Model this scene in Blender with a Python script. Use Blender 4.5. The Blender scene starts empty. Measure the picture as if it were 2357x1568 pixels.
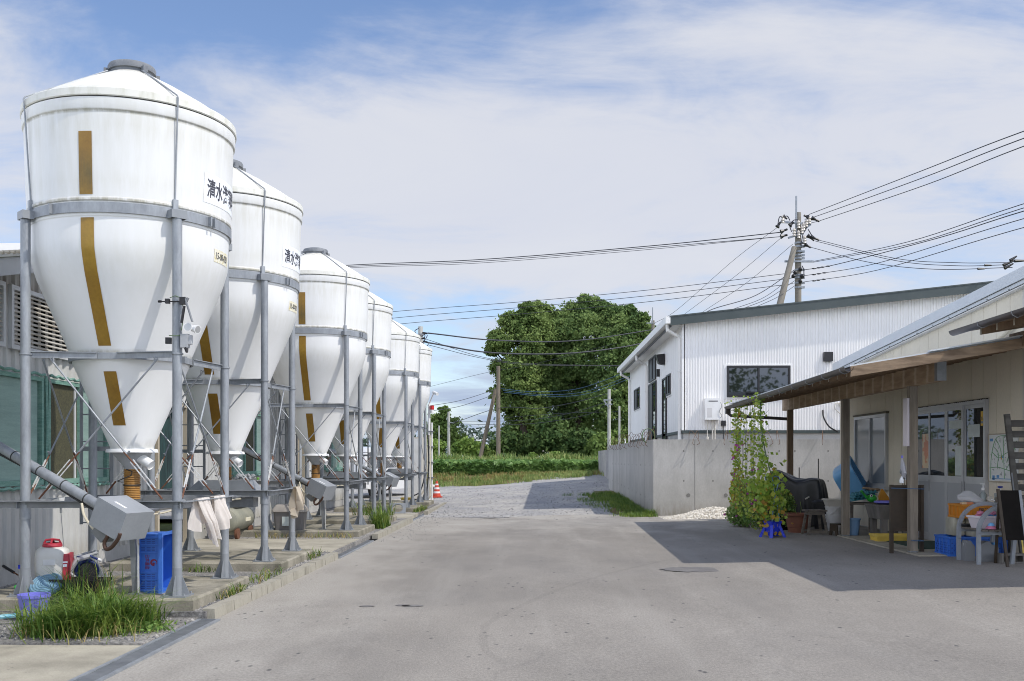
import bpy, math, random
import numpy as np
from mathutils import Vector, Matrix
random.seed(7); rng = np.random.default_rng(11)
SC = bpy.context.scene; COL = SC.collection
# ---------------- camera ----------------
F, CX, HY, YAW, H = 2291.0, 1178.5, 1058.0, 0.0205, 1.5
cam = bpy.data.objects.new("camera", bpy.data.cameras.new("camera")); COL.objects.link(cam)
cam.data.sensor_width = 36; cam.data.lens = 35; cam.data.shift_y = (HY-784)/2357
cam.data.clip_start = .05; cam.data.clip_end = 3000
cam.location = (0, 0, H); cam.rotation_euler = (math.pi/2, 0, YAW); SC.camera = cam
# ---------------- light ----------------
SUN = Vector((.73, -.36, 1.0)).normalized()
W = bpy.data.worlds.new("World"); SC.world = W; W.use_nodes = True
SC.view_settings.view_transform = 'Standard'; SC.view_settings.look = 'None'; SC.view_settings.gamma = 1
SC.view_settings.exposure = 0.13
SC.cycles.max_bounces = 14; SC.cycles.diffuse_bounces = 8; SC.cycles.filter_width = 1.0
sl = bpy.data.lights.new("sun", 'SUN'); sl.energy = 3.0; sl.angle = math.radians(.53); sl.color = (1, .95, .87)
so = bpy.data.objects.new("sun", sl); COL.objects.link(so); so.rotation_euler = SUN.to_track_quat('Z', 'Y').to_euler()
def world():
    nt = W.node_tree; n = nt.nodes; n.clear(); L = nt.links.new
    def N(t, **k):
        x = n.new(t)
        for a, b in k.items(): setattr(x, a, b)
        return x
    def math_(op, a, b=None, clamp=False):
        m = N('ShaderNodeMath', operation=op, use_clamp=clamp)
        for i, v in enumerate((a, b)):
            if v is None: continue
            if isinstance(v, (int, float)): m.inputs[i].default_value = v
            else: L(v, m.inputs[i])
        return m.outputs[0]
    sky = N('ShaderNodeTexSky', sky_type='NISHITA', sun_disc=False, sun_elevation=math.asin(SUN.z),
            sun_rotation=math.atan2(SUN.x, SUN.y), altitude=0, air_density=1.0, dust_density=.15, ozone_density=2.0)
    bg = N('ShaderNodeBackground'); bg.inputs[1].default_value = .15
    tint = N('ShaderNodeMix', data_type='RGBA', blend_type='MULTIPLY'); tint.inputs[0].default_value = 1
    tint.inputs[7].default_value = (1.0, .98, 1.04, 1); L(sky.outputs[0], tint.inputs[6]); L(tint.outputs[2], bg.inputs[0])
    tc = N('ShaderNodeTexCoord'); sp = N('ShaderNodeSeparateXYZ'); L(tc.outputs['Generated'], sp.inputs[0])
    zz = math_('ADD', math_('MAXIMUM', sp.outputs[2], 0), .16)
    u = math_('DIVIDE', sp.outputs[0], zz); v = math_('DIVIDE', sp.outputs[1], zz)
    cb = N('ShaderNodeCombineXYZ'); L(u, cb.inputs[0]); L(v, cb.inputs[1])
    def noise(scale, detail, rough, dist, loc, rot, s):
        mp = N('ShaderNodeMapping'); mp.inputs[1].default_value = loc; mp.inputs[2].default_value = (0, 0, rot); mp.inputs[3].default_value = s
        L(cb.outputs[0], mp.inputs[0])
        t = N('ShaderNodeTexNoise'); t.inputs['Scale'].default_value = scale; t.inputs['Detail'].default_value = detail
        t.inputs['Roughness'].default_value = rough; t.inputs['Distortion'].default_value = dist; L(mp.outputs[0], t.inputs[0])
        return t.outputs[0]
    big = noise(.55, 4, .55, .4, (3.1, 1.7, 0), .3, (1, 1, 1))
    wis = noise(1.5, 9, .6, .9, (7.7, 2.2, 0), -.5, (.75, 1.15, 1))
    fine = noise(5, 8, .62, .6, (1.2, 5.2, 0), -.4, (.8, 1.1, 1))
    den = math_('ADD', math_('ADD', math_('MULTIPLY', big, 1.3), math_('MULTIPLY', wis, .95)), math_('MULTIPLY', fine, .34))
    # more cover at middle heights, open patches overhead and just above the horizon
    h = sp.outputs[2]
    band = N('ShaderNodeValToRGB'); e = band.color_ramp.elements
    e[0].position = 0; e[0].color = (.62, .62, .62, 1); e[1].position = .62; e[1].color = (.34, .34, .34, 1)
    for p_, c_ in ((.05, .56), (.10, .44), (.15, .46), (.21, .60), (.29, .66), (.35, .50), (.42, .36)):
        k = e.new(p_); k.color = (c_, c_, c_, 1)
    L(h, band.inputs[0])
    den = math_('ADD', den, band.outputs[0])
    mr = N('ShaderNodeMapRange'); mr.interpolation_type = 'SMOOTHSTEP'
    mr.inputs[1].default_value = 1.50; mr.inputs[2].default_value = 1.95; L(den, mr.inputs[0])
    dens = math_('MULTIPLY', mr.outputs[0], .93)
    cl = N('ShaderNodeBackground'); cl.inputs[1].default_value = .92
    cr = N('ShaderNodeMix', data_type='RGBA'); L(wis, cr.inputs[0]); cr.inputs[6].default_value = (.80, .835, .965, 1); cr.inputs[7].default_value = (.95, .96, 1.0, 1)
    hz = N('ShaderNodeMapRange'); hz.interpolation_type = 'SMOOTHSTEP'; hz.inputs[1].default_value = .03; hz.inputs[2].default_value = .17; L(h, hz.inputs[0])
    c3 = N('ShaderNodeMix', data_type='RGBA'); L(hz.outputs[0], c3.inputs[0]); c3.inputs[6].default_value = (.46, .58, .83, 1); L(cr.outputs[2], c3.inputs[7]); L(c3.outputs[2], cl.inputs[0])
    bk = N('ShaderNodeMapRange'); bk.interpolation_type = 'SMOOTHSTEP'; bk.inputs[1].default_value = .78; bk.inputs[2].default_value = .25; bk.inputs[3].default_value = .76; bk.inputs[4].default_value = 2.35; L(sp.outputs[1], bk.inputs[0]); L(bk.outputs[0], cl.inputs[1])  # clouds behind and beside the view brightened, added fill light for the shade
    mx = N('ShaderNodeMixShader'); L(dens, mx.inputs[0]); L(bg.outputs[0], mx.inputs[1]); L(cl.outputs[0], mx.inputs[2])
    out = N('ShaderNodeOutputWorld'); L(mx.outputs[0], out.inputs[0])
world()
# ---------------- photo-to-place helpers (2357 px wide measurements) ----------------
ca, sa = math.cos(YAW), math.sin(YAW)
def ray(px, py):
    x, z = (px-CX)/F, (HY-py)/F
    return Vector((x*ca-sa, x*sa+ca, z))
def at(px, py, D): return Vector((0, 0, H)) + ray(px, py)*D
def onX(px, py, X): r = ray(px, py); return at(px, py, X/r.x)
def onY(px, py, Y): r = ray(px, py); return at(px, py, Y/r.y)
def onZ(px, py, z): r = ray(px, py); return at(px, py, (z-H)/r.z)
def sm(a, b, x): t = min(1, max(0, (x-a)/(b-a))); return t*t*(3-2*t)
def g(X, Y):
    z = .015*max(0, min(X, 7)) * (1-sm(27, 40, Y))
    if Y > 26:
        s = min(Y, 46)-26
        z += .012*s + (.026*s)*sm(-4, 4, X)
        if Y > 46:
            lo = .24+.52*sm(-4, 4, X); z = lo + (.82-lo)*sm(46, 51, Y)
    return z
def G(px, py):
    z = 0.0
    for _ in range(30):
        p = onZ(px, py, z); z = .5*z+.5*g(p.x, p.y)
    return p
# ---------------- mesh builder ----------------
class MB:
    def __init__(s): s.v = []; s.f = []
    def add(s, vs, fs):
        o = len(s.v); s.v += [tuple(v) for v in vs]; s.f += [tuple(o+i for i in f) for f in fs]; return s
    def bb(s, x0, x1, y0, y1, z0, z1):
        return s.add([(x, y, z) for z in (z0, z1) for x, y in ((x0, y0), (x1, y0), (x1, y1), (x0, y1))],
                     [(3, 2, 1, 0), (4, 5, 6, 7), (0, 1, 5, 4), (1, 2, 6, 5), (2, 3, 7, 6), (3, 0, 4, 7)])
    def box(s, c, d, R=None):
        m = MB().bb(-d[0]/2, d[0]/2, -d[1]/2, d[1]/2, -d[2]/2, d[2]/2)
        return s.join(m, c, R)
    def join(s, m, c=(0, 0, 0), R=None):
        c = Vector(c)
        if R is None: vs = [Vector(v)+c for v in m.v]
        else:
            if not isinstance(R, Matrix): R = Matrix.Rotation(R, 3, 'Z')
            vs = [R @ Vector(v)+c for v in m.v]
        return s.add(vs, m.f)
    def frame(s, p, q, up=(0, 0, 1)):
        p, q = Vector(p), Vector(q); d = (q-p).normalized(); u = Vector(up)
        if abs(d.dot(u)) > .98: u = Vector((0, 1, 0))
        a = d.cross(u).normalized(); return p, q, a, a.cross(d)
    def beam(s, p, q, w, h, up=(0, 0, 1)):
        p, q, a, b = s.frame(p, q, up)
        vs = [e+a*(i*w/2)+b*(j*h/2) for e in (p, q) for i, j in ((-1, -1), (1, -1), (1, 1), (-1, 1))]
        return s.add(vs, [(0, 1, 2, 3), (7, 6, 5, 4), (4, 5, 1, 0), (5, 6, 2, 1), (6, 7, 3, 2), (7, 4, 0, 3)])
    def tube(s, p, q, r, n=10, r2=None, caps=True):
        p, q, a, b = s.frame(p, q); r2 = r if r2 is None else r2; vs = []
        for e, rr in ((p, r), (q, r2)):
            for i in range(n):
                t = 2*math.pi*i/n; vs.append(e+a*(rr*math.cos(t))+b*(rr*math.sin(t)))
        fs = [(i, (i+1) % n, n+(i+1) % n, n+i) for i in range(n)]
        if caps: fs += [tuple(range(n))[::-1], tuple(range(n, 2*n))]
        return s.add(vs, fs)
    def path(s, pts, r, n=6, closed=False):
        P = [Vector(p) for p in pts]; m = len(P); vs = []; u = None
        for i, p in enumerate(P):
            d = (P[(i+1) % m]-P[i-1]) if (closed or 0 < i < m-1) else (P[1]-P[0] if i == 0 else P[-1]-P[-2])
            d = d.normalized() if d.length > 1e-9 else Vector((0, 0, 1))
            if u is None: u = d.cross(Vector((.13, .21, 1))).normalized()
            u = (u-d*u.dot(d)).normalized(); w = d.cross(u)
            rr = r[i] if isinstance(r, (list, tuple)) else r
            vs += [p+u*(rr*math.cos(2*math.pi*k/n))+w*(rr*math.sin(2*math.pi*k/n)) for k in range(n)]
        fs = [(i*n+k, i*n+(k+1) % n, ((i+1) % m)*n+(k+1) % n, ((i+1) % m)*n+k) for i in range(m if closed else m-1) for k in range(n)]
        if not closed: fs += [tuple(range(n))[::-1], tuple(range((m-1)*n, m*n))]
        return s.add(vs, fs)
    def lathe(s, prof, n=24, c=(0, 0, 0), R=None, a0=0, a1=2*math.pi, sx=1, sy=1):
        full = abs(a1-a0-2*math.pi) < 1e-6; k = n if full else n+1; m = len(prof); vs = []
        for i in range(k):
            t = a0+(a1-a0)*i/n
            vs += [(r*math.cos(t)*sx, r*math.sin(t)*sy, z) for r, z in prof]
        fs = []
        for i in range(n):
            j = (i+1) % k
            for q in range(m-1):
                fs.append((i*m+q, j*m+q, j*m+q+1, i*m+q+1))
        t = MB(); t.add(vs, fs); return s.join(t, c, R)
    def prism(s, poly, ax, a, b):
        n = len(poly)
        def P(u, v, w): return {'x': (w, u, v), 'y': (u, w, v), 'z': (u, v, w)}[ax]
        vs = [P(u, v, a) for u, v in poly]+[P(u, v, b) for u, v in poly]
        return s.add(vs, [tuple(range(n))[::-1], tuple(range(n, 2*n))]+[(i, (i+1) % n, n+(i+1) % n, n+i) for i in range(n)])
    def ball(s, c, r, n=14, sc=(1, 1, 1)):
        k = n//2; vs = []; fs = []
        for i in range(k+1):
            t = math.pi*i/k
            for j in range(n):
                q = 2*math.pi*j/n; vs.append((c[0]+r*sc[0]*math.sin(t)*math.cos(q), c[1]+r*sc[1]*math.sin(t)*math.sin(q), c[2]+r*sc[2]*math.cos(t)))
        for i in range(k):
            for j in range(n): fs.append((i*n+j, (i+1)*n+j, (i+1)*n+(j+1) % n, i*n+(j+1) % n))
        return s.add(vs, fs)
    def grid(s, fn, nu, nv):
        vs = [fn(i/nu, j/nv) for i in range(nu+1) for j in range(nv+1)]; w = nv+1
        return s.add(vs, [(i*w+j, (i+1)*w+j, (i+1)*w+j+1, i*w+j+1) for i in range(nu) for j in range(nv)])
    def tub(s, L, Wd, h, t=.012, taper=.9, rim=.015, z0=0, fl=.01):
        """open rectangular tray, wider at the top, with a rolled rim"""
        def ring(l, w, z): return [(-l/2, -w/2, z), (l/2, -w/2, z), (l/2, w/2, z), (-l/2, w/2, z)]
        r = [ring(L*taper, Wd*taper, z0), ring(L, Wd, z0+h-.03), ring(L+2*rim, Wd+2*rim, z0+h-.028), ring(L+2*rim, Wd+2*rim, z0+h), ring(L-2*t, Wd-2*t, z0+h), ring(L*taper-2*t, Wd*taper-2*t, z0+fl)]
        vs = [p for q in r for p in q]; fs = [(3, 2, 1, 0), (20, 21, 22, 23)]
        for k in range(5):
            for i in range(4): fs.append((k*4+i, k*4+(i+1) % 4, k*4+4+(i+1) % 4, k*4+4+i))
        return s.add(vs, fs)
    def obj(s, name, m, parent=None, loc=None, ang=35, smooth=True):
        L = Vector((0, 0, 0)) if loc is None else Vector(loc)
        if parent is not None: L = Vector(LOC.get(parent.name, (0, 0, 0)))
        me = bpy.data.meshes.new(name); me.from_pydata([(v[0]-L.x, v[1]-L.y, v[2]-L.z) for v in s.v], [], s.f)
        me.validate(); me.update()
        import bmesh
        bm = bmesh.new(); bm.from_mesh(me); bmesh.ops.recalc_face_normals(bm, faces=bm.faces); bm.to_mesh(me); bm.free()
        if smooth:
            me.polygons.foreach_set('use_smooth', [True]*len(me.polygons)); me.set_sharp_from_angle(angle=math.radians(ang))
        me.materials.append(mt(m)); o = bpy.data.objects.new(name, me); COL.objects.link(o)
        if parent is not None: o.parent = parent; LOC[o.name] = L
        else: o.location = L; LOC[o.name] = L
        return o
LOC = {}
def tag(o, label, cat, group=None):
    o['label'] = label; o['category'] = cat
    if group: o['group'] = group
    return o
def thing(name, label, cat, loc=(0, 0, 0), rot=0, group=None, local=False):
    o = bpy.data.objects.new(name, None); COL.objects.link(o); o.location = loc; o.rotation_euler = (0, 0, rot); o.empty_display_size = .1
    LOC[o.name] = Vector((0, 0, 0)) if (local or rot) else Vector(loc)   # children of a turned thing are built round its own origin
    return tag(o, label, cat, group)
def kind(o, k): o['kind'] = k; return o
def kids(o): return [c for c in bpy.data.objects if c.parent is o]
def dup(o, loc, label=None, rot=None, skip=()):
    ch = {}
    for c in bpy.data.objects:
        if c.parent: ch.setdefault(c.parent.name, []).append(c)
    def rec(a, par):
        c = a.copy(); COL.objects.link(c)
        if par: c.parent = par
        for k in ch.get(a.name, ()):
            if k.name.split('.')[0] not in skip: rec(k, c)
        return c
    r = rec(o, None); r.location = loc
    if rot is not None: r.rotation_euler = (0, 0, rot)
    if label: r['label'] = label
    LOC[r.name] = Vector(loc)
    return r
# ---------------- materials ----------------
MATS = {}; DEF = {}
def mt(name):
    if not isinstance(name, str): return name
    if name not in MATS: MATS[name] = make(name, **DEF[name])
    return MATS[name]
def make(name, c, c2=None, rough=.6, metal=0, sc=3, lo=.38, hi=.66, bump=0, bsc=80, st=(1, 1, 1), spec=.5, grain=0, gsc=300, specks=0, ssc=60,
         transl=0, alpha=1, island=0, trans=0, bands=None, coat=0, zdirt=None, ydust=None, cracks=0, emit=0, isl=False):
    m = bpy.data.materials.new(name); m.use_nodes = True; nt = m.node_tree; n = nt.nodes; L = nt.links.new; b = n['Principled BSDF']
    b.inputs['Roughness'].default_value = rough; b.inputs['Metallic'].default_value = metal; b.inputs['Specular IOR Level'].default_value = spec
    col = tuple(c)+(1,)
    b.inputs['Base Color'].default_value = col
    tc = n.new('ShaderNodeTexCoord'); mp = n.new('ShaderNodeMapping'); mp.inputs[3].default_value = st
    oi = n.new('ShaderNodeObjectInfo'); ml = n.new('ShaderNodeVectorMath'); ml.operation = 'SCALE'; ml.inputs[0].default_value = (13, 7, 5); L(oi.outputs['Random'], ml.inputs[3])
    ad = n.new('ShaderNodeVectorMath'); ad.operation = 'ADD'; L(tc.outputs['Object'], ad.inputs[0]); L(ml.outputs[0], ad.inputs[1]); L(ad.outputs[0], mp.inputs[0])
    cur = None
    def noise(s, d=5, vec=mp, rg=.6):
        t = n.new('ShaderNodeTexNoise'); t.inputs['Scale'].default_value = s; t.inputs['Detail'].default_value = d; t.inputs['Roughness'].default_value = rg; L(vec.outputs[0], t.inputs[0]); return t.outputs[0]
    def rng_(v, a, b_, x=0, y=1):
        r = n.new('ShaderNodeMapRange'); r.inputs[1].default_value = a; r.inputs[2].default_value = b_; r.inputs[3].default_value = x; r.inputs[4].default_value = y; L(v, r.inputs[0]); return r.outputs[0]
    def mix(f, a, b_, bt='MIX'):
        x = n.new('ShaderNodeMix'); x.data_type = 'RGBA'; x.blend_type = bt
        if isinstance(f, (int, float)): x.inputs[0].default_value = f
        else: L(f, x.inputs[0])
        for i, q in ((6, a), (7, b_)):
            if isinstance(q, tuple): x.inputs[i].default_value = q
            else: L(q, x.inputs[i])
        return x.outputs[2]
    cur = col
    if c2 is not None:
        if island:
            ge = n.new('ShaderNodeNewGeometry'); f = n.new('ShaderNodeMath'); f.operation = 'ADD'
            L(rng_(ge.outputs['Random Per Island'], 0, 1, -island/2, island/2), f.inputs[0]); L(rng_(noise(sc, 3), lo, hi), f.inputs[1]); f.use_clamp = True
            cur = mix(f.outputs[0], col, tuple(c2)+(1,))
        else: cur = mix(rng_(noise(sc), lo, hi), col, tuple(c2)+(1,))
    if bands:   # regular stain bands along one axis: (axis, pitch, colour, amount)
        sp = n.new('ShaderNodeSeparateXYZ'); L(tc.outputs['Object'], sp.inputs[0])
        w = n.new('ShaderNodeMath'); w.operation = 'PINGPONG'; w.inputs[1].default_value = bands[1]/2; 
        j = n.new('ShaderNodeMath'); j.operation = 'ADD'; L(sp.outputs[bands[0]], j.inputs[0]); L(rng_(noise(5), 0, 1, -.06, .06), j.inputs[1]); L(j.outputs[0], w.inputs[0])
        cur = mix(rng_(w.outputs[0], bands[1]*.36, bands[1]*.48, 0, bands[3]), cur, tuple(bands[2])+(1,))
    if zdirt:   # dirt that gathers in height bands: list of (z, half width, colour, amount)
        sp = n.new('ShaderNodeSeparateXYZ'); L(tc.outputs['Object'], sp.inputs[0])
        m2 = n.new('ShaderNodeMapping'); m2.inputs[3].default_value = (7, 7, .9); L(ad.outputs[0], m2.inputs[0])
        ns = noise(2.2, 6, m2, .65)
        for z, hw, cc, am in zdirt:
            d = n.new('ShaderNodeMath'); d.operation = 'SUBTRACT'; L(sp.outputs[2], d.inputs[0]); d.inputs[1].default_value = z
            a_ = n.new('ShaderNodeMath'); a_.operation = 'ABSOLUTE'; L(d.outputs[0], a_.inputs[0])
            k = n.new('ShaderNodeMath'); k.operation = 'MULTIPLY'; L(rng_(a_.outputs[0], 0, hw, am, 0), k.inputs[0]); L(rng_(ns, .25, .6), k.inputs[1])
            cur = mix(k.outputs[0], cur, tuple(cc)+(1,))
    if ydust:
        sp = n.new('ShaderNodeSeparateXYZ'); L(tc.outputs['Object'], sp.inputs[0]); q0 = n.new('ShaderNodeMath'); q0.operation = 'ADD'; L(sp.outputs[1], q0.inputs[0]); L(rng_(noise(1.1, 6), .3, .7, -3.5, 3.5), q0.inputs[1])
        cur = mix(rng_(q0.outputs[0], ydust[0], ydust[1], 0, .8), cur, tuple(ydust[2])+(1,))
    if cracks:
        wv = n.new('ShaderNodeVectorMath'); wv.operation = 'ADD'; nz = n.new('ShaderNodeTexNoise'); nz.inputs['Scale'].default_value = 1.4; nz.inputs['Detail'].default_value = 5; L(mp.outputs[0], nz.inputs[0]); L(mp.outputs[0], wv.inputs[0]); L(nz.outputs[1], wv.inputs[1])
        vc = n.new('ShaderNodeTexVoronoi'); vc.feature = 'DISTANCE_TO_EDGE'; vc.inputs['Scale'].default_value = .27; L(wv.outputs[0], vc.inputs[0])
        kc = n.new('ShaderNodeMath'); kc.operation = 'MULTIPLY'; L(rng_(vc.outputs['Distance'], .0015, .006, cracks, 0), kc.inputs[0]); L(rng_(noise(.5, 2), .48, .6), kc.inputs[1]); cur = mix(kc.outputs[0], cur, (.09, .085, .08, 1))
        st_ = rng_(noise(.33, 7, rg=.68), .48, .7, 0, .55); cur = mix(st_, cur, (.18, .17, .158, 1))
        sx = n.new('ShaderNodeSeparateXYZ'); L(tc.outputs['Object'], sx.inputs[0]); qx = n.new('ShaderNodeMath'); qx.operation = 'ADD'; L(sx.outputs[0], qx.inputs[0]); L(rng_(noise(1.7, 6), .3, .7, -.7, .7), qx.inputs[1]); cur = mix(rng_(qx.outputs[0], -2.9, -1.3, .6, 0), cur, (.41, .383, .338, 1))
        m3 = n.new('ShaderNodeMapping'); m3.inputs[3].default_value = (1.6, .12, 1); m3.inputs[2].default_value = (0, 0, .05); L(tc.outputs['Object'], m3.inputs[0]); cur = mix(rng_(noise(1.3, 4, m3), .5, .75, 0, .35), cur, (.38, .355, .315, 1))
    if grain:
        x = noise(gsc, 3); cur = mix(1.0, cur, mix(rng_(x, .3, .7), (1-grain,)*3+(1,), (1+grain,)*3+(1,)), 'MULTIPLY')
    if specks:
        v = n.new('ShaderNodeTexVoronoi'); v.inputs['Scale'].default_value = ssc; L(mp.outputs[0], v.inputs[0])
        q = noise(ssc*.23, 2)
        k = n.new('ShaderNodeMath'); k.operation = 'MULTIPLY'; L(rng_(v.outputs['Distance'], .10, .2, 1, 0), k.inputs[0]); L(rng_(q, .55, .62), k.inputs[1])
        k2 = n.new('ShaderNodeMath'); k2.operation = 'MULTIPLY'; k2.inputs[1].default_value = specks; L(k.outputs[0], k2.inputs[0])
        cur = mix(k2.outputs[0], cur, (.05, .05, .055, 1))
    if not isinstance(cur, tuple): L(cur, b.inputs['Base Color'])
    if bump:
        bp = n.new('ShaderNodeBump'); bp.inputs['Strength'].default_value = bump; bp.inputs['Distance'].default_value = .01; L(noise(bsc, 4), bp.inputs['Height']); L(bp.outputs[0], b.inputs['Normal'])
    if coat: b.inputs['Coat Weight'].default_value = coat
    if trans: b.inputs['Transmission Weight'].default_value = trans
    if emit: b.inputs['Emission Color'].default_value = col; b.inputs['Emission Strength'].default_value = emit
    if alpha < 1: b.inputs['Alpha'].default_value = alpha
    if transl:
        t = n.new('ShaderNodeBsdfTranslucent'); ms = n.new('ShaderNodeMixShader'); ms.inputs[0].default_value = transl
        if isinstance(cur, tuple): t.inputs[0].default_value = cur
        else: L(cur, t.inputs[0])
        L(b.outputs[0], ms.inputs[1]); L(t.outputs[0], ms.inputs[2]); L(ms.outputs[0], n['Material Output'].inputs[0])
    return m
D = DEF
D['asphalt'] = dict(cracks=.14, ydust=(19.5, 26.5, (.42, .392, .345)), c=(.222, .203, .178), c2=(.315, .288, .252), sc=.55, lo=.3, hi=.7, rough=.92, grain=.16, gsc=55, specks=.75, ssc=9, bump=.5, bsc=120, spec=.2, st=(1, .55, 1))
D['asphalt_dark'] = dict(c=(.165, .155, .15), c2=(.2, .19, .18), rough=.9, grain=.15, gsc=55, bump=.4, bsc=120, spec=.2)
D['gravel'] = dict(c=(.27, .27, .275), c2=(.44, .415, .375), sc=.7, lo=.3, hi=.68, rough=.95, grain=.42, gsc=16, specks=.6, ssc=7, bump=1, bsc=26, spec=.2)
D['gravel_dark'] = dict(c=(.17, .165, .16), c2=(.34, .32, .29), sc=1.6, rough=.95, grain=.5, gsc=30, specks=.7, ssc=22, bump=1, bsc=40, spec=.2)
D['stones'] = dict(c=(.13, .13, .135), c2=(.38, .36, .33), sc=9, island=1.2, rough=.9, spec=.2)
D['stones_pale'] = dict(c=(.5, .45, .37), c2=(.78, .74, .66), sc=9, island=1.2, rough=.9, spec=.2)
D['slab'] = dict(c=(.43, .395, .315), c2=(.24, .22, .175), sc=1.6, lo=.38, hi=.74, rough=.9, grain=.1, gsc=90, specks=.4, ssc=14, bump=.25, bsc=90, spec=.2)
D['pad'] = dict(c=(.36, .33, .265), c2=(.15, .14, .105), sc=2.2, lo=.35, hi=.65, rough=.9, grain=.14, gsc=70, bump=.3, bsc=70, spec=.2, st=(1, 1, .6))
D['kerb'] = dict(c=(.36, .335, .275), c2=(.2, .185, .145), sc=5, lo=.5, hi=.85, rough=.9, grain=.12, gsc=90, bump=.3, bsc=70, spec=.2, st=(1, 1, .3))
D['concrete'] = dict(c=(.36, .355, .335), c2=(.52, .51, .485), sc=1.6, lo=.3, hi=.7, rough=.85, grain=.06, gsc=40, bump=.12, bsc=60, spec=.25, st=(1, 1, .5))
D['concrete_wall'] = dict(c=(.37, .36, .335), c2=(.50, .485, .455), sc=1.6, lo=.3, hi=.7, rough=.85, grain=.06, gsc=40, bump=.12, bsc=60, spec=.25, st=(1, 1, .5), zdirt=[(2.02, .35, (.26, .25, .225), .55), (1.3, .5, (.56, .55, .53), .45), (.05, .4, (.22, .195, .15), .8)])
D['concrete_dark'] = dict(c=(.2, .195, .18), rough=.9)
D['earth'] = dict(c=(.20, .135, .075), c2=(.13, .15, .05), sc=1.2, rough=.95, grain=.3, gsc=20, bump=.8, bsc=20, spec=.1)
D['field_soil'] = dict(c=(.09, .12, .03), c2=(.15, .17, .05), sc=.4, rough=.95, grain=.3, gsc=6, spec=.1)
D['frp'] = dict(c=(.80, .80, .79), c2=(.74, .74, .72), sc=1.4, rough=.38, bump=.03, bsc=7, spec=.4, st=(1, 1, .35),
                zdirt=[(4.537, .022, (.24, .22, .15), 1.0), (4.42, .42, (.55, .53, .44), .5), (3.725, .03, (.22, .2, .12), .9), (3.9, .3, (.58, .56, .47), .4), (3.2, .5, (.62, .61, .54), .35), (2.345, .035, (.4, .38, .3), .8), (1.42, .1, (.4, .39, .33), .5)])
D['frp_lid'] = dict(c=(.80, .785, .73), c2=(.70, .68, .6), sc=2, rough=.5, spec=.3, st=(1, 1, .5), zdirt=[(5.24, .12, (.2, .18, .14), .7), (4.77, .05, (.5, .48, .38), .5)])
D['frp_rim'] = dict(c=(.72, .71, .65), c2=(.52, .51, .41), sc=3, lo=.48, hi=.8, rough=.6, spec=.3, st=(3, 3, .8))
D['amber'] = dict(c=(.31, .18, .022), c2=(.23, .12, .015), sc=2.2, lo=.3, hi=.7, rough=.32, grain=.1, gsc=30, zdirt=[(3.95, .28, (.12, .09, .03), .95), (3.3, .35, (.38, .25, .045), .5), (2.0, .2, (.2, .1, .012), .5)], spec=.4)
D['galv'] = dict(c=(.33, .35, .37), c2=(.235, .25, .27), sc=9, lo=.35, hi=.65, rough=.5, metal=.25, st=(1, 1, .35), grain=.07, gsc=60)
D['galv_dark'] = dict(c=(.19, .20, .21), c2=(.26, .27, .28), sc=6, rough=.6, metal=.2)
D['steel_gray'] = dict(c=(.27, .285, .30), c2=(.22, .235, .25), sc=4, rough=.5, metal=.1)
D['box_gray'] = dict(c=(.30, .315, .335), c2=(.26, .275, .29), sc=2, rough=.42, grain=.04, gsc=40)
D['cap_gray'] = dict(c=(.15, .16, .175), c2=(.23, .24, .255), sc=5, rough=.7)
D['rust'] = dict(c=(.17, .075, .04), c2=(.12, .05, .03), sc=20, rough=.9)
D['rust_wire'] = dict(c=(.2, .11, .06), c2=(.13, .08, .05), sc=30, rough=.85)
D['zinc'] = dict(c=(.68, .68, .66), c2=(.35, .2, .12), sc=12, lo=.55, hi=.75, rough=.45, metal=.3)
D['hose_amber'] = dict(c=(.42, .22, .06), c2=(.25, .13, .045), sc=5, rough=.45)
D['hose_dark'] = dict(c=(.03, .03, .028), rough=.6)
D['hopper_gray'] = dict(c=(.40, .41, .42), c2=(.33, .34, .345), sc=5, rough=.5)
D['white'] = dict(c=(.80, .80, .79), c2=(.74, .74, .72), sc=4, rough=.5)
D['sign_white'] = dict(c=(.86, .88, .9), rough=.3)
D['ink'] = dict(c=(.045, .045, .06), rough=.5)
D['ink_red'] = dict(c=(.2, .015, .05), rough=.5)
D['label_yellow'] = dict(c=(.78, .74, .6), c2=(.6, .5, .2), sc=30, lo=.5, hi=.65, rough=.6)
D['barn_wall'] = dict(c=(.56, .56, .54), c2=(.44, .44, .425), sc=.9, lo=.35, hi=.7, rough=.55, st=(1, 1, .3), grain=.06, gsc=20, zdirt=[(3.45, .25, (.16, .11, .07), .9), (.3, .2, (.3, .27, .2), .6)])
D['barn_trim'] = dict(c=(.58, .59, .6), c2=(.5, .51, .52), sc=3, rough=.5)
D['barn_roof'] = dict(c=(.7, .69, .65), c2=(.6, .58, .52), sc=4, rough=.6)
D['louver'] = dict(c=(.52, .50, .46), c2=(.36, .31, .23), sc=9, lo=.45, hi=.7, rough=.6, st=(1, .4, 1))
D['dark'] = dict(c=(.012, .012, .012), rough=.9, spec=.1)
D['net_green'] = dict(c=(.13, .27, .225), c2=(.22, .37, .31), sc=6, rough=.8, st=(1, 1, 6), grain=.25, gsc=70)
D['net_pale'] = dict(c=(.27, .40, .36), c2=(.22, .33, .30), sc=1.5, rough=.35, st=(1, 1, 12), grain=.12, gsc=25)
D['mesh_dark'] = dict(c=(.05, .05, .03), c2=(.10, .095, .05), sc=50, rough=.7)
D['curtain_net'] = dict(c=(.008, .02, .022), c2=(.02, .06, .06), sc=14, rough=.8, st=(1, 1, .12))
D['timber_pale'] = dict(c=(.50, .44, .34), c2=(.38, .33, .25), sc=5, rough=.8, st=(1, 1, .1))
D['mist'] = dict(c=(.85, .86, .85), c2=(.8, .8, .79), sc=8, rough=.4, transl=.3)
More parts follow.
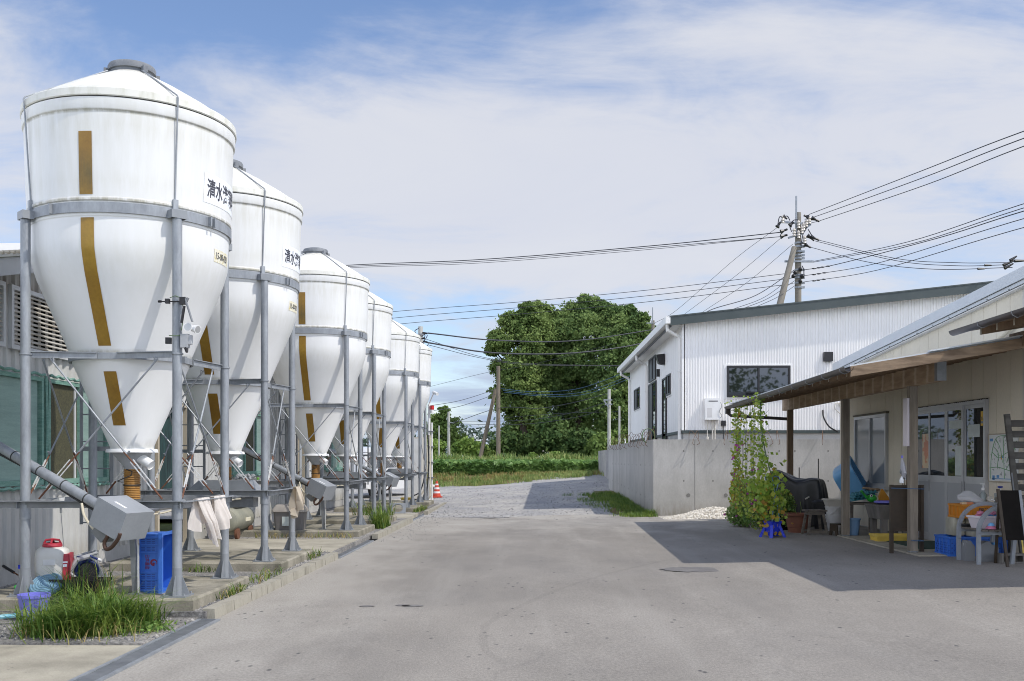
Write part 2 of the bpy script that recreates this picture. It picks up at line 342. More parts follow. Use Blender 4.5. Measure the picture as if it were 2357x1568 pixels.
D['plastic_white'] = dict(c=(.74, .73, .68), c2=(.68, .66, .6), sc=6, rough=.4, transl=.12)
D['plastic_red'] = dict(c=(.42, .03, .05), rough=.4)
D['crate_blue'] = dict(c=(.04, .155, .58), c2=(.05, .18, .62), sc=4, rough=.42)
D['crate_slot'] = dict(c=(.02, .06, .26), rough=.6)
D['pot_blue'] = dict(c=(.02, .045, .62), rough=.4)
D['crate_yellow'] = dict(c=(.72, .53, .10), c2=(.62, .45, .09), sc=8, rough=.55)
D['crate_orange'] = dict(c=(.66, .26, .02), c2=(.55, .2, .02), sc=8, rough=.55)
D['bucket_violet'] = dict(c=(.19, .19, .64), rough=.4)
D['hose_blue'] = dict(c=(.015, .03, .16), rough=.35)
D['reel_blue'] = dict(c=(.19, .33, .43), c2=(.15, .27, .37), sc=9, rough=.45)
D['hose_cyan'] = dict(c=(.13, .4, .52), c2=(.3, .55, .6), sc=30, rough=.5)
D['lime'] = dict(c=(.25, .55, .08), rough=.5)
D['green_toy'] = dict(c=(.03, .38, .04), rough=.35)
D['black'] = dict(c=(.012, .012, .014), c2=(.02, .02, .022), sc=5, rough=.5)
D['black_matte'] = dict(c=(.010, .009, .008), c2=(.014, .012, .011), sc=4, rough=.9, spec=.1)
D['tarp'] = dict(c=(.02, .02, .021), c2=(.03, .03, .031), sc=3, rough=.42, bump=.3, bsc=9)
D['belt'] = dict(c=(.07, .035, .022), rough=.7)
D['cable_cream'] = dict(c=(.62, .56, .42), rough=.5)
D['cloth'] = dict(c=(.82, .76, .70), c2=(.76, .70, .64), sc=8, rough=.9, transl=.25, bump=.3, bsc=150)
D['cloth_cream'] = dict(c=(.66, .58, .46), c2=(.6, .52, .42), sc=8, rough=.9, transl=.25)
D['tub_gray'] = dict(c=(.15, .14, .135), c2=(.18, .17, .165), sc=4, rough=.6)
D['tub_lid'] = dict(c=(.40, .37, .33), c2=(.34, .31, .28), sc=4, rough=.65)
D['compressor'] = dict(c=(.24, .24, .19), c2=(.32, .31, .24), sc=5, rough=.6)
D['tyre'] = dict(c=(.018, .018, .018), rough=.8)
D['rim'] = dict(c=(.55, .55, .55), rough=.35, metal=.6)
D['car_white'] = dict(c=(.74, .74, .73), rough=.22, coat=.6)
D['glass_dark'] = dict(c=(.012, .014, .016), rough=.02, spec=1.0)
D['glass'] = dict(c=(.03, .035, .038), rough=.02, spec=.9)
D['glass_grey'] = dict(c=(.26, .29, .315), c2=(.3, .33, .35), sc=1, rough=.08, spec=.7)
D['cone'] = dict(c=(.62, .07, .03), c2=(.52, .06, .03), sc=9, rough=.5)
D['reflective'] = dict(c=(.78, .76, .74), rough=.4)
D['corrugated'] = dict(c=(.88, .865, .84), c2=(.82, .805, .78), sc=.6, rough=.35, spec=.5)
D['siding'] = dict(c=(.86, .85, .83), c2=(.82, .81, .79), sc=.8, rough=.5)
D['roof_green'] = dict(c=(.042, .057, .055), c2=(.058, .072, .069), sc=1.5, rough=.5)
D['frame_black'] = dict(c=(.012, .011, .012), rough=.4)
D['pvc'] = dict(c=(.78, .77, .74), rough=.4)
D['soffit'] = dict(c=(.74, .73, .70), rough=.6)
D['beige'] = dict(c=(.76, .695, .56), c2=(.70, .64, .515), sc=1.1, rough=.8, st=(1, 1, .4), bump=.08, bsc=60, grain=.04, gsc=50)
D['groove'] = dict(c=(.17, .155, .12), rough=.9)
D['rake_white'] = dict(c=(.62, .65, .67), c2=(.58, .61, .63), sc=2, rough=.4)
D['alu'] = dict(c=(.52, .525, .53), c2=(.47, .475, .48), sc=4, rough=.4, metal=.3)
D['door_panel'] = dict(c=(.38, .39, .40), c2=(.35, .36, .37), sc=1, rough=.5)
D['wood'] = dict(c=(.27, .185, .115), c2=(.14, .092, .055), sc=5, lo=.3, hi=.7, rough=.8, st=(2, 2, .35), bump=.3, bsc=40)
D['wood_beam'] = dict(c=(.45, .325, .21), c2=(.25, .165, .10), sc=6, lo=.3, hi=.7, rough=.8, st=(2, .35, 2), bump=.2, bsc=40, bands=(1, .455, (.6, .49, .36), .6))
D['wood_rake'] = dict(c=(.30, .215, .14), c2=(.14, .095, .06), sc=6, rough=.85, st=(.35, 2, 2), bump=.3, bsc=40)
D['wood_gray'] = dict(c=(.32, .275, .22), c2=(.18, .15, .115), sc=6, lo=.3, hi=.7, rough=.85, st=(3, 3, .3), bump=.4, bsc=40)
D['wood_old'] = dict(c=(.19, .165, .135), c2=(.10, .085, .07), sc=7, rough=.9, st=(.6, .6, 3), bump=.3, bsc=40)
D['screen_wood'] = dict(c=(.095, .09, .08), c2=(.055, .05, .045), sc=6, rough=.85, st=(.3, 2, 2), bump=.2, bsc=40)
D['board_brown'] = dict(c=(.05, .033, .018), c2=(.035, .024, .013), sc=5, rough=.6)
D['gutter'] = dict(c=(.075, .062, .058), c2=(.055, .046, .043), sc=4, rough=.4)
D['terracotta'] = dict(c=(.22, .085, .05), c2=(.18, .07, .042), sc=6, rough=.7)
D['tub_blue'] = dict(c=(.20, .47, .78), c2=(.17, .42, .72), sc=3, rough=.3)
D['pail_blue'] = dict(c=(.17, .30, .48), rough=.45)
D['pail_gray'] = dict(c=(.62, .61, .595), c2=(.55, .54, .53), sc=5, rough=.5)
D['basin_cream'] = dict(c=(.58, .545, .48), rough=.5)
D['sink'] = dict(c=(.20, .185, .165), c2=(.13, .12, .105), sc=4, rough=.85, st=(2, 2, .5), bump=.2, bsc=80)
D['teal'] = dict(c=(.04, .20, .25), rough=.5)
D['tan'] = dict(c=(.35, .26, .18), rough=.9)
D['orange'] = dict(c=(.55, .24, .02), rough=.45)
D['chrome'] = dict(c=(.45, .44, .42), rough=.25, metal=.8)
D['foam'] = dict(c=(.50, .48, .38), c2=(.36, .34, .26), sc=4, rough=.9)
D['film'] = dict(c=(.75, .76, .78), rough=.25, alpha=.45)
D['film_white'] = dict(c=(.5, .5, .54), rough=.35, transl=.2)
D['bottle'] = dict(c=(.5, .56, .56), rough=.15, trans=.5)
D['soap_blue'] = dict(c=(.03, .05, .3), rough=.4)
D['pink'] = dict(c=(.72, .25, .38), rough=.35, transl=.2)
D['pinkish'] = dict(c=(.66, .60, .63), rough=.45)
D['red_ball'] = dict(c=(.48, .012, .03), rough=.3)
D['jerry'] = dict(c=(.19, .195, .2), rough=.5)
D['map_paper'] = dict(c=(.66, .68, .66), rough=.35)
D['map_green'] = dict(c=(.12, .33, .13), rough=.5)
D['map_blue'] = dict(c=(.08, .25, .5), rough=.5)
D['mat_green'] = dict(c=(.025, .055, .038), rough=.95)
D['yellow'] = dict(c=(.75, .45, .02), rough=.5)
D['poster_orange'] = dict(c=(.62, .22, .10), c2=(.66, .5, .3), sc=5, lo=.5, hi=.55, rough=.4)
D['paper'] = dict(c=(.55, .6, .58), c2=(.45, .5, .48), sc=6, rough=.4)
D['pole'] = dict(c=(.24, .215, .175), c2=(.18, .16, .13), sc=2, rough=.85, st=(1, 1, .3))
D['pole_pale'] = dict(c=(.48, .47, .43), c2=(.40, .39, .36), sc=2, rough=.85)
D['pole_wood'] = dict(c=(.22, .18, .135), c2=(.16, .13, .10), sc=3, rough=.9, st=(2, 2, .2))
D['wire'] = dict(c=(.045, .045, .055), rough=.6)
D['wire_blue'] = dict(c=(.06, .13, .25), rough=.5)
D['insulator'] = dict(c=(.55, .5, .44), rough=.3)
D['bark'] = dict(c=(.055, .04, .028), c2=(.035, .026, .02), sc=3, rough=.95)
D['leaf_a'] = dict(c=(.10, .155, .045), c2=(.265, .345, .11), sc=.55, lo=.35, hi=.65, island=.7, rough=.7, transl=.3, spec=.12)
D['leaf_b'] = dict(c=(.088, .15, .05), c2=(.23, .31, .10), sc=.55, lo=.35, hi=.65, island=.7, rough=.7, transl=.3, spec=.12)
D['leaf_c'] = dict(c=(.13, .20, .055), c2=(.26, .35, .10), sc=.55, lo=.35, hi=.65, island=.7, rough=.7, transl=.3, spec=.12)
D['leaf_dark'] = dict(c=(.05, .095, .03), c2=(.13, .19, .06), sc=.8, lo=.35, hi=.65, island=.8, rough=.7, transl=.25, spec=.12)
D['leaf_bush'] = dict(c=(.14, .235, .05), c2=(.29, .40, .09), sc=.8, lo=.35, hi=.65, island=.8, rough=.6, transl=.3, spec=.3)
D['leaf_crop'] = dict(c=(.095, .19, .045), c2=(.22, .35, .095), sc=.5, lo=.35, hi=.65, island=.9, rough=.5, transl=.3, spec=.35)
D['leaf_far'] = dict(c=(.09, .13, .10), c2=(.11, .15, .12), sc=.3, island=.6, rough=.7)
D['leaf_vine'] = dict(c=(.27, .42, .06), c2=(.56, .58, .10), sc=1.3, lo=.42, hi=.72, island=.9, rough=.45, transl=.35, spec=.4)
D['leaf_dry'] = dict(c=(.52, .36, .04), c2=(.40, .22, .06), sc=9, island=1, rough=.6, transl=.3)
D['leaf_fine'] = dict(c=(.15, .28, .06), c2=(.34, .46, .11), sc=2, island=.8, rough=.5, transl=.3)
D['petal'] = dict(c=(.36, .03, .30), c2=(.45, .08, .22), sc=9, island=1, rough=.5, transl=.3)
D['petal_violet'] = dict(c=(.16, .06, .40), rough=.5, transl=.3)
D['grass'] = dict(c=(.075, .155, .025), c2=(.25, .33, .06), sc=3, lo=.4, hi=.7, island=1.0, rough=.5, transl=.3, spec=.35)
D['grass_dry'] = dict(c=(.42, .32, .13), c2=(.26, .26, .07), sc=3, island=1.2, rough=.7, transl=.3)
D['grass_pale'] = dict(c=(.13, .23, .05), c2=(.34, .37, .12), sc=1, island=1.1, rough=.7, transl=.3)
D['cord'] = dict(c=(.10, .16, .07), rough=.7)
D['lamp_red'] = dict(c=(.55, .02, .02), rough=.25)
D['skid'] = dict(c=(.05, .05, .05), rough=.9, alpha=.05)
# ---------------- foliage ----------------
def raw(name, m, V, Fc, parent=None, loc=(0, 0, 0)):
    """V (N,k,3) : N separate k-sided faces"""
    N, k = V.shape[:2]; L = np.array(LOC.get(parent.name, (0, 0, 0)) if parent is not None else loc)
    me = bpy.data.meshes.new(name); me.vertices.add(N*k); me.vertices.foreach_set('co', (V.reshape(-1, 3)-L).astype(np.float32).ravel())
    me.loops.add(N*k); me.loops.foreach_set('vertex_index', np.arange(N*k, dtype=np.int32)); me.polygons.add(N)
    me.polygons.foreach_set('loop_start', np.arange(0, N*k, k, dtype=np.int32)); me.update(); me.validate()
    me.materials.append(mt(m)); o = bpy.data.objects.new(name, me); COL.objects.link(o)
    if parent is not None: o.parent = parent
    else: o.location = loc
    LOC[o.name] = Vector(L); return o
def leafV(P, size, out=None, bias=.6, ratio=.62):
    N = len(P); n = rng.normal(size=(N, 3))
    n /= np.linalg.norm(n, axis=1)[:, None]
    if out is not None: n = n*(1-bias)+out*bias
    n /= np.linalg.norm(n, axis=1)[:, None]+1e-9
    a = np.cross(n, rng.normal(size=(N, 3))); a /= np.linalg.norm(a, axis=1)[:, None]+1e-9; b = np.cross(n, a)
    s = np.broadcast_to(np.asarray(size, float), (N,))[:, None]*(.7+.6*rng.random((N, 1)))
    return np.stack([P-a*s*.5, P+b*s*.5*ratio-a*s*.08, P+a*s*.5, P-b*s*.5*ratio-a*s*.08], axis=1)
def crownP(lobes, per=26, leaves=55, spread=.3):
    Ps, Os = [], []
    for c, r in lobes:
        c = np.array(c, float); rr = np.array(r if hasattr(r, '__len__') else (r, r, r), float)
        d = rng.normal(size=(per, 3)); d /= np.linalg.norm(d, axis=1)[:, None]
        rad = .52+.66*rng.random((per, 1))
        cc = c+d*rr*rad
        for k in range(per):
            q = rng.normal(size=(leaves, 3))*rr*spread*(.6+.7*rng.random()); q[:, 2] *= .65
            Ps.append(cc[k]+q); o = d[k]*.7+q/(np.linalg.norm(q, axis=1)[:, None]+1e-9)*.5+np.array([0, 0, .35]); Os.append(o/np.linalg.norm(o, axis=1)[:, None])
    return np.concatenate(Ps), np.concatenate(Os)
def bladesV(P, h, lean=.5, w=.006):
    """grass blades as 2 quads each, bent over"""
    N = len(P); t = rng.random(N)*2*math.pi; dx = np.stack([np.cos(t), np.sin(t), np.zeros(N)], 1); sd = np.stack([-np.sin(t), np.cos(t), np.zeros(N)], 1)
    hh = (h*(.55+.6*rng.random(N)))[:, None]; ln = (lean*(.2+1.1*rng.random(N)))[:, None]; up = np.array([0, 0, 1.0])
    p1 = P+up*hh*.55+dx*hh*ln*.35; p2 = P+up*hh*(1-.25*ln)+dx*hh*ln*1.05; w_ = np.broadcast_to(np.asarray(w, float), (N,))[:, None]
    a = np.stack([P-sd*w_, P+sd*w_, p1+sd*w_*.9, p1-sd*w_*.9], 1); b = np.stack([p1-sd*w_*.9, p1+sd*w_*.9, p2+sd*w_*.12, p2-sd*w_*.12], 1)
    return np.concatenate([a, b])
# ---------------- lettering ----------------
def text(s, size, off=0.0):
    cu = bpy.data.curves.new('t', 'FONT'); cu.body = s; cu.size = size; cu.offset = off; cu.align_x = 'LEFT'; cu.resolution_u = 3
    o = bpy.data.objects.new('t', cu); COL.objects.link(o); bpy.context.view_layer.update()
    me = bpy.data.meshes.new_from_object(o.evaluated_get(bpy.context.evaluated_depsgraph_get()))
    vs = [tuple(v.co) for v in me.vertices]; fs = [tuple(p.vertices) for p in me.polygons]
    bpy.data.objects.remove(o); bpy.data.curves.remove(cu); bpy.data.meshes.remove(me)
    return vs, fs
# ================= GROUND =================
def sheet(name, m, x0, x1, y0, y1, dz, nx, ny, edge=None):
    def fn(u, v):
        X, Y = x0+(x1-x0)*u, y0+(y1-y0)*v
        if edge: X, Y = edge(X, Y, u, v)
        return (X, Y, g(X, Y)+dz)
    return kind(MB().grid(fn, nx, ny).obj(name, m), 'structure')
kind(MB().grid(lambda u, v: ((u-.5)*1600, -30+1230*v**2, (-.12 if -30+1230*v**2 < 46 else .78 if -30+1230*v**2 > 56 else -.1)), 20, 60).obj('ground', 'field_soil'), 'structure')
sheet('field_bank', 'earth', -40, 24, 44, 62, -.03, 64, 30)
def jag(X, Y, u, v):
    if v > .99: Y += .35*math.sin(X*1.3)+.2*math.sin(X*3.1+1)+(-.5 if X < -1 else 0)
    return X, Y
sheet('asphalt_yard', 'asphalt', -2.965, 16, -8, 26.2, .004, 40, 60, jag)
def jag2(X, Y, u, v):
    if v > .99: Y += .5*math.sin(X*.9)-.2*math.sin(X*2.3) + (2.6 if X > 1 else 1.0*max(0, (X+1)/2))*1
    return X, Y
sheet('gravel_road', 'gravel', -30, 3.2, 25.0, 46.5, -.006, 50, 40, jag2)
sheet('gravel_track', 'gravel', 2.9, 24, 37.4, 50.5, -.004, 30, 20)
# left verge behind the kerb
VZ = .085
def flat(name, m, x0, x1, y0, y1, z): return kind(MB().bb(x0, x1, y0, y1, z-.16, z).obj(name, m), 'structure')
flat('gravel_strip', 'gravel_dark', -6.2, -3.115, 7.9, 9.2, .03)
flat('gravel_strip', 'gravel_dark', -6.2, -3.04, 9.2, 32.6, VZ)
flat('concrete_apron', 'slab', -12, -3.115, 6.0, 8.02, .014)
flat('concrete_path', 'slab', -6.2, -3.08, 15.1, 17.6, VZ+.008)
flat('concrete_path', 'slab', -6.2, -3.0, 24.0, 26.0, VZ+.008)
flat('gravel_strip', 'gravel_dark', -12, -3.115, 2, 6.0, .008)
def kx(y): return -2.965+.008*(y-9)
k = MB()
for a, b in ((9.25, 14.95), (18.6, 23.8), (26.9, 32.4)):
    y = a
    while y < b-.05:
        e = min(y+.6, b); zt = .105+random.uniform(-.004, .004)
        k.add([(kx(y), y+.003, -.05), (kx(y), e-.003, -.05), (kx(y)-.01, e-.003, zt), (kx(y)-.01, y+.003, zt), (kx(y)-.12, y+.003, -.05), (kx(y)-.12, e-.003, -.05), (kx(y)-.12, e-.003, zt), (kx(y)-.12, y+.003, zt)],
              [(0, 1, 2, 3), (3, 2, 6, 7), (0, 3, 7, 4), (1, 5, 6, 2), (4, 7, 6, 5)]); y = e
kind(k.obj('kerb', 'kerb'), 'structure')
# drain gratings
def grate(y0, y1, label):
    x0, x1 = -3.11, -2.90; t = thing('drain_grate', label, 'drain grate', (-3, (y0+y1)/2, 0), group='steel drain gratings along the kerb')
    f = MB(); f.bb(x0, x0+.03, y0, y1, -.03, .02); f.bb(x1-.03, x1, y0, y1, -.03, .02); f.bb(x0+.03, x1-.03, y1-.02, y1, -.03, .0195); f.obj('grate_frame', 'galv', t)
    b = MB(); y = y0+.012
    while y < y1-.03: b.bb(x0+.03, x1-.03, y, y+.012, -.02, .014); y += .03
    b.obj('grate_bars', 'galv_dark', t)
    MB().bb(x0+.03, x1-.03, y0, y1-.02, -.05, -.03).obj('channel_bed', 'dark', t)
grate(2.0, 9.2, 'long steel drain grate in the foreground beside the beige concrete apron')
grate(15.0, 18.2, 'steel drain grate at the concrete path after the second silo')
grate(23.9, 26.7, 'small far drain grate at the path after the fourth silo')
kind(MB().bb(-3.1, -2.9, 18.2, 18.6, -.02, .012).obj('drain_pit', 'dark'), 'structure')
# patched spot, tyre mark
p0 = G(1597, 1312); a = MB(); n = 40
a.add([(p0.x+.43*math.cos(2*math.pi*i/n)*(1+.1*math.sin(i*1.7)), p0.y+.30*math.sin(2*math.pi*i/n)*(1+.12*math.sin(i*2.3)), g(p0.x, p0.y)+.0085) for i in range(n)], [tuple(range(n))])
kind(a.obj('asphalt_patch', 'asphalt_dark'), 'structure')
cp = [G(*q) for q in ((1560, 1285), (1400, 1322), (1270, 1365), (1180, 1405), (1125, 1435), (1112, 1465), (1120, 1500), (1160, 1530))]
def spline(P, k=6):
    P = [Vector(p) for p in P]; P = [P[0]*2-P[1]]+P+[P[-1]*2-P[-2]]; out = []
    for i in range(1, len(P)-2):
        for j in range(k):
            t = j/k; a_, b_, c_, d_ = P[i-1:i+3]
            out.append(.5*((2*b_)+(c_-a_)*t+(2*a_-5*b_+4*c_-d_)*t*t+(3*b_-a_-3*c_+d_)*t**3))
    return out+[P[-2]]
sp = spline(cp); m = MB(); vs = []
for i, p in enumerate(sp):
    d = (sp[min(i+1, len(sp)-1)]-sp[max(i-1, 0)]).normalized(); s = Vector((-d.y, d.x, 0))*.035
    for e in (p-s, p+s): vs.append((e.x, e.y, g(e.x, e.y)+.0085))
m.add(vs, [(2*i, 2*i+1, 2*i+3, 2*i+2) for i in range(len(sp)-1)]); kind(m.obj('tyre_mark', 'skid'), 'structure')
# small oil spots
for q, r in (((928, 1395), .05), ((950, 1396), .07), ((845, 1397), .05)):
    p = G(*q); a = MB(); a.add([(p.x+r*1.6*math.cos(i), p.y+r*math.sin(i), p.z+.0085) for i in [k_*.42 for k_ in range(15)]], [tuple(range(15))]); kind(a.obj('asphalt_spot', 'asphalt_dark'), 'structure')
# slab at the shop door
S = [G(2005, 1232), G(2090, 1262), G(2135, 1284), G(2215, 1280)]
flat('door_slab', 'slab', 5.62, 6.92, 14.6, 18.6, .112)
# loose stones
def stones(name, m, pts, smin, smax):
    P = np.array(pts); N = len(P); base = np.array([(1, 0, -.3), (.2, .9, -.3), (-.8, .5, -.3), (-.7, -.7, -.3), (.4, -.9, -.3), (.1, .1, .6)])
    s = smin+(smax-smin)*rng.random(N)**2; t = rng.random(N)*6.28; V = []
    idx = [(0, 1, 5), (1, 2, 5), (2, 3, 5), (3, 4, 5), (4, 0, 5)]
    vs = []; fs = []
    for i in range(N):
        b = base*(.75+.5*rng.random((6, 3)))*s[i]; c_, s_ = math.cos(t[i]), math.sin(t[i])
        o = len(vs)
        for x, y, z in b: vs.append((P[i][0]+x*c_-y*s_, P[i][1]+x*s_+y*c_, P[i][2]+z))
        fs += [tuple(o+q for q in f) for f in idx]
    mb = MB(); mb.v = vs; mb.f = fs; return kind(mb.obj(name, m, smooth=False), 'stuff')
pts = []
for _ in range(5200):
    y = 8.0+24*random.random()**1.6; x = random.uniform(-5.9, -3.06 if y > 9.25 else -3.12)
    if 15.1 < y < 17.6 or 24 < y < 26: continue
    pts.append((x, y, VZ if y > 9.2 else .03))
for _ in range(700): pts.append((-3.08-.1*random.random(), 9.3+6*random.random(), VZ))
stones('gravel_stones', 'stones', pts, .008, .03)
pts = []
for _ in range(2600):
    y = 24.6+19*random.random()**1.5; x = random.uniform(-4.5, 3.0 if y > 27 else 4); pts.append((x, y, g(x, y)))
for _ in range(500):
    y = random.uniform(18, 26); x = -2.8+abs(random.gauss(0, .35)); pts.append((x, y, g(x, y)))
stones('gravel_crumbs', 'stones', pts, .012, .035)
# heap of pale gravel by the concrete wall
hp = G(1630, 1194); hc = (hp.x+.15, hp.y+.35)
pile = thing('gravel_heap', 'low heap of pale gravel at the foot of the concrete wall', 'gravel heap', (hc[0], hc[1], g(*hc)))
MB().grid(lambda u, v: (hc[0]+(u-.5)*2.4, hc[1]+(v-.5)*1.1, g(*hc)-.02+.24*math.sin(math.pi*u)**1.3*math.sin(math.pi*v)*(1+.2*math.sin(9*u+5*v))), 24, 12).obj('heap_body', 'stones_pale', pile)
pts = []
for _ in range(1500):
    u, v = random.random(), random.random(); pts.append((hc[0]+(u-.5)*2.45, hc[1]+(v-.5)*1.15, g(*hc)-.015+.24*math.sin(math.pi*u)**1.3*math.sin(math.pi*v)*(1+.2*math.sin(9*u+5*v))))
o = stones('heap_stones', 'stones_pale', pts, .015, .035); o.parent = pile; o.location = -Vector(pile.location)
# ================= SILOS =================
S0 = Vector((-4.11, 10.14, .2)); HH = .73
pads = ['concrete pad under the nearest feed silo, weeds at its front', 'concrete pad under the second feed silo, weeds on its near edge', 'concrete pad under the third feed silo, carrying the grey tub',
        'concrete pad under the fourth feed silo, tall grass at its corner', 'concrete pad under the fifth feed silo, plate with a hole leaning on it', 'concrete pad under the sixth and farthest feed silo']
SY = [9.41, 12.68, 18.30, 21.5, 26.95, 30.3]
for i, y in enumerate(SY):
    pm = MB(); xs = (-5.35, -3.17); e = .02
    y0, y1, z0, z1 = y-.17, y+1.46+.22, .0, .2
    pm.add([(xs[0], y0, z0), (xs[1], y0, z0), (xs[1], y1, z0), (xs[0], y1, z0), (xs[0], y0, z1-e), (xs[1], y0, z1-e), (xs[1], y1, z1-e), (xs[0], y1, z1-e),
            (xs[0]+e, y0+e, z1), (xs[1]-e, y0+e, z1), (xs[1]-e, y1-e, z1), (xs[0]+e, y1-e, z1)],
           [(0, 1, 5, 4), (1, 2, 6, 5), (2, 3, 7, 6), (3, 0, 4, 7), (4, 5, 9, 8), (5, 6, 10, 9), (6, 7, 11, 10), (7, 4, 8, 11), (8, 9, 10, 11)])
    tag(pm.obj('concrete_pad', 'pad', loc=((xs[0]+xs[1])/2, y+.73, 0)), pads[i], 'concrete pad', 'concrete pads under the silos')
cx, cy = S0.x, S0.y
def C(x, y, z): return Vector((cx+x, cy+y, z))
silo = thing('feed_silo', 'nearest and largest white feed silo, with amber strips and a lamp on its leg', 'feed silo', S0, group='white feed silos in a row')
TP = [(1.0, 4.87), (1.022, 4.86), (1.022, 4.765), (1.017, 4.752), (1.004, 4.742), (1.003, 4.70), (.988, 4.2), (.976, 3.95), (.983, 3.935), (.983, 3.917), (.968, 3.907), (.965, 3.80), (.962, 3.775), (.955, 3.765), (.952, 3.58), (.944, 3.47), (.916, 3.37), (.885, 3.27), (.84, 3.165), (.585, 2.56), (.578, 2.535), (.585, 2.53), (.565, 2.47), (.212, 1.63), (.212, 1.605)]
tank = MB().lathe(TP, 72, (cx, cy, 0)).obj('tank', 'frp', silo, ang=25)
lid = MB().lathe([(.19, 5.44), (.212, 5.425), (.5, 5.27), (.8, 5.09), (.98, 4.97), (1.018, 4.955)], 72, (cx, cy, 0)).obj('lid', 'frp_lid', silo)
MB().lathe([(1.018, 4.956), (1.032, 4.944), (1.035, 4.878), (1.026, 4.87), (1.0, 4.876)], 72, (cx, cy, 0)).obj('lid_rim', 'frp_rim', lid)
cap = MB().lathe([(.213, 5.41), (.213, 5.455), (.232, 5.458), (.235, 5.50), (.225, 5.522), (.17, 5.54), (.09, 5.55), (0, 5.553)], 40, (cx, cy, 0))
for t in (3.6, 5.6, .5, 2):
    q = Vector((cx+.24*math.cos(t), cy+.24*math.sin(t), 5.445)); cap.box(q, (.06, .05, .06), t)
cap.obj('cap', 'cap_gray', lid)
bd = MB().lathe([(.970, 3.80), (.984, 3.80), (.984, 3.895), (.970, 3.895)], 72, (cx, cy, 0))
for t in (-.32, -.38, 1.25, 2.8, 4.3): bd.box((cx+.993*math.cos(t), cy+.993*math.sin(t), 3.848), (.05, .02, .09), t)
bd.obj('support_band', 'galv', silo)
hb = MB().lathe([(.578, 2.475), (.60, 2.475), (.60, 2.535), (.578, 2.535)], 56, (cx, cy, 0)); hb.box((cx+.615*math.cos(-.25), cy+.615*math.sin(-.25), 2.505), (.04, .04, .07), -.25); hb.obj('hopper_band', 'galv', silo)
def rad(z):
    for (r1, z1), (r2, z2) in zip(TP, TP[1:]):
        if z2 <= z <= z1 and z1 > z2: return r1+(r2-r1)*(z1-z)/(z1-z2)
    return .5
def patch(name, m, par, t0, wid, z0, z1, nz, off=.004, nt=4):
    def fn(u, v):
        z = z0+(z1-z0)*v; r = rad(z)+off; t = t0+(u-.5)*wid/max(rad(z), .3)
        if abs(z0-z1) > .8 and .0 < v < 1: r = max(r, (rad(z+.03)+rad(z-.03))/2+off)
        return (cx+r*math.cos(t), cy+r*math.sin(t), z)
    return MB().grid(fn, nt, nz).obj(name, m, par)
T0 = math.radians(-92)
patch('sight_strip', 'amber', silo, T0, .125, 3.965, 4.545, 6); patch('sight_strip', 'amber', silo, T0, .125, 2.60, 3.755, 30); patch('sight_strip', 'amber', silo, T0+.02, .125, 1.84, 2.36, 4)
for sx in (-1, 1):
    for sy in (-1, 1):
        p = C(sx*HH, sy*HH, 0); lg = MB().tube((p.x, p.y, .21), (p.x, p.y, 3.80), .0455, 20)
        lg.tube((p.x, p.y, 2.5), (p.x, p.y, 2.515), .055, 20); lg.tube((p.x, p.y, .93), (p.x, p.y, 1.07), .052, 20)
        leg = lg.obj('leg', 'galv', silo)
        bp = MB().box((p.x, p.y, .207), (.24, .24, .014)); bp.tube((p.x, p.y, .21), (p.x, p.y, .47), .047, 20)
        for a in range(4):
            R = Matrix.Rotation(a*math.pi/2, 3, 'Z'); bp.join(MB().prism([(.045, .214), (.118, .214), (.112, .24), (.045, .40)], 'y', -.004, .004), (p.x, p.y, 0), R)
            bp.tube(p+R @ Vector((.095, .095, .21)), p+R @ Vector((.095, .095, .235)), .011, 6)
        bp.obj('base_plate', 'steel_gray', leg)
        c_ = MB(); a = math.atan2(sy, sx); R = Matrix.Rotation(a, 3, 'Z')
        c_.join(MB().bb(-.055, .05, -.075, .075, 3.858, 3.868).bb(.042, .05, -.075, .075, 3.79, 3.858).bb(-.055, .042, -.075, -.067, 3.79, 3.858).bb(-.055, .042, .067, .075, 3.79, 3.858), (p.x, p.y, 0), R); c_.obj('leg_cap', 'steel_gray', leg)
        u = Vector((math.cos(a), math.sin(a), 0)); b0 = Vector((cx, cy, 0))
        tr = MB().path([b0+u*.985+Vector((0, 0, 3.87)), b0+u*.985+Vector((0, 0, 3.96)), b0+u*1.035+Vector((0, 0, 4.76)), b0+u*1.05+Vector((0, 0, 4.94)), b0+u*1.035+Vector((0, 0, 4.965)), b0+u*.25+Vector((0, 0, 5.425))], .008, 6)
        tr.box(b0+u*.99+Vector((0, 0, 3.93)), (.03, .05, .1), a); tr.obj('tie_rod', 'galv', silo)
for s, q, e in (((-1, -1), (-.70, -.70), (-.10, -.60)), ((1, -1), (.70, -.70), (.10, -.60)), ((1, 1), (.70, .70), (.60, .10)), ((-1, 1), (-.70, .70), (-.10, .60))):
    MB().beam(C(q[0], q[1], 2.505), C(e[0], e[1], 2.505), .012, .06).beam(C(q[0], q[1], 2.533), C(e[0], e[1], 2.533), .05, .008).obj('bracket_arm', 'galv', silo)
Rz = lambda k, v: Matrix.Rotation(k*math.pi/2, 3, 'Z') @ Vector(v)
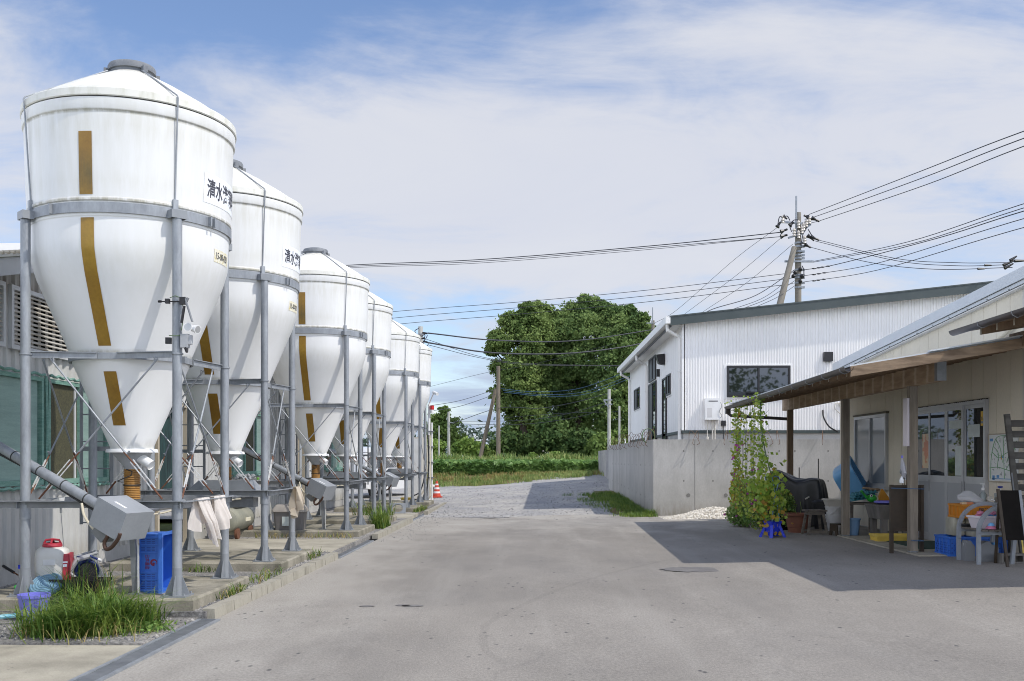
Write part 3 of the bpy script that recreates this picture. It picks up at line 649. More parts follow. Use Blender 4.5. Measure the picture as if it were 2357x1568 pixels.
for k in range(4):
    o_ = .80 if k in (0, 2) else .815; z_ = 1.10 if k in (0, 2) else 1.095
    a_, b_ = ((-.98 if k == 0 else -.8), .8)
    m_ = MB().beam(C(*Rz(k, (a_, -o_, z_+.004))), C(*Rz(k, (b_, -o_, z_+.004))), .07, .007).beam(C(*Rz(k, (a_, -o_+.033, z_-.03))), C(*Rz(k, (b_, -o_+.033, z_-.03))), .007, .06)
    m_.obj('cross_beam', 'galv_dark' if k in (0, 2) else 'galv', silo)
    for s in (-1, 1):
        top = Vector((-s*.52, -.665, 2.47)); bot = Vector((s*.60, -.75-.02*s, 1.125)); d = bot-top
        h1 = top+d*.66; rod = MB().path([C(*Rz(k, p_)) for p_ in (top+Vector((s*.03, 0, -.04)), top+Vector((s*.03, -.01, .01)), top, h1, h1+Vector((s*.03, 0, -.03)), h1+Vector((s*.055, 0, .0)))], .0095, 6)
        ro = rod.obj('brace_rod', 'galv', silo)
        t1, t2 = top+d*.73, top+d*.93; sd = d.cross(Vector((0, 1, 0))).normalized()*.016
        tb = MB()
        for w in (-1, 1): tb.beam(C(*Rz(k, t1+sd*w)), C(*Rz(k, t2+sd*w)), .012, .009)
        tb.obj('turnbuckle', 'zinc', ro)
        MB().tube(C(*Rz(k, h1+Vector((0, 0, -.01)))), C(*Rz(k, t1+d*.03)), .008, 6).obj('eye_bolt', 'rust', ro)
        MB().tube(C(*Rz(k, t2-d*.03)), C(*Rz(k, bot)), .009, 6).obj('eye_bolt', 'rust', ro)
fl = MB().lathe([(.2, 1.61), (.245, 1.607), (.252, 1.595), (.256, 1.572), (.19, 1.572)], 36, (cx, cy, 0)).obj('flange', 'white', silo)
oh = MB().lathe([(.20, 1.572), (.082, 1.43), (.078, 1.40)], 24, (cx, cy, 0)).obj('outlet_hopper', 'hopper_gray', silo)
MB().tube(C(.09, -.05, 1.53), C(.235, -.09, 1.44), .052, 18, caps=False).tube(C(.225, -.087, 1.446), C(.228, -.088, 1.444), .05, 18).obj('sample_spout', 'white', oh)
pr = []
for i in range(17): z = 1.405-i*.0185; pr += [(.074, z), (.083, z-.006), (.083, z-.012), (.074, z-.018)]
hs = MB().lathe(pr, 24, (cx, cy, 0)).obj('hose', 'hose_amber', silo)
MB().lathe([(.075, 1.247), (.087, 1.245), (.087, 1.233), (.075, 1.231)], 24, (cx, cy, 0)).path([C(-.02, -.09, 1.40), C(.05, -.12, 1.38), C(.04, -.12, 1.34), C(-.10, -.13, 1.28), C(-.05, -.12, 1.27)], .006, 5).obj('hose_clamp', 'hose_dark', hs)
# ladder on the rear leg
ld = MB(); lx, ly = -HH, HH+.09
for sx in (-.17, .17): ld.beam(C(lx+sx, ly, .78), C(lx+sx, ly, 4.6), .012, .035, up=(1, 0, 0))
z = .8
while z < 4.55: ld.tube(C(lx-.17, ly, z), C(lx+.17, ly, z), .008, 6); z += .3
ld.beam(C(lx-.17, ly-.02, 1.62), C(lx+.17, ly-.02, 1.62), .01, .05)
ld.obj('ladder', 'steel_gray', silo)
# trough under the hose
tr = MB().prism([(-.30, 1.22), (.36, 1.22), (.55, 1.00), (-.55, 1.00)], 'y', -.20, .14)
tr.v = [(x+cx, y+cy, z) for x, y, z in tr.v]
tr.obj('trough', 'steel_gray', silo)
tr = MB().bb(cx-.5, cx+.42, cy-.15, cy+.1, .86, .985); tr.obj('trough_base', 'galv_dark', silo)
BASE = kids(silo)
# lettering on a sign that wraps the tank
def wrap(vs, t0, z0, sc=1, off=.0045):
    out = []
    for x, y, _ in vs:
        z = z0+y; r = rad(z)+off; t = t0+x*sc/rad(z); out.append((cx+r*math.cos(t), cy+r*math.sin(t), z))
    return out
def sign(par, nm, s, t0, size, z0, wid, hgt, mat_, x0, squeeze=.78, off=.004):
    sg = patch(nm, mat_, par, t0+wid/2/rad(z0), wid, z0-hgt*.26, z0+hgt*.74, 4, .0025, 20)
    vs, fs = text(s, size, off); m_ = MB(); m_.add(wrap([(x*squeeze+x0, y, 0) for x, y, _ in vs], t0, z0), fs); m_.obj('lettering', 'ink', sg)
    return sg
sign(silo, 'name_sign', '清水港飼料', math.radians(-26), .195, 4.11, .92, .29, 'sign_white', .04, .68, .004)
sign(silo, 'date_label', '15-08-020', math.radians(-14), .095, 3.52, .36, .13, 'label_yellow', .02, .75, .001)
lab = ['', 'second white feed silo, just behind the nearest one, with black characters on its side', 'third white feed silo from the camera, right after the wide gap',
       'fourth white feed silo from the camera, half hidden behind the third', 'fifth white feed silo, narrow in view beside the farthest one', 'sixth white feed silo at the far end of the row, smallest in view']
silos = [silo]
for i in range(1, 6):
    sk = set()
    if i != 1: sk |= {'name_sign', 'date_label'}
    if i in (2, 4): sk |= {'trough', 'trough_base'}
    silos.append(dup(silo, (S0.x-.05, S0.y+SY[i]-SY[0], .2), lab[i], skip=sk))
for c in kids(silo):
    if c.name.split('.')[0] in ('trough', 'trough_base'): bpy.data.objects.remove(c)
# augers with motor boxes
Rb = Matrix.Rotation(math.radians(-20), 3, 'Z'); ang = math.radians(24)
def loc_(x, y, z): return Vector((cx, cy, 0))+Vector((x, y, z))
au = thing('feed_auger', 'feed auger with grey motor box in front of the nearest silo', 'feed auger', (cx, cy-.8, .2), group='feed augers between the silos')
bc = loc_(.335, -1.06, .965)
Rt = Rb @ Matrix.Rotation(ang, 3, 'Y')
bx = MB().box((0, 0, 0), (.36, .36, .275)); b_ = MB().join(bx, bc, Rt)
mb = b_.obj('motor_box', 'box_gray', au, smooth=False)
MB().join(MB().bb(-.06, .08, -.10, -.07, .1385, .1395), bc, Rt).obj('paint_streak', 'white', mb)
MB().join(MB().prism([(-.16, -.138), (.01, -.138), (-.05, -.27), (-.19, -.23)], 'y', -.10, .05), bc, Rt).obj('chute', 'galv_dark', mb)
lp = [Vector((.06, -.17, -.14)), Vector((.05, -.17, -.22)), Vector((.09, -.17, -.26)), Vector((.14, -.172, -.22)), Vector((.18, -.175, -.12)), Vector((.185, -.178, -.06))]
MB().path([bc+Rt @ v for v in spline([Vector((p.x, p.y, p.z)) for p in lp], 4)], .018, 8).obj('drive_belt', 'belt', mb)
ta = bc+Rt @ Vector((-.14, .02, -.02)); td = (Rb @ Matrix.Rotation(ang, 3, 'Y')) @ Vector((-1, 0, 0))
tu = MB().tube(ta, ta+td*2.36, .048, 20)
tb_ = tu.obj('conveyor_tube', 'galv', au)
ct = MB()
for q in (.32, .62, .95, 1.3): ct.tube(ta+td*q, ta+td*(q+.012), .0505, 16)
ct.path([ta+td*t_+Vector((0, -.02, -.055-.01*math.sin(t_*5))) for t_ in [i*.1 for i in range(24)]], .011, 6).obj('tube_cable', 'hose_dark', tb_)
MB().tube(ta+td*.02, ta+td*.16, .0495, 16).obj('rust_patch', 'rust', tb_)
MB().path(spline([ta+td*.36+Vector((0, -.05, -.06)), ta+td*.30+Vector((0, -.08, -.16)), ta+td*.16+Vector((.02, -.1, -.24)), ta+td*.02+Vector((0, -.1, -.2)), bc+Rt @ Vector((-.1, -.15, -.1))], 6), .012, 8).obj('cable', 'cable_cream', au)
po = MB(); px_ = loc_(.285, -.60, 0); po.beam((px_.x, px_.y, .21), (px_.x-.03, px_.y-.02, .92), .055, .06).box((px_.x, px_.y, .206), (.13, .1, .012)); po.obj('support_post', 'galv_dark', au)
MB().bb(px_.x+.03, px_.x+.045, px_.y-.05, px_.y-.04, .22, .86).obj('post_edge', 'zinc', au)
ft0 = loc_(.30, -.60, 1.02); ft1 = loc_(.18, 3.26-.15, 1.02)
MB().tube(ft0, ft1, .045, 16).tube(ft0+(ft1-ft0)*.12, ft0+(ft1-ft0)*.125, .049, 16).obj('feed_tube', 'galv', au)
MB().path([ft0+(ft1-ft0)*(i/12)+Vector((.03, -.0, -.055-.015*math.sin(i))) for i in range(13)], .01, 6).obj('tube_cable', 'cable_cream', au)
for i, l_ in ((2, 'feed auger with grey motor box at the third silo, above the concrete pad'), (4, 'small far feed auger with motor box at the fifth silo')):
    dup(au, (cx-.05, cy-.8+SY[i]-SY[0], .2), l_)
# ================= BARN (left) =================
BX = -5.92
barn = thing('livestock_barn', 'long pale corrugated barn behind the feed silos with green netted windows', 'barn', (BX, 19, 0))
def ribs(m, P, along, outw, z0, z1f, length, pitch=.18, dep=.032, top=.45):
    """trapezoid sheet: vertical ribs along a line"""
    P, along, outw = Vector(P), Vector(along), Vector(outw); s = 0; q = []
    while s < length:
        for f, d in ((0, 0), (.5*(1-top), 0), (.5*(1-top)+.12, 1), (.5*(1+top), 1), (.5*(1+top)+.12, 0)):
            t = s+f*pitch
            if t <= length: q.append((t, d*dep))
        s += pitch
    q.append((length, 0)); vs = []
    for t, d in q:
        p = P+along*t+outw*d; vs += [(p.x, p.y, z0), (p.x, p.y, z1f(t))]
    return m.add(vs, [(2*i, 2*i+2, 2*i+3, 2*i+1) for i in range(len(q)-1)])
def rake(Y): return 3.62+.235*(Y-11.07) if Y < 17.5 else 3.62+.235*6.43-.235*(Y-17.5)
wm = MB()
segs = [(7.0, 15.5), (17.0, 24.9), (25.75, 31.2)]
for a, b in segs: ribs(wm, (BX, a, 0), (0, 1, 0), (1, 0, 0), .27, lambda t, a=a: max(2.9, rake(a+t)), b-a)
for a, b in ((15.5, 17.0), (24.9, 25.75)): ribs(wm, (BX, a, 0), (0, 1, 0), (1, 0, 0), 2.45, lambda t, a=a: max(2.9, rake(a+t)), b-a)
wm.bb(BX-6, BX, 31.17, 31.2, .27, 2.9)
wm.obj('wall', 'barn_wall', barn, smooth=False)
f_ = MB()
for a, b in segs: f_.bb(BX-.1, BX+.015, a, b, -.1, .27)
f_.obj('foundation', 'concrete', barn)
# rake fascia and roof
rf = MB(); fa = MB()
for (ya, yb) in ((5.0, 17.5), (17.5, 32)):
    za, zb = rake(ya), rake(yb)
    if yb > 30: yb = 25.2; zb = rake(yb)
    fa.add([(BX+.30, ya, za-.02), (BX+.30, yb, zb-.02), (BX+.30, yb, zb+.17), (BX+.30, ya, za+.17), (BX+.34, ya, za-.02), (BX+.34, yb, zb-.02), (BX+.34, yb, zb+.17), (BX+.34, ya, za+.17)],
           [(0, 1, 2, 3), (7, 6, 5, 4), (0, 4, 5, 1), (2, 6, 7, 3), (1, 5, 6, 2), (0, 3, 7, 4)])
    rf.add([(BX+.38, ya, za+.18), (BX+.38, yb, zb+.18), (BX-9, yb, zb+.18), (BX-9, ya, za+.18), (BX+.38, ya, za+.215), (BX+.38, yb, zb+.215), (BX-9, yb, zb+.215), (BX-9, ya, za+.215)],
           [(0, 1, 2, 3), (7, 6, 5, 4), (0, 4, 5, 1), (2, 6, 7, 3), (1, 5, 6, 2), (0, 3, 7, 4)])
    fa.add([(BX, ya, za-.02), (BX, yb, zb-.02), (BX+.30, yb, zb-.02), (BX+.30, ya, za-.02)], [(0, 1, 2, 3)])
rr = rf.obj('roof', 'barn_roof', barn); fa.obj('fascia', 'barn_trim', rr)
rc = MB()
for i in range(110):
    y = 5+i*.115
    if y < 17.5: rc.tube((BX+.2, y, rake(y)+.225), (BX+.40, y, rake(y)+.225), .018, 6)
rc.obj('roof_edge', 'timber_pale', rr)
# gable louvres
for y0 in (9.1, 11.06, 13.4):
    y1 = y0+(1.83 if y0 < 11 else 2.1); z0, z1 = 2.80, 3.42; x = BX+.03
    fm = MB().bb(x, x+.05, y0, y1, z1, z1+.05).bb(x, x+.05, y0, y1, z0-.05, z0).bb(x, x+.05, y0, y0+.05, z0, z1).bb(x, x+.05, y1-.05, y1, z0, z1)
    fr = fm.obj('vent_louvre', 'barn_trim', barn)
    s = MB(); n = 12
    for i in range(n):
        z = z0+(i+.5)*(z1-z0)/n
        s.beam((x+.02, y0+.05, z), (x+.02, y1-.05, z), .04, .012, up=(.5, 0, .6))
    s.obj('slats', 'louver', fr)
    MB().bb(x-.03, x-.004, y0+.02, y1-.02, z0, z1).obj('dark_back', 'dark', fr)
# netted windows
def bwin(y0, y1, panes):
    z0, z1 = 1.2, 2.48; x = BX+.025
    fm = MB().bb(x, x+.06, y0, y1, z1-.05, z1).bb(x, x+.06, y0, y1, z0, z0+.06).bb(x, x+.06, y0, y0+.05, z0+.06, z1-.05).bb(x, x+.06, y1-.05, y1, z0+.06, z1-.05)
    n = len(panes); w = (y1-y0-.1)/n
    for i in range(1, n): fm.bb(x, x+.055, y0+.05+i*w-.03, y0+.05+i*w+.03, z0+.06, z1-.05)
    wf = fm.obj('window', 'net_green', barn)
    for i, c in enumerate(panes):
        a, b = y0+.05+i*w+.031, y0+.05+(i+1)*w-.031
        if i == 0: a = y0+.051
        MB().bb(x+.002, x+.02, a, b, z0+.061, z1-.051).obj('pane', c, wf)
        if c == 'mesh_dark': MB().bb(x+.022, x+.035, b-.09, b-.05, z0+.06, z1-.05).obj('sash_bar', 'barn_trim', wf)
    rp = [(x+.07, y0+(y1-y0)*i/30, z1+.03+.012*math.sin(i*1.9)) for i in range(31)]
    rp2 = [(x+.07, y0+(y1-y0)*i/30, z0-.03+.012*math.sin(i*2.3)) for i in range(31)]
    MB().path(rp, .017, 6).path(rp2, .02, 6).path([(x+.07, y1+.03, z1+.02), (x+.075, y1+.05, 1.9), (x+.07, y1+.03, z0-.03)], .018, 6).obj('net_roll', 'net_green', wf)
bwin(9.3, 11.78, ['net_pale', 'net_pale']); bwin(11.9, 13.6, ['mesh_dark', 'net_pale']); bwin(19.3, 21.8, ['net_pale', 'mesh_dark', 'net_pale']); bwin(28.0, 30.9, ['mesh_dark', 'net_pale', 'net_pale'])
for y0, y1 in ((15.5, 17.0), (24.9, 25.75)):
    dr = MB().bb(BX-.6, BX-.55, y0, y1, .1, 2.45).bb(BX-.6, BX, y0-.02, y0, .1, 2.45).obj('doorway', 'dark', barn)
    MB().bb(BX-.02, BX+.05, y0, y0+.06, .1, 2.45).bb(BX-.02, BX+.05, y1-.2, y1, .1, 2.45).bb(BX-.02, BX+.05, y0+.06, y1-.2, 2.38, 2.45).obj('door_frame', 'timber_pale', dr)
    MB().grid(lambda u, v: (BX-.1+.03*math.sin(u*40), y0+.08+(y1-y0-.3)*u, 1.0+1.4*v), 40, 2).obj('net_curtain', 'curtain_net', dr)
# ================= CONCRETE RETAINING WALL =================
wa = Vector((3.12, 25.75, 0)); wb = Vector((2.84, 37.2, 0)); TZ = 2.02
rw = thing('retaining_wall', 'grey concrete retaining wall with rebar loops under the white building', 'retaining wall', (3.12, 25.75, 0))
MB().add([(wa.x, wa.y, -.2), (12, wa.y, -.2), (12, wa.y, TZ), (wa.x, wa.y, TZ), (wa.x+.2, wa.y+.2, -.2), (12, wa.y+.2, -.2), (12, wa.y+.2, TZ), (wa.x+.2, wa.y+.2, TZ),
          (wb.x, wb.y, -.2), (wb.x, wb.y, TZ), (wb.x+.2, wb.y, TZ), (wb.x+.2, wb.y, -.2)],
         [(0, 1, 2, 3), (3, 2, 6, 7), (5, 6, 2, 1), (4, 7, 6, 5), (0, 3, 9, 8), (3, 7, 10, 9), (8, 9, 10, 11), (4, 11, 10, 7)]).obj('wall_body', 'concrete_wall', rw, smooth=False)
hl = MB(); jn = MB()
for X in (3.9, 4.65, 5.35, 6.35, 6.75, 7.6, 8.2):
    for z in (1.72, .95): hl.tube((X, wa.y-.004, z), (X, wa.y+.05, z), .022, 10)
for X in (4.02, 4.98): hl.tube((X, wa.y-.006, .58), (X, wa.y+.05, .58), .05, 14)
for i in range(11):
    y = wa.y+.6+i*.95; X = wa.x+(wb.x-wa.x)*(y-wa.y)/(wb.y-wa.y)
    for z in (.45+.03*i, 1.35): hl.tube((X-.004, y, z), (X+.05, y, z), .025, 8)
hl.obj('tie_holes', 'concrete_dark', rw)
for X in (4.18, 5.4, 5.52, 8.05): jn.bb(X, X+.012, wa.y-.003, wa.y+.01, 0, TZ-.01)
for i in range(5):
    y = wa.y+1.7+i*2; X = wa.x+(wb.x-wa.x)*(y-wa.y)/(wb.y-wa.y); jn.bb(X-.003, X+.01, y, y+.014, 0, TZ-.01)
jn.obj('wall_joints', 'concrete_dark', rw)
def rebar(x, y, dx, dy, s=1):
    P = [(x, y, TZ-.05), (x+.02*dx, y+.02*dy, TZ+.22*s), (x+.10*dx, y+.10*dy, TZ+.30*s), (x+.22*dx, y+.22*dy, TZ+.18*s), (x+.40*dx, y+.40*dy, TZ-.10*s), (x+.37*dx, y+.37*dy, TZ-.16*s), (x+.30*dx, y+.30*dy, TZ-.19*s)]
    MB().path(spline(P, 4), .006, 6).obj('rebar_loop', 'rust_wire', rw)
for X in (4.0, 4.25, 5.0, 5.55, 5.95, 6.25, 7.45): rebar(X+.05, wa.y+.12, random.uniform(-.75, .75), -.85, .75)
for i in range(17):
    y = wa.y+.4+i*.64; X = wa.x+(wb.x-wa.x)*(y-wa.y)/(wb.y-wa.y); rebar(X+.1, y, -.62, random.uniform(-.7, .5), random.uniform(.7, 1.1))
for k_ in range(3): MB().path([(wa.x+.03+.17*math.cos(t), wa.y+1.3+.2*k_*.3+.2*math.sin(t)*.4, TZ+.12+.2*math.sin(t)) for t in [i*.3 for i in range(22)]], .009, 6).obj('hose_loop', 'cord', rw)
kind(MB().bb(3.3, 24, 25.94, 50, -.1, 1.93).obj('terrace', 'gravel'), 'structure')
MB_t = MB()
# ================= WHITE BUILDING =================
WX, WY, WY2 = 4.11, 27.3, 42.0
wbld = thing('white_building', 'white ribbed metal building with dark green roof edge above the concrete wall', 'building', (WX, WY, 1.93))
rz = lambda X: 5.14+.105*(X-3.67)
w = MB(); ribs(w, (WX+.03, WY, 0), (1, 0, 0), (0, -1, 0), 2.30, lambda t: rz(WX+t)+.02, 12, .074, .022, .42); w.obj('front_wall', 'corrugated', wbld, smooth=False)
sw = MB().bb(WX, WX+.06, WY, WY2, 2.30, rz(WX)+.05)
y = WY+.455
sd = sw.obj('side_wall', 'siding', wbld)
gv = MB()
while y < WY2: gv.bb(WX-.0015, WX+.002, y, y+.006, 2.3, rz(WX)); y += .455
gv.obj('siding_joints', 'pail_gray', sd)
MB().bb(WX-.03, WX+.03, WY-.022, WY+.03, 2.30, rz(WX)).obj('corner_trim', 'corrugated', wbld)
MB().bb(WX+.02, 16, WY+.03, WY2-.05, 1.6, 2.22).obj('foundation', 'concrete', wbld)
MB().bb(WX-.02, 16, WY-.03, WY+.03, 2.22, 2.30).bb(WX-.02, WX+.03, WY+.03, WY2, 2.22, 2.299).obj('base_flashing', 'roof_green', wbld)
RY0, RX0 = WY-.36, 3.70
def slab(m, x0, x1, y0, y1, f0, f1):
    return m.add([(x0, y0, f0(x0)), (x1, y0, f0(x1)), (x1, y1, f0(x1)), (x0, y1, f0(x0)), (x0, y0, f1(x0)), (x1, y0, f1(x1)), (x1, y1, f1(x1)), (x0, y1, f1(x0))],
                 [(3, 2, 1, 0), (4, 5, 6, 7), (0, 1, 5, 4), (1, 2, 6, 5), (2, 3, 7, 6), (3, 0, 4, 7)])
roof = slab(MB(), RX0, 17, RY0, WY2+.3, lambda x: rz(x)+.06, lambda x: rz(x)+.20).obj('roof', 'roof_green', wbld)
slab(MB(), RX0+.02, 17, RY0-.015, RY0-.001, lambda x: rz(x)-.03, lambda x: rz(x)+.20).obj('fascia', 'roof_green', roof)
slab(MB(), RX0, 17, RY0-.03, RY0+.02, lambda x: rz(x)+.201, lambda x: rz(x)+.235).obj('roof_edge', 'roof_green', roof)
slab(MB(), RX0+.03, 17, RY0+.0, WY-.02, lambda x: rz(x)+.03, lambda x: rz(x)+.059).bb(RX0+.03, WX-.001, WY-.02, WY2, rz(3.9)+.0, rz(3.9)+.02).obj('soffit', 'soffit', roof)
MB().bb(RX0-.09, RX0+.02, RY0-.02, WY2+.3, 5.17, 5.185).bb(RX0-.11, RX0-.09, RY0-.02, WY2+.3, 5.17, 5.36).bb(RX0-.09, RX0+.02, RY0-.02, RY0, 5.185, 5.36).obj('gutter', 'pvc', roof)
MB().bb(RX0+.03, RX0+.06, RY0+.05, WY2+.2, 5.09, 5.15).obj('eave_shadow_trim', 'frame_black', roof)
for y in (WY+.12, 35.4, 41.6):
    MB().path([(RX0-.03, y-.25, 5.17), (RX0-.03, y-.25, 5.02), (WX-.12, y, 4.88), (WX-.07, y, 4.80), (WX-.07, y, 2.0)], .05, 12).bb(WX-.125, WX-.0, y-.055, y+.055, 3.9, 3.93).bb(WX-.125, WX-.0, y-.055, y+.055, 3.0, 3.03).obj('downpipe', 'pvc', wbld)
def bbf(m, ax, a0, a1, p, d, z0, z1):
    """box on the side face (ax 'x') or the front face (ax 'y'), sticking out by d from plane p"""
    return m.bb(p-d, p, a0, a1, z0, z1) if ax == 'x' else m.bb(a0, a1, p-d, p, z0, z1)
def window(par, nm, ax, p, a0, a1, z0, z1, sash=1, fm='frame_black', gl='glass_dark', t=.05, gm=None, trim=None, d=.05):
    f = MB(); bbf(f, ax, a0, a1, p, d, z1-t, z1); bbf(f, ax, a0, a1, p, d, z0, z0+t); bbf(f, ax, a0, a0+t, p, d, z0+t, z1-t); bbf(f, ax, a1-t, a1, p, d, z0+t, z1-t)
    for i in range(1, sash+1):
        if sash > 1 or sash == 1: 
            if i < sash or sash == 1:
                pass
    n = sash; wdt = (a1-a0-2*t)/n
    for i in range(1, n): bbf(f, ax, a0+t+i*wdt-t*.4, a0+t+i*wdt+t*.4, p, d*.9, z0+t, z1-t)
    o = f.obj(nm, fm, par)
    for i in range(n):
        q = MB(); bbf(q, ax, a0+t+i*wdt+(t*.4 if i else 0), a0+t+(i+1)*wdt-(t*.4 if i < n-1 else 0), p, .02+.008*(i % 2), z0+t, z1-t); q.obj('pane', (gm[i] if gm else gl), o)
    if trim:
        q = MB(); e = .07; bbf(q, ax, a0-e, a1+e, p, .025, z1, z1+e*.6); bbf(q, ax, a0-e, a1+e, p, .025, z0-e*.6, z0); bbf(q, ax, a0-e, a0, p, .024, z0, z1); bbf(q, ax, a1, a1+e, p, .024, z0, z1); q.obj('frame', trim, o)
    return o
window(wbld, 'window', 'x', WX, 38.0, 40.0, 3.46, 4.27, 2, gm=['glass_dark', 'frame_black'], trim='white')
window(wbld, 'window', 'x', WX, 33.1, 34.95, 4.18, 4.98, 2, gl='frame_black')
window(wbld, 'glass_door', 'x', WX, 33.0, 35.0, 2.1, 4.12, 2, gm=['glass', 'frame_black'])
window(wbld, 'glass_door', 'x', WX, 30.5, 31.35, 2.1, 4.02, 1, gl='glass')
window(wbld, 'window', 'x', WX, 29.5, 30.44, 3.43, 4.05, 2, gm=['glass', 'frame_black'], trim='white')
window(wbld, 'window', 'y', WY-.016, 5.30, 7.02, 3.20, 4.06, 2, t=.06, trim='corrugated', d=.06)
MB().prism([(WX-.02, 4.78), (WX-.27, 4.75), (WX-.20, 4.48), (WX-.02, 4.44)], 'y', 30.9, 31.2).obj('spot_lamp', 'frame_black', wbld)
bbf(MB(), 'x', 32.2, 32.35, WX, .1, 4.18, 4.42).obj('wall_lamp', 'frame_black', wbld); bbf(MB(), 'x', 27.75, 28.0, WX, .03, 4.35, 4.72).obj('vent_plate', 'frame_black', wbld)
bbf(MB(), 'y', 7.92, 8.15, WY-.016, .12, 4.17, 4.42).obj('vent_hood', 'black', wbld)
MB().tube((8.4, WY-.02, 3.0), (8.4, WY-.07, 3.0), .06, 14).path([(8.38, WY-.08, 3.05), (8.22, WY-.1, 3.02), (8.2, WY-.1, 2.88), (8.35, WY-.1, 2.75)], .015, 6).obj('valve', 'basin_cream', wbld)
MB().path(spline([(7.9, WY-.05, 2.85), (7.91, WY-.08, 2.65), (8.05, WY-.1, 2.4), (8.3, WY-.08, 2.25)], 5), .02, 6).obj('cable', 'frame_black', wbld)
bbf(MB(), 'y', 8.62, 8.80, WY-.016, .06, 3.6, 4.1).obj('window_edge', 'frame_black', wbld)
ht = thing('water_heater', 'white gas water heater on the white ribbed wall', 'water heater', (4.9, WY-.1, 2.58))
hb_ = MB().bb(4.68, 5.09, WY-.24, WY-.018, 2.58, 3.16).obj('heater_body', 'white', ht)
MB().bb(4.77, 5.02, WY-.2425, WY-.2405, 3.07, 3.095).obj('exhaust_slot', 'black', ht); MB().bb(4.73, 4.86, WY-.2422, WY-.2403, 2.64, 2.9).obj('rating_label', 'pail_gray', ht)
MB().tube((4.76, WY-.1, 2.58), (4.76, WY-.1, 2.0), .014, 8).tube((4.9, WY-.1, 2.58), (4.9, WY-.1, 2.0), .02, 8).tube((4.97, WY-.08, 2.58), (4.97, WY-.08, 2.0), .018, 8).tube((4.76, WY-.1, 2.12), (4.76, WY-.1, 2.0), .04, 10).obj('pipes', 'basin_cream', ht)
MB().path(spline([(5.07, WY-.2, 3.12), (5.12, WY-.24, 2.95), (5.06, WY-.26, 2.8), (5.12, WY-.26, 2.68), (5.04, WY-.2, 2.58)], 5), .007, 5).obj('cable', 'galv_dark', ht)
pb = thing('outdoor_socket', 'small black outdoor socket box beside the water heater', 'socket box', (5.2, WY-.05, 2.45))
MB().bb(5.14, 5.26, WY-.10, WY-.018, 2.42, 2.56).obj('box', 'black', pb); MB().tube((5.2, WY-.06, 2.42), (5.2, WY-.06, 1.95), .012, 6).obj('cable', 'black', pb)
# ================= BEIGE SHOP =================
BW = 6.92; SY0, SY1 = 14.14, 22.55
shop = thing('beige_shop', 'beige panelled farm shop with aluminium sliding doors on the right', 'shop building', (BW, SY0, 0))
rk = lambda Y: 3.635+.058*(22.4-Y)
sb = MB().add([(BW+.012, SY0+.01, 0), (BW+.012, SY1, 0), (BW+.012, SY1, rk(SY1)), (BW+.012, SY0+.01, rk(SY0)), (16, SY0+.01, 0), (16, SY1, 0), (16, SY1, rk(SY1)), (16, SY0+.01, rk(SY0))],
              [(0, 1, 2, 3), (4, 7, 6, 5), (0, 3, 7, 4), (1, 5, 6, 2)]).obj('wall_backing', 'groove', shop)
pn = MB(); y = SY0; X = BW
while y < SY1-.02:
    e = min(y+.425, SY1)
    pn.add([(X, y+.004, .12), (X, e-.004, .12), (X, e-.004, rk(e)), (X, y+.004, rk(y)), (X+.02, y+.004, .12), (X+.02, e-.004, .12), (X+.02, e-.004, rk(e)), (X+.02, y+.004, rk(y))],
           [(0, 1, 2, 3), (0, 3, 7, 4), (1, 5, 6, 2), (0, 4, 5, 1)]); y = e
x = BW+.02
while x < 12:
    pn.add([(x+.004, SY0, .12), (x+.421, SY0, .12), (x+.421, SY0, rk(SY0)), (x+.004, SY0, rk(SY0))], [(0, 1, 2, 3)]); x += .425
wl = pn.obj('wall', 'beige', shop, smooth=False)
MB().bb(BW-.006, BW+.06, SY0-.007, SY0+.05, .12, rk(SY0)-.01).obj('corner_trim', 'basin_cream', shop)
MB().bb(BW-.01, 16, SY0-.01, SY1+.01, -.1, .12).obj('foundation', 'concrete', shop)
fx = 6.80; r0, r1 = 12.6, 22.65
def sl_(m, x0, x1, lo, hi): return m.add([(x0, r0, rk(r0)+lo), (x0, r1, rk(r1)+lo), (x0, r1, rk(r1)+hi), (x0, r0, rk(r0)+hi), (x1, r0, rk(r0)+lo), (x1, r1, rk(r1)+lo), (x1, r1, rk(r1)+hi), (x1, r0, rk(r0)+hi)],
                                         [(0, 1, 2, 3), (7, 6, 5, 4), (0, 4, 5, 1), (2, 6, 7, 3), (1, 5, 6, 2), (0, 3, 7, 4)])
ro = sl_(MB(), fx, 16, .0, .045).obj('roof', 'barn_roof', shop)
sl_(MB(), fx-.02, fx-.001, -.12, .045).obj('fascia', 'rake_white', ro); sl_(MB(), fx+.012, fx+.03, -.175, -.125).obj('fascia_strip', 'rake_white', ro)
sl_(MB(), fx+.03, BW+.02, -.20, -.185).obj('soffit', 'soffit', ro)
sc_ = MB()
for i in range(14): yy = r0+.4+i*.68; sc_.tube((fx-.006, yy, rk(yy)-.17), (fx+.01, yy, rk(yy)-.17), .008, 6)
sc_.obj('fixing_screws', 'galv_dark', ro)
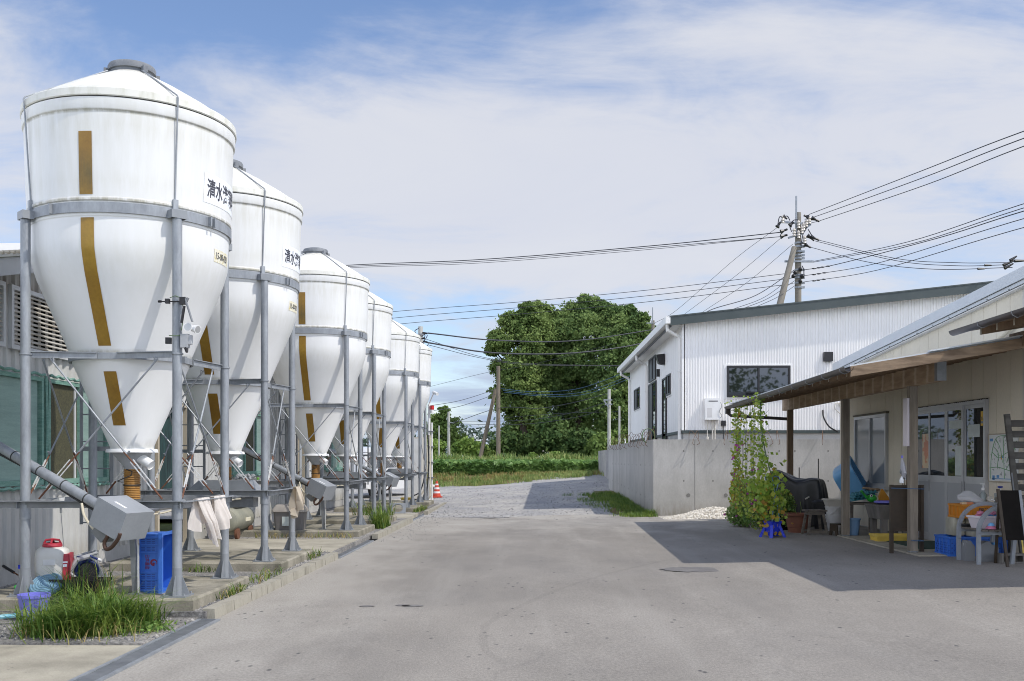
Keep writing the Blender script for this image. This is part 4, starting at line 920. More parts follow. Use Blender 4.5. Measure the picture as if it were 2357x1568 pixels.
# sliding doors
DZ0, DZ1, DM = .115, 2.36, 1.17
ys = [15.3, 16.04, 16.69, 17.42, 18.1]
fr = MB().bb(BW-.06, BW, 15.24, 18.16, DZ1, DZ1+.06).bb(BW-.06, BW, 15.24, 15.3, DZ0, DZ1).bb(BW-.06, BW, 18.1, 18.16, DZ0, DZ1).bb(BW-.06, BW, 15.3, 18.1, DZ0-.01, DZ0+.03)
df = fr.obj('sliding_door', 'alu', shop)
mo = MB()
for i in range(40): yy = 15.2+i*.075; mo.ball((BW-.045, yy, DZ1+.062), .018+.01*random.random(), 6, (1, 1.6, .5))
mo.obj('moss_edge', 'bark', df)
for i in range(4):
    a, b = ys[i]+.004, ys[i+1]-.004; x0 = BW-.05+(.022 if i in (0, 3) else 0); x1 = x0+.024
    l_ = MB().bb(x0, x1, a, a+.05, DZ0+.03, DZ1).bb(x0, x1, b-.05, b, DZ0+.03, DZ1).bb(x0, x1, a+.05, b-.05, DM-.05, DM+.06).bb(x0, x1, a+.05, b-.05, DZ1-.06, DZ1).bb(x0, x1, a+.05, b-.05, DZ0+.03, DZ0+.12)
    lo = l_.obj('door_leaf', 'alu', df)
    MB().bb(x0+.010, x0+.018, a+.05, b-.05, DM+.06, DZ1-.06).obj('glass', 'glass', lo)
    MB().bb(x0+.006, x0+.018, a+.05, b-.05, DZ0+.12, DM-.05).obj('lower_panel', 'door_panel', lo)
    hy = a+.02 if i in (1, 3) else b-.03
    MB().bb(x0-.003, x0+.001, hy, hy+.012, .95, 1.15).obj('handle', 'frame_black', lo)
    if i == 3: MB().bb(x0+.005, x0+.009, a+.07, a+.33, 1.35, 1.95).obj('poster', 'poster_orange', lo)
    if i == 1: MB().bb(x0+.005, x0+.009, a+.06, a+.3, 1.24, 1.72).bb(x0+.005, x0+.009, a+.06, b-.1, 2.0, 2.14).obj('poster', 'paper', lo)
    if i == 0:
        st = MB().bb(x0+.005, x0+.009, a+.06, a+.16, 2.02, 2.24).obj('sticker', 'yellow', lo)
        MB().bb(x0+.003, x0+.0045, a+.065, a+.155, 2.055, 2.09).obj('sticker_band', 'galv_dark', st)
        v_, f__ = text('JSS', .06, .002); m_ = MB(); m_.add([(x0+.004, a+.15-x_*.75, 2.115+y_) for x_, y_, _ in v_], f__); m_.obj('lettering', 'ink', st)
        MB().bb(x0+.005, x0+.009, a+.2, b-.12, 1.85, 2.05).obj('poster', 'paper', lo)
# window
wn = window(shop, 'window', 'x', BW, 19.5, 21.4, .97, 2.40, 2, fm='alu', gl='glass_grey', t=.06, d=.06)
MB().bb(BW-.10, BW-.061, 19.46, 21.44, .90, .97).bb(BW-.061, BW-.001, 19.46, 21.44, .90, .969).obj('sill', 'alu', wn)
MB().bb(BW-.07, BW-.001, 19.46, 21.44, 2.401, 2.44).obj('head_trim', 'groove', wn)
# map poster
mp_ = thing('map_poster', 'large road map poster on the beige wall right of the sliding doors', 'map poster', (BW, 14.75, 1.18))
MB().bb(BW-.014, BW-.002, 14.3, 15.2, 1.18, 1.87).obj('sheet', 'map_paper', mp_)
MB().bb(BW-.02, BW-.003, 14.28, 15.22, 1.87, 1.885).bb(BW-.02, BW-.003, 14.28, 15.22, 1.165, 1.18).bb(BW-.02, BW-.003, 15.2, 15.22, 1.18, 1.87).obj('frame', 'timber_pale', mp_)
rd = MB()
def mpath(pts, r): rd.path([(BW-.0155, 15.2-.9*u, 1.18+.69*v) for u, v in spline2(pts)], r, 4)
def spline2(p): return [(q.x, q.y) for q in spline([Vector((a, b, 0)) for a, b in p], 5)]
for p_ in ([(.06, .05), (.08, .5), (.2, .85), (.4, .97), (.95, .96)], [(.55, .05), (.52, .5), (.5, .98)], [(.02, .28), (.3, .3), (.6, .25), (.97, .18)], [(.12, .62), (.35, .5), (.55, .58), (.9, .7)], [(.3, .3), (.33, .6), (.15, .75)], [(.6, .25), (.8, .5), (.95, .85)], [(.25, .9), (.4, .7), (.48, .4)], [(.7, .98), (.75, .7), (.62, .4)]): mpath(p_, .005)
rd.obj('roads', 'map_green', mp_)
bl_ = MB()
for u0, u1, v0, v1 in ((.12, .2, .02, .12), (.27, .36, .07, .13), (.03, .14, .86, .92), (.45, .5, .5, .53), (.1, .98, .045, .06)): bl_.bb(BW-.016, BW-.0141, 15.2-.9*u1, 15.2-.9*u0, 1.18+.69*v0, 1.18+.69*v1)
bl_.obj('map_boxes', 'map_blue', mp_)
dk = MB()
for _ in range(70):
    u, v = random.uniform(.05, .93), random.uniform(.12, .95); w_, h_ = (random.uniform(.01, .03), .008) if random.random() < .5 else (.008, random.uniform(.015, .04))
    dk.bb(BW-.016, BW-.0142, 15.2-.9*u-w_, 15.2-.9*u, 1.18+.69*v, 1.18+.69*v+h_)
dk.obj('place_marks', 'galv_dark', mp_); MB().bb(BW-.0162, BW-.0141, 15.2-.9*.45, 15.2-.9*.42, 1.5, 1.56).obj('marker', 'orange', mp_)
# ---------- canopies ----------
CZ = lambda X: 2.70+.165*(X-4.4)
def canopy(label, y0, y1, xg, xw, zf, gz, step=.455, fall=.004, skew=0):
    t = thing('wooden_canopy', label, 'canopy', (xg, y0, 0))
    rf_ = slab(MB(), xg-.03, xw, y0, y1, lambda x: zf(x)+.062, lambda x: zf(x)+.08).obj('roof_sheet', 'rake_white', t)
    slab(MB(), xg+.05, xw, y0+.03, y1-.02, lambda x: zf(x)+.041, lambda x: zf(x)+.061).obj('roof_boards', 'wood', t)
    y = y0+.10
    while y < y1:
        m_ = slab(MB(), xg+.10, xw, y, y+.045, lambda x: zf(x)-.05, lambda x: zf(x)+.04); r_ = m_.obj('rafter', 'wood', t)
        MB().bb(xg+.096, xg+.0995, y+.002, y+.043, zf(xg)-.03, zf(xg)+.055).obj('end_grain', 'timber_pale', r_); y += step
    gm = MB(); n = 8; a = [(xg-.06+.065*math.cos(math.pi+math.pi*i/n), gz+.065*math.sin(math.pi+math.pi*i/n)) for i in range(n+1)]
    b = [(xg-.06+.058*math.cos(2*math.pi-math.pi*i/n), gz+.058*math.sin(2*math.pi-math.pi*i/n)) for i in range(n+1)]
    gm.prism(a+b, 'y', y0-.05, y1+.1); gm.v = [(x, y, z-fall*(y-y0)) for x, y, z in gm.v]; ge = gm.obj('gutter', 'gutter', t)
    y = y0+.15; g0 = gz
    while y < y1:
        gz = g0-fall*(y-y0); MB().path([(xg-.126, y, gz+.005), (xg-.115, y, gz-.045), (xg-.06, y, gz-.075), (xg, y, gz-.05), (xg+.02, y, gz-.0), (xg+.0, y, gz+.03)], .007, 4).obj('gutter_bracket', 'galv', ge); y += .91
    if skew:
        for o in [c for k in kids(t) for c in [k]+kids(k)]:
            for v in o.data.vertices: v.co.x += skew*(v.co.y)*max(0, (xw-(v.co.x+xg))/(xw-xg))
    return t
c1 = canopy('weathered wooden canopy on posts along the beige shop, vines at its far end', 13.2, 22.3, 4.21, BW-.005, CZ, 2.715, skew=.022)
bm_ = MB().bb(5.64, 5.76, 14.0, 22.6, 2.60, 2.86).obj('beam', 'wood_beam', c1)
MB().bb(5.635, 5.765, 13.985, 14.0, 2.60, 2.865).bb(5.633, 5.64, 14.0, 14.07, 2.60, 2.862).obj('end_cap', 'galv_dark', bm_)
for y in (15.05, 18.25, 22.15):
    z0 = g(5.7, y)
    pm_ = MB().bb(5.638, 5.758, y-.06, y+.06, z0+.05, 2.6).obj('post', 'wood_gray' if y < 19 else 'wood', c1)
    MB().bb(5.645, 5.755, y-.055, y+.055, z0-.02, z0+.05).obj('post_foot', 'galv_dark', pm_)
slab(MB(), 4.18, BW-.006, 13.15, 13.198, lambda x: CZ(x)-.075, lambda x: CZ(x)+.06).obj('rake_board', 'wood_rake', c1)
slab(MB(), 5.2, BW-.006, 13.13, 13.21, lambda x: CZ(x)+.081, lambda x: CZ(x)+.10).obj('edge_flashing', 'rake_white', c1)
MB().path([(4.36, 22.3, 2.66), (4.36, 22.3, 2.53), (4.42, 22.28, 2.48), (5.66, 22.2, 2.40)], .035, 10).bb(4.31, 4.41, 22.24, 22.36, 2.52, 2.66).obj('downpipe', 'gutter', c1)
# second, higher canopy nearer the camera
c2x = 5.78; z2 = lambda X: 3.17+.165*(X-c2x)
c2 = canopy('brown canopy edge with gutter and rafters at the top right corner', 9.9, 13.55, c2x, 10, z2, 3.26, .45)
MB().bb(6.4, 6.52, 10.0, 13.5, 2.98, 3.18).obj('beam', 'wood', c2)
MB().bb(7.4, 7.52, 10.5, 10.62, 0, 3.3).obj('post', 'wood_gray', c2); MB().bb(8.2, 8.32, 13.9, 14.0, 0, 3.4).obj('post', 'wood_gray', c2)
hv = tag(MB().path(spline([(BW-.03, 16.2, 3.05), (BW-.06, 15.4, 3.15), (BW-.06, 14.6, 3.32), (BW-.03, 14.2, 3.5), (BW+.1, 14.05, 3.62)], 6), .025, 8).obj('conduit_hose', 'cable_cream', loc=(BW, 15, 3.2)), 'cream hose running up the beige wall under the roof edge', 'hose')
lp_ = tag(MB().bb(5.60, 5.635, 15.0, 15.16, 1.70, 2.42).obj('metal_panel', 'pinkish', loc=(5.62, 15.08, 1.7)), 'narrow pinkish metal panel hanging behind the nearest canopy post', 'metal panel')
# ================= TREES, FIELD =================
def tree(name, label, lobes, mat_, per, leaves, size, trunk=None, group=None, spread=.3):
    c0 = lobes[0][0] if trunk is None else trunk[0]
    t = thing(name, label, 'tree' if 'bush' not in name else 'bush', (c0[0], c0[1], trunk[0][2] if trunk else c0[2]-1), group=group)
    P, O = crownP(lobes, per, leaves, spread); raw('crown', mat_, leafV(P, size, O, .45), None, t)
    if trunk:
        m = MB().path(trunk, [trunk_r*(1-.6*i/(len(trunk)-1)) for i in range(len(trunk))], 10)
        b = Vector(trunk[len(trunk)//2])
        for c, r in lobes: m.path([b, (b+Vector(c))/2+Vector((0, 0, .3)), Vector(c)], [trunk_r*.35, trunk_r*.2, trunk_r*.06], 6)
        m.obj('trunk', 'bark', t)
    return t
trunk_r = .45
def lob(L, D): return [(tuple(at(px, py, D+dd)), (rr*D/F*1.02, rr*D/F*1.1, rr*D/F)) for px, py, rr, dd in L]
big = [
 ('left tree of the tall group, yellowish crown and lower top than its neighbour', 'leaf_a', [(1222, 728, 26, 0), (1250, 730, 24, 2), (1236, 708, 14, 1), (1212, 712, 12, 0), (1188, 752, 32, 0), (1170, 738, 14, 0), (1156, 786, 24, -1), (1135, 778, 11, 0), (1134, 804, 13, 0), (1200, 800, 40, -1), (1250, 780, 38, 0), (1285, 765, 30, 1), (1158, 850, 22, 0), (1190, 865, 36, -2), (1235, 870, 40, 1), (1148, 905, 16, 0), (1180, 930, 34, 0), (1225, 940, 40, 0), (1195, 990, 36, 2), (1245, 1000, 36, 2)], 88),
 ('tallest tree in the middle of the group behind the field', 'leaf_b', [(1350, 712, 24, 0), (1346, 693, 12, 0), (1372, 704, 16, 1), (1320, 728, 28, 1), (1296, 738, 22, 0), (1395, 722, 26, 0), (1300, 775, 38, -1), (1350, 770, 44, -2), (1398, 770, 38, 0), (1280, 800, 34, 0), (1290, 840, 40, 0), (1340, 840, 46, -2), (1270, 890, 40, 0), (1310, 900, 44, 1), (1355, 920, 40, 0), (1290, 960, 40, 2), (1340, 985, 44, 1)], 90),
 ('right tree of the tall group, partly behind the white building', 'leaf_b', [(1435, 735, 26, 0), (1418, 720, 14, 0), (1448, 716, 11, 0), (1466, 752, 28, 0), (1478, 735, 12, 0), (1490, 790, 22, 1), (1500, 762, 10, 0), (1425, 790, 40, -1), (1460, 830, 42, 0), (1400, 850, 40, -1), (1430, 900, 44, 0), (1385, 930, 38, -2), (1420, 960, 42, 0), (1470, 930, 38, 2)], 87)]
for (l_, mm, L, D_) in big:
    lb = lob(L, D_); cx_ = sum(a for a, *_ in L)/len(L); b = at(cx_, 1048, D_); b.z = .7
    tree('broadleaf_tree', l_, lb, mm, 62, 80, .25, [tuple(b), (b.x+.2, b.y, 4), (b.x-.1, b.y, 8), (b.x+.3, b.y, 12)], 'trees behind the field', spread=.2)
trunk_r = .2
L = [(1020, 945, 9, 0), (1012, 965, 18, 0), (1040, 975, 16, 1), (1000, 990, 20, 0), (1030, 1000, 26, 0), (1005, 1020, 26, 0), (1045, 1020, 22, 0), (1060, 1008, 12, 0)]
b = at(1020, 1050, 92); b.z = .6
tree('slender_tree', 'slender ragged green tree left of the leaning pole', lob(L, 92), 'leaf_c', 16, 60, .25, [tuple(b), (b.x, b.y, 3), (b.x, b.y, 5)], spread=.3)
bush = [([(1000, 1030, 16, 0), (985, 1035, 14, 0)], 80, 'olive bush at the far end of the silo row', 'leaf_bush'), ([(1075, 1030, 20, 0), (1055, 1035, 14, 0)], 84, 'round green bush behind the field, left of the leaning pole', 'leaf_bush'),
        ([(1105, 1036, 18, 0), (1128, 1038, 18, 0)], 86, 'dark bush between the leaning pole and the upright pole', 'leaf_c'), ([(1170, 1020, 30, 0), (1200, 1028, 26, 0)], 82, 'dark bush at the foot of the left tall tree', 'leaf_dark'),
        ([(1262, 1000, 34, 0), (1290, 1020, 30, 0), (1240, 1025, 24, 0)], 80, 'broad dark bush in front of the tall trees', 'leaf_dark'), ([(1340, 1025, 30, 0), (1310, 1035, 22, 0)], 79, 'green bush at the foot of the tallest tree', 'leaf_dark'),
        ([(1380, 1025, 22, 0), (1412, 1022, 26, 0)], 77, 'low green bush beside the pale utility poles', 'leaf_c')]
for L, D_, l_, mm in bush:
    lb = lob(L, D_); o = lb[0][0]
    tree('leafy_bush', l_, lb, mm, 30, 40, .34, None, 'bushes behind the field', spread=.3)
P, O = crownP([((x, 240+random.uniform(-15, 15), 3+random.uniform(0, 3.5)), (7, 5, 4.5)) for x in range(-70, 40, 7)], 30, 12, .3)
kind(raw('far_treeline', 'leaf_far', leafV(P, 1.3, O, .4), None), 'stuff')
P, O = crownP([((x, -34+random.uniform(-4, 4), 3.5+random.uniform(0, 5)), (3.4, 3, 4.2)) for x in range(-34, 46, 5)], 30, 42, .26)
kind(raw('far_treeline', 'leaf_c', leafV(P, .42, O, .4), None), 'stuff')
# crop rows
N = 46000; x = rng.uniform(-16, 9, N); y = 49.9+rng.random(N)**1.7*13
zt = .46+.12*np.sin(x*1.9+y*.7)*np.sin(y*1.1+x*.3)+.07*np.sin(x*5+y*3)
gz = np.array([g(a, min(b, 51)) for a, b in zip(x, y)])
fr = rng.random(N); z = gz+zt*np.where(fr < .25, rng.random(N), .82+.22*rng.random(N)); y = np.where(fr < .25, 49.75+.25*rng.random(N), y)
P = np.stack([x, y, z], 1); O = np.tile(np.array([0, -.35, .9]), (N, 1))
kind(raw('crop_field', 'leaf_crop', leafV(P, .27, O, .5, .85), None), 'stuff')
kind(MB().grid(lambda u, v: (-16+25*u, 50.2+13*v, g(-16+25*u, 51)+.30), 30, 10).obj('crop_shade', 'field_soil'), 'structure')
N = 26000; x = rng.uniform(-18, 12, N); y = 63+rng.random(N)*16
hh = .55+.35*np.sin(x*.8)*np.sin(y*.6+x*.3)
P = np.stack([x, y, np.full(N, .72)], 1); kind(raw('tall_weeds', 'grass_pale', bladesV(P, hh+.45, .6, .05), None), 'stuff')
for c_, r_, l_ in (((1275, 1052), 9, 'small leafy shrub rising from the weeds behind the crop'), ((1225, 1054), 6, 'tiny shrub in the weeds left of the tallest tree')):
    tree('weed_shrub', l_, lob([(c_[0], c_[1]-4, r_, 0)], 66), 'leaf_bush', 20, 20, .2)
def tufts(name, m, pts, n, h, sp, lean=.6, w=.005):
    Ps = []
    for p in pts: q = rng.normal(size=(n, 3))*sp; q[:, 2] = 0; Ps.append(np.array(p)+q)
    P = np.concatenate(Ps); return kind(raw(name, m, bladesV(P, h, lean, w), None), 'stuff')
pts = []
for _ in range(110):
    X = random.uniform(-9, 5); Y = random.uniform(45.6, 49.6); pts.append((X, Y, g(X, Y)))
for _ in range(60): X = random.choice((-1.8, .2, 2.2, -3.3))+random.gauss(0, .5); Y = random.uniform(46.2, 48.4); pts.append((X, Y, g(X, Y)))
tufts('verge_grass', 'grass_pale', pts, 26, .28, .16, .6, .012)
pts = []
for _ in range(150): X = random.uniform(-9, 3.5); Y = random.uniform(47.8, 49.7); pts.append((X, Y, g(X, Y)))
tufts('dry_grass', 'grass_dry', pts, 24, .22, .2, .9, .012)
pts = []
for _ in range(240):
    t = random.random(); Y = 25.2+9.2*t; e = wa.x+(wb.x-wa.x)*(Y-wa.y)/11.4; X = e-.06-abs(random.gauss(0, .28+.35*t)); pts.append((X, Y, g(X, Y)))
tufts('verge_grass', 'grass', pts, 22, .14, .09, .7, .006)
sheet('verge_soil', 'earth', 2.15, 3.1, 25.3, 36, .008, 6, 30, lambda X, Y, u, v: (X+(1-u)*(.25*math.sin(Y*1.1)+.3-.5*v), Y))
# foreground weeds by the silos
def clump(label, box, n, h, lean, dry=.1, w=.0055):
    x0, x1, y0, y1, z = box; m = int(n*(1-dry))
    def pp(k):
        x = rng.uniform(x0, x1, k); y = rng.uniform(y0, y1, k); return np.stack([x, y, np.full(k, z)], 1)
    c = thing('grass_clump', label, 'weeds', ((x0+x1)/2, (y0+y1)/2, z))
    raw('green_blades', 'grass', bladesV(pp(m), h, lean, w), None, c)
    if n-m > 0: raw('dry_blades', 'grass_dry', bladesV(pp(n-m), h*.9, lean*1.3, w*.8), None, c)
    return c
a = thing('grass_clump', 'big clump of long green grass in front of the nearest concrete pad', 'weeds', (-3.85, 8.5, .03))
P = []
for cxx, cyy, sx, sy, n in ((-3.85, 8.5, .2, .2, 700), (-4.02, 8.72, .09, .16, 330), (-3.86, 8.45, .12, .16, 480), (-3.62, 8.65, .12, .15, 420), (-3.9, 8.2, .14, .07, 300), (-3.38, 8.62, .07, .12, 130), (-4.1, 8.35, .05, .09, 90), (-3.66, 8.25, .1, .06, 140)):
    q = rng.normal(size=(n, 3))*[sx, sy, 0]+[cxx, cyy, VZ]; P.append(q)
P = np.concatenate(P); P[:, 2] = .03
hB = .17+.26*np.clip(.5+.5*np.sin(P[:, 0]*7+1)*np.cos(P[:, 1]*6), 0, 1)+.06*rng.random(len(P))
raw('green_blades', 'grass', bladesV(P, hB, 1.2, .0058), None, a)
q = rng.normal(size=(170, 3))*[.24, .2, 0]+[-3.8, 8.35, .03]; raw('dry_blades', 'grass_dry', bladesV(q, .2, 1.4, .004), None, a)
q = rng.normal(size=(420, 3))*[.1, .1, 0]+[-3.3, 8.5, .04]; raw('low_leaves', 'leaf_fine', leafV(q+rng.random((420, 1))*[0, 0, .06], .035), None, a)
clump('tall seeding grass behind the nearest grey pad, beside the hose reel', (-4.5, -3.9, 9.15, 9.5, .2), 90, .42, .7, .3, .004)
clump('dry weeds at the side of the nearest concrete pad', (-3.16, -3.08, 9.9, 10.7, VZ), 70, .15, 1.1, .35)
clump('small weed tuft between the first two pads', (-3.3, -3.08, 11.2, 12.2, VZ), 80, .13, 1.1, .5)
clump('leafy weeds growing at the front face of the second pad', (-4.5, -3.9, 12.38, 12.48, VZ), 50, .13, .9, .1)
clump('sparse weeds on the far edge of the second pad', (-3.2, -3.1, 13.9, 14.6, VZ), 50, .15, 1, .2)
clump('dry grass in front of the third pad', (-5.0, -3.2, 17.7, 18.05, VZ), 150, .15, 1.1, .85)
clump('tall green grass clump at the corner of the fourth pad', (-3.32, -3.02, 20.2, 21.2, VZ), 320, .46, .7, .05, .008)
clump('tall thin grass behind the fourth silo legs', (-4.2, -3.3, 23.1, 23.9, VZ), 260, .5, .6, .4, .007)
clump('low weeds at the fifth pad beside the plate with a hole', (-3.2, -3.0, 26.4, 28.5, VZ), 200, .16, .9, .3, .008)
clump('green sprig in the corner of the retaining wall', (2.95, 3.15, 25.5, 25.72, g(3, 25.6)), 120, .22, .6, .05)
# ================= POLES AND WIRES =================
def up(px, yt, D, r, zb=.6): p = at(px, yt, D); return p, Vector((p.x, p.y, zb))
MD = 56
tp, bt = up(1837, 490, MD, .17, -.5)
mp = thing('utility_pole', 'tall concrete utility pole with crossarms behind the white building', 'utility pole', bt, group='utility poles')
MB().tube(bt, tp, .22, 18, .16).obj('shaft', 'pole', mp)
e = at(1831, 453, MD); MB().beam((e.x, e.y-.15, tp.z-1.4), (e.x, e.y-.15, e.z), .09, .06).obj('steel_extension', 'galv', mp)
def P_(px, py, dd=0): return at(px, py, MD+dd)
for (a_, b_) in (((1796, 511), (1866, 516)), ((1848, 530), (1866, 517)), ((1814, 548), (1846, 538)), ((1806, 602), (1872, 602))):
    MB().beam(P_(*a_, -.2), P_(*b_, -.2), .1, .1).obj('crossarm', 'galv', mp)
for q in ((1802, 503), (1863, 505), (1850, 520), (1828, 533), (1846, 527), (1838, 538), (1856, 512), (1852, 550), (1838, 515)):
    p = P_(*q, -.3); MB().lathe([(0, -.25), (.10, -.25), (.06, -.15), (.11, -.1), (.06, 0), (.11, .05), (.06, .15), (0, .2)], 10, p).obj('insulator', 'insulator', mp)
for a_, b_ in (((1789, 523), (1796, 512)), ((1797, 534), (1812, 528)), ((1797, 545), (1812, 541)), ((1802, 498), (1812, 504)), ((1868, 502), (1886, 510)), ((1860, 500), (1850, 496)), ((1866, 545), (1885, 553)), ((1858, 542), (1874, 554)), ((1852, 563), (1866, 570)), ((1818, 520), (1826, 512))):
    p, q = P_(*a_, -.3), P_(*b_, -.3); MB().tube(p, p+(q-p)*.55, .14, 8, .05).tube(p+(q-p)*.55, q, .06, 8).obj('dead_end_clamp', 'frame_black', mp)
for py in (560, 568, 580, 588, 595, 622, 634, 640, 652, 662):
    p = P_(1838, py); MB().lathe([(.2, -.05), (.225, -.05), (.225, .05), (.2, .05)], 14, p).box(p+Vector((.26, -.05, 0)), (.12, .1, .12)).obj('band_clamp', 'galv', mp)
for q in ((1842, 620), (1830, 628), (1846, 636), (1826, 636), (1842, 648)): p = P_(*q, -.3); MB().ball(p, .12, 8).obj('service_fitting', 'frame_black', mp)
for a_ in ([(1802, 500), (1812, 498), (1818, 508)], [(1790, 518), (1794, 500), (1802, 500)], [(1822, 534), (1818, 520), (1826, 508), (1836, 506)], [(1852, 512), (1856, 525), (1848, 540), (1844, 565)], [(1860, 528), (1868, 542), (1872, 552)], [(1846, 612), (1850, 622), (1850, 640)]):
    MB().path(spline([P_(*q, -.3) for q in a_], 5), .028, 5).obj('jumper', 'wire', mp)
b0 = at(1828, 570, MD-.3); b1 = at(1770, 800, MD-2); 
bp_ = tag(MB().tube(b1, b0, .21, 14, .15).obj('brace_pole', 'pole', loc=b1), 'leaning concrete brace pole beside the tall utility pole', 'brace pole')
# smaller poles
def pole(label, px, yt, D, r, m='pole', zb=None, arms=(), nm='utility_pole', cat='utility pole', r2=None, leanpx=0):
    p = at(px, yt, D); z = .55 if zb is None else zb; b = Vector((p.x, p.y, z))
    if leanpx: q = at(px+leanpx, 1050, D); b = Vector((q.x, q.y, z))
    t = thing(nm, label, cat, b, group='utility poles' if nm == 'utility_pole' else None)
    MB().tube(b, p, r, 14, r2 or r*.8).obj('shaft', m, t)
    for (x0, y0, x1, y1) in arms: MB().beam(at(x0, y0, D-.2), at(x1, y1, D-.2), .07, .07).obj('crossarm', 'galv', t)
    return t
np_ = pole('concrete utility pole rising behind the farthest silo', 968, 752, 44, .13, 'pole_pale', .2)
for a_, b_ in (((984, 768), (972, 766)), ((984, 788), (974, 786)), ((978, 778), (970, 780))):
    MB().tube(at(*a_, 43.7), at(*b_, 43.7), .04, 8).obj('dead_end_clamp', 'frame_black', np_)
for a_ in ([(960, 772), (955, 762), (964, 756)], [(972, 790), (980, 780), (984, 772)], [(972, 800), (984, 796), (986, 788)], [(966, 800), (962, 812), (966, 830)], [(970, 776), (978, 770), (976, 784)]): MB().path(spline([at(*q, 43.7) for q in a_], 5), .018, 5).obj('jumper', 'wire', np_)
for py in (770, 790, 798, 806): MB().lathe([(.13, -.03), (.15, -.03), (.15, .03), (.13, .03)], 12, at(969, py, 44)).obj('band_clamp', 'galv', np_)
pole('weathered upright pole in front of the tall trees', 1147, 843, 74, .17, 'pole_wood')
pole('leaning brown brace pole left of the tall trees', 1141, 895, 74.5, .16, 'pole_wood', nm='brace_pole', cat='brace pole', leanpx=-43)
w5 = pole('pale concrete pole with small crossarm left of the white building', 1402, 896, 58, .11, 'pole_pale', arms=((1389, 921, 1409, 921), (1392, 931, 1409, 931), (1390, 922, 1401, 938)))
pole('thin pale pole just left of the white building wall', 1425.5, 935, 60, .075, 'pole_pale')
pole('thin grey pole beside the slender tree', 1033, 948, 82, .13, 'pole_pale', arms=((1033, 972, 1044, 974),))
pole('thin white post among the bushes at the far end of the silos', 1010.5, 980, 78, .07, 'pole_pale')
pole('short white post behind the end of the retaining wall', 1439, 1010, 52, .04, 'white')
fp_ = pole('pole top with antenna peeking over the white building roof', 1503, 738, 75, .15, 'pole', 3, arms=((1488, 744, 1508, 744),))
e = at(1502, 708, 74.8); MB().beam((e.x, e.y, at(0, 745, 74.8).z), e, .07, .07).obj('steel_extension', 'galv', fp_)
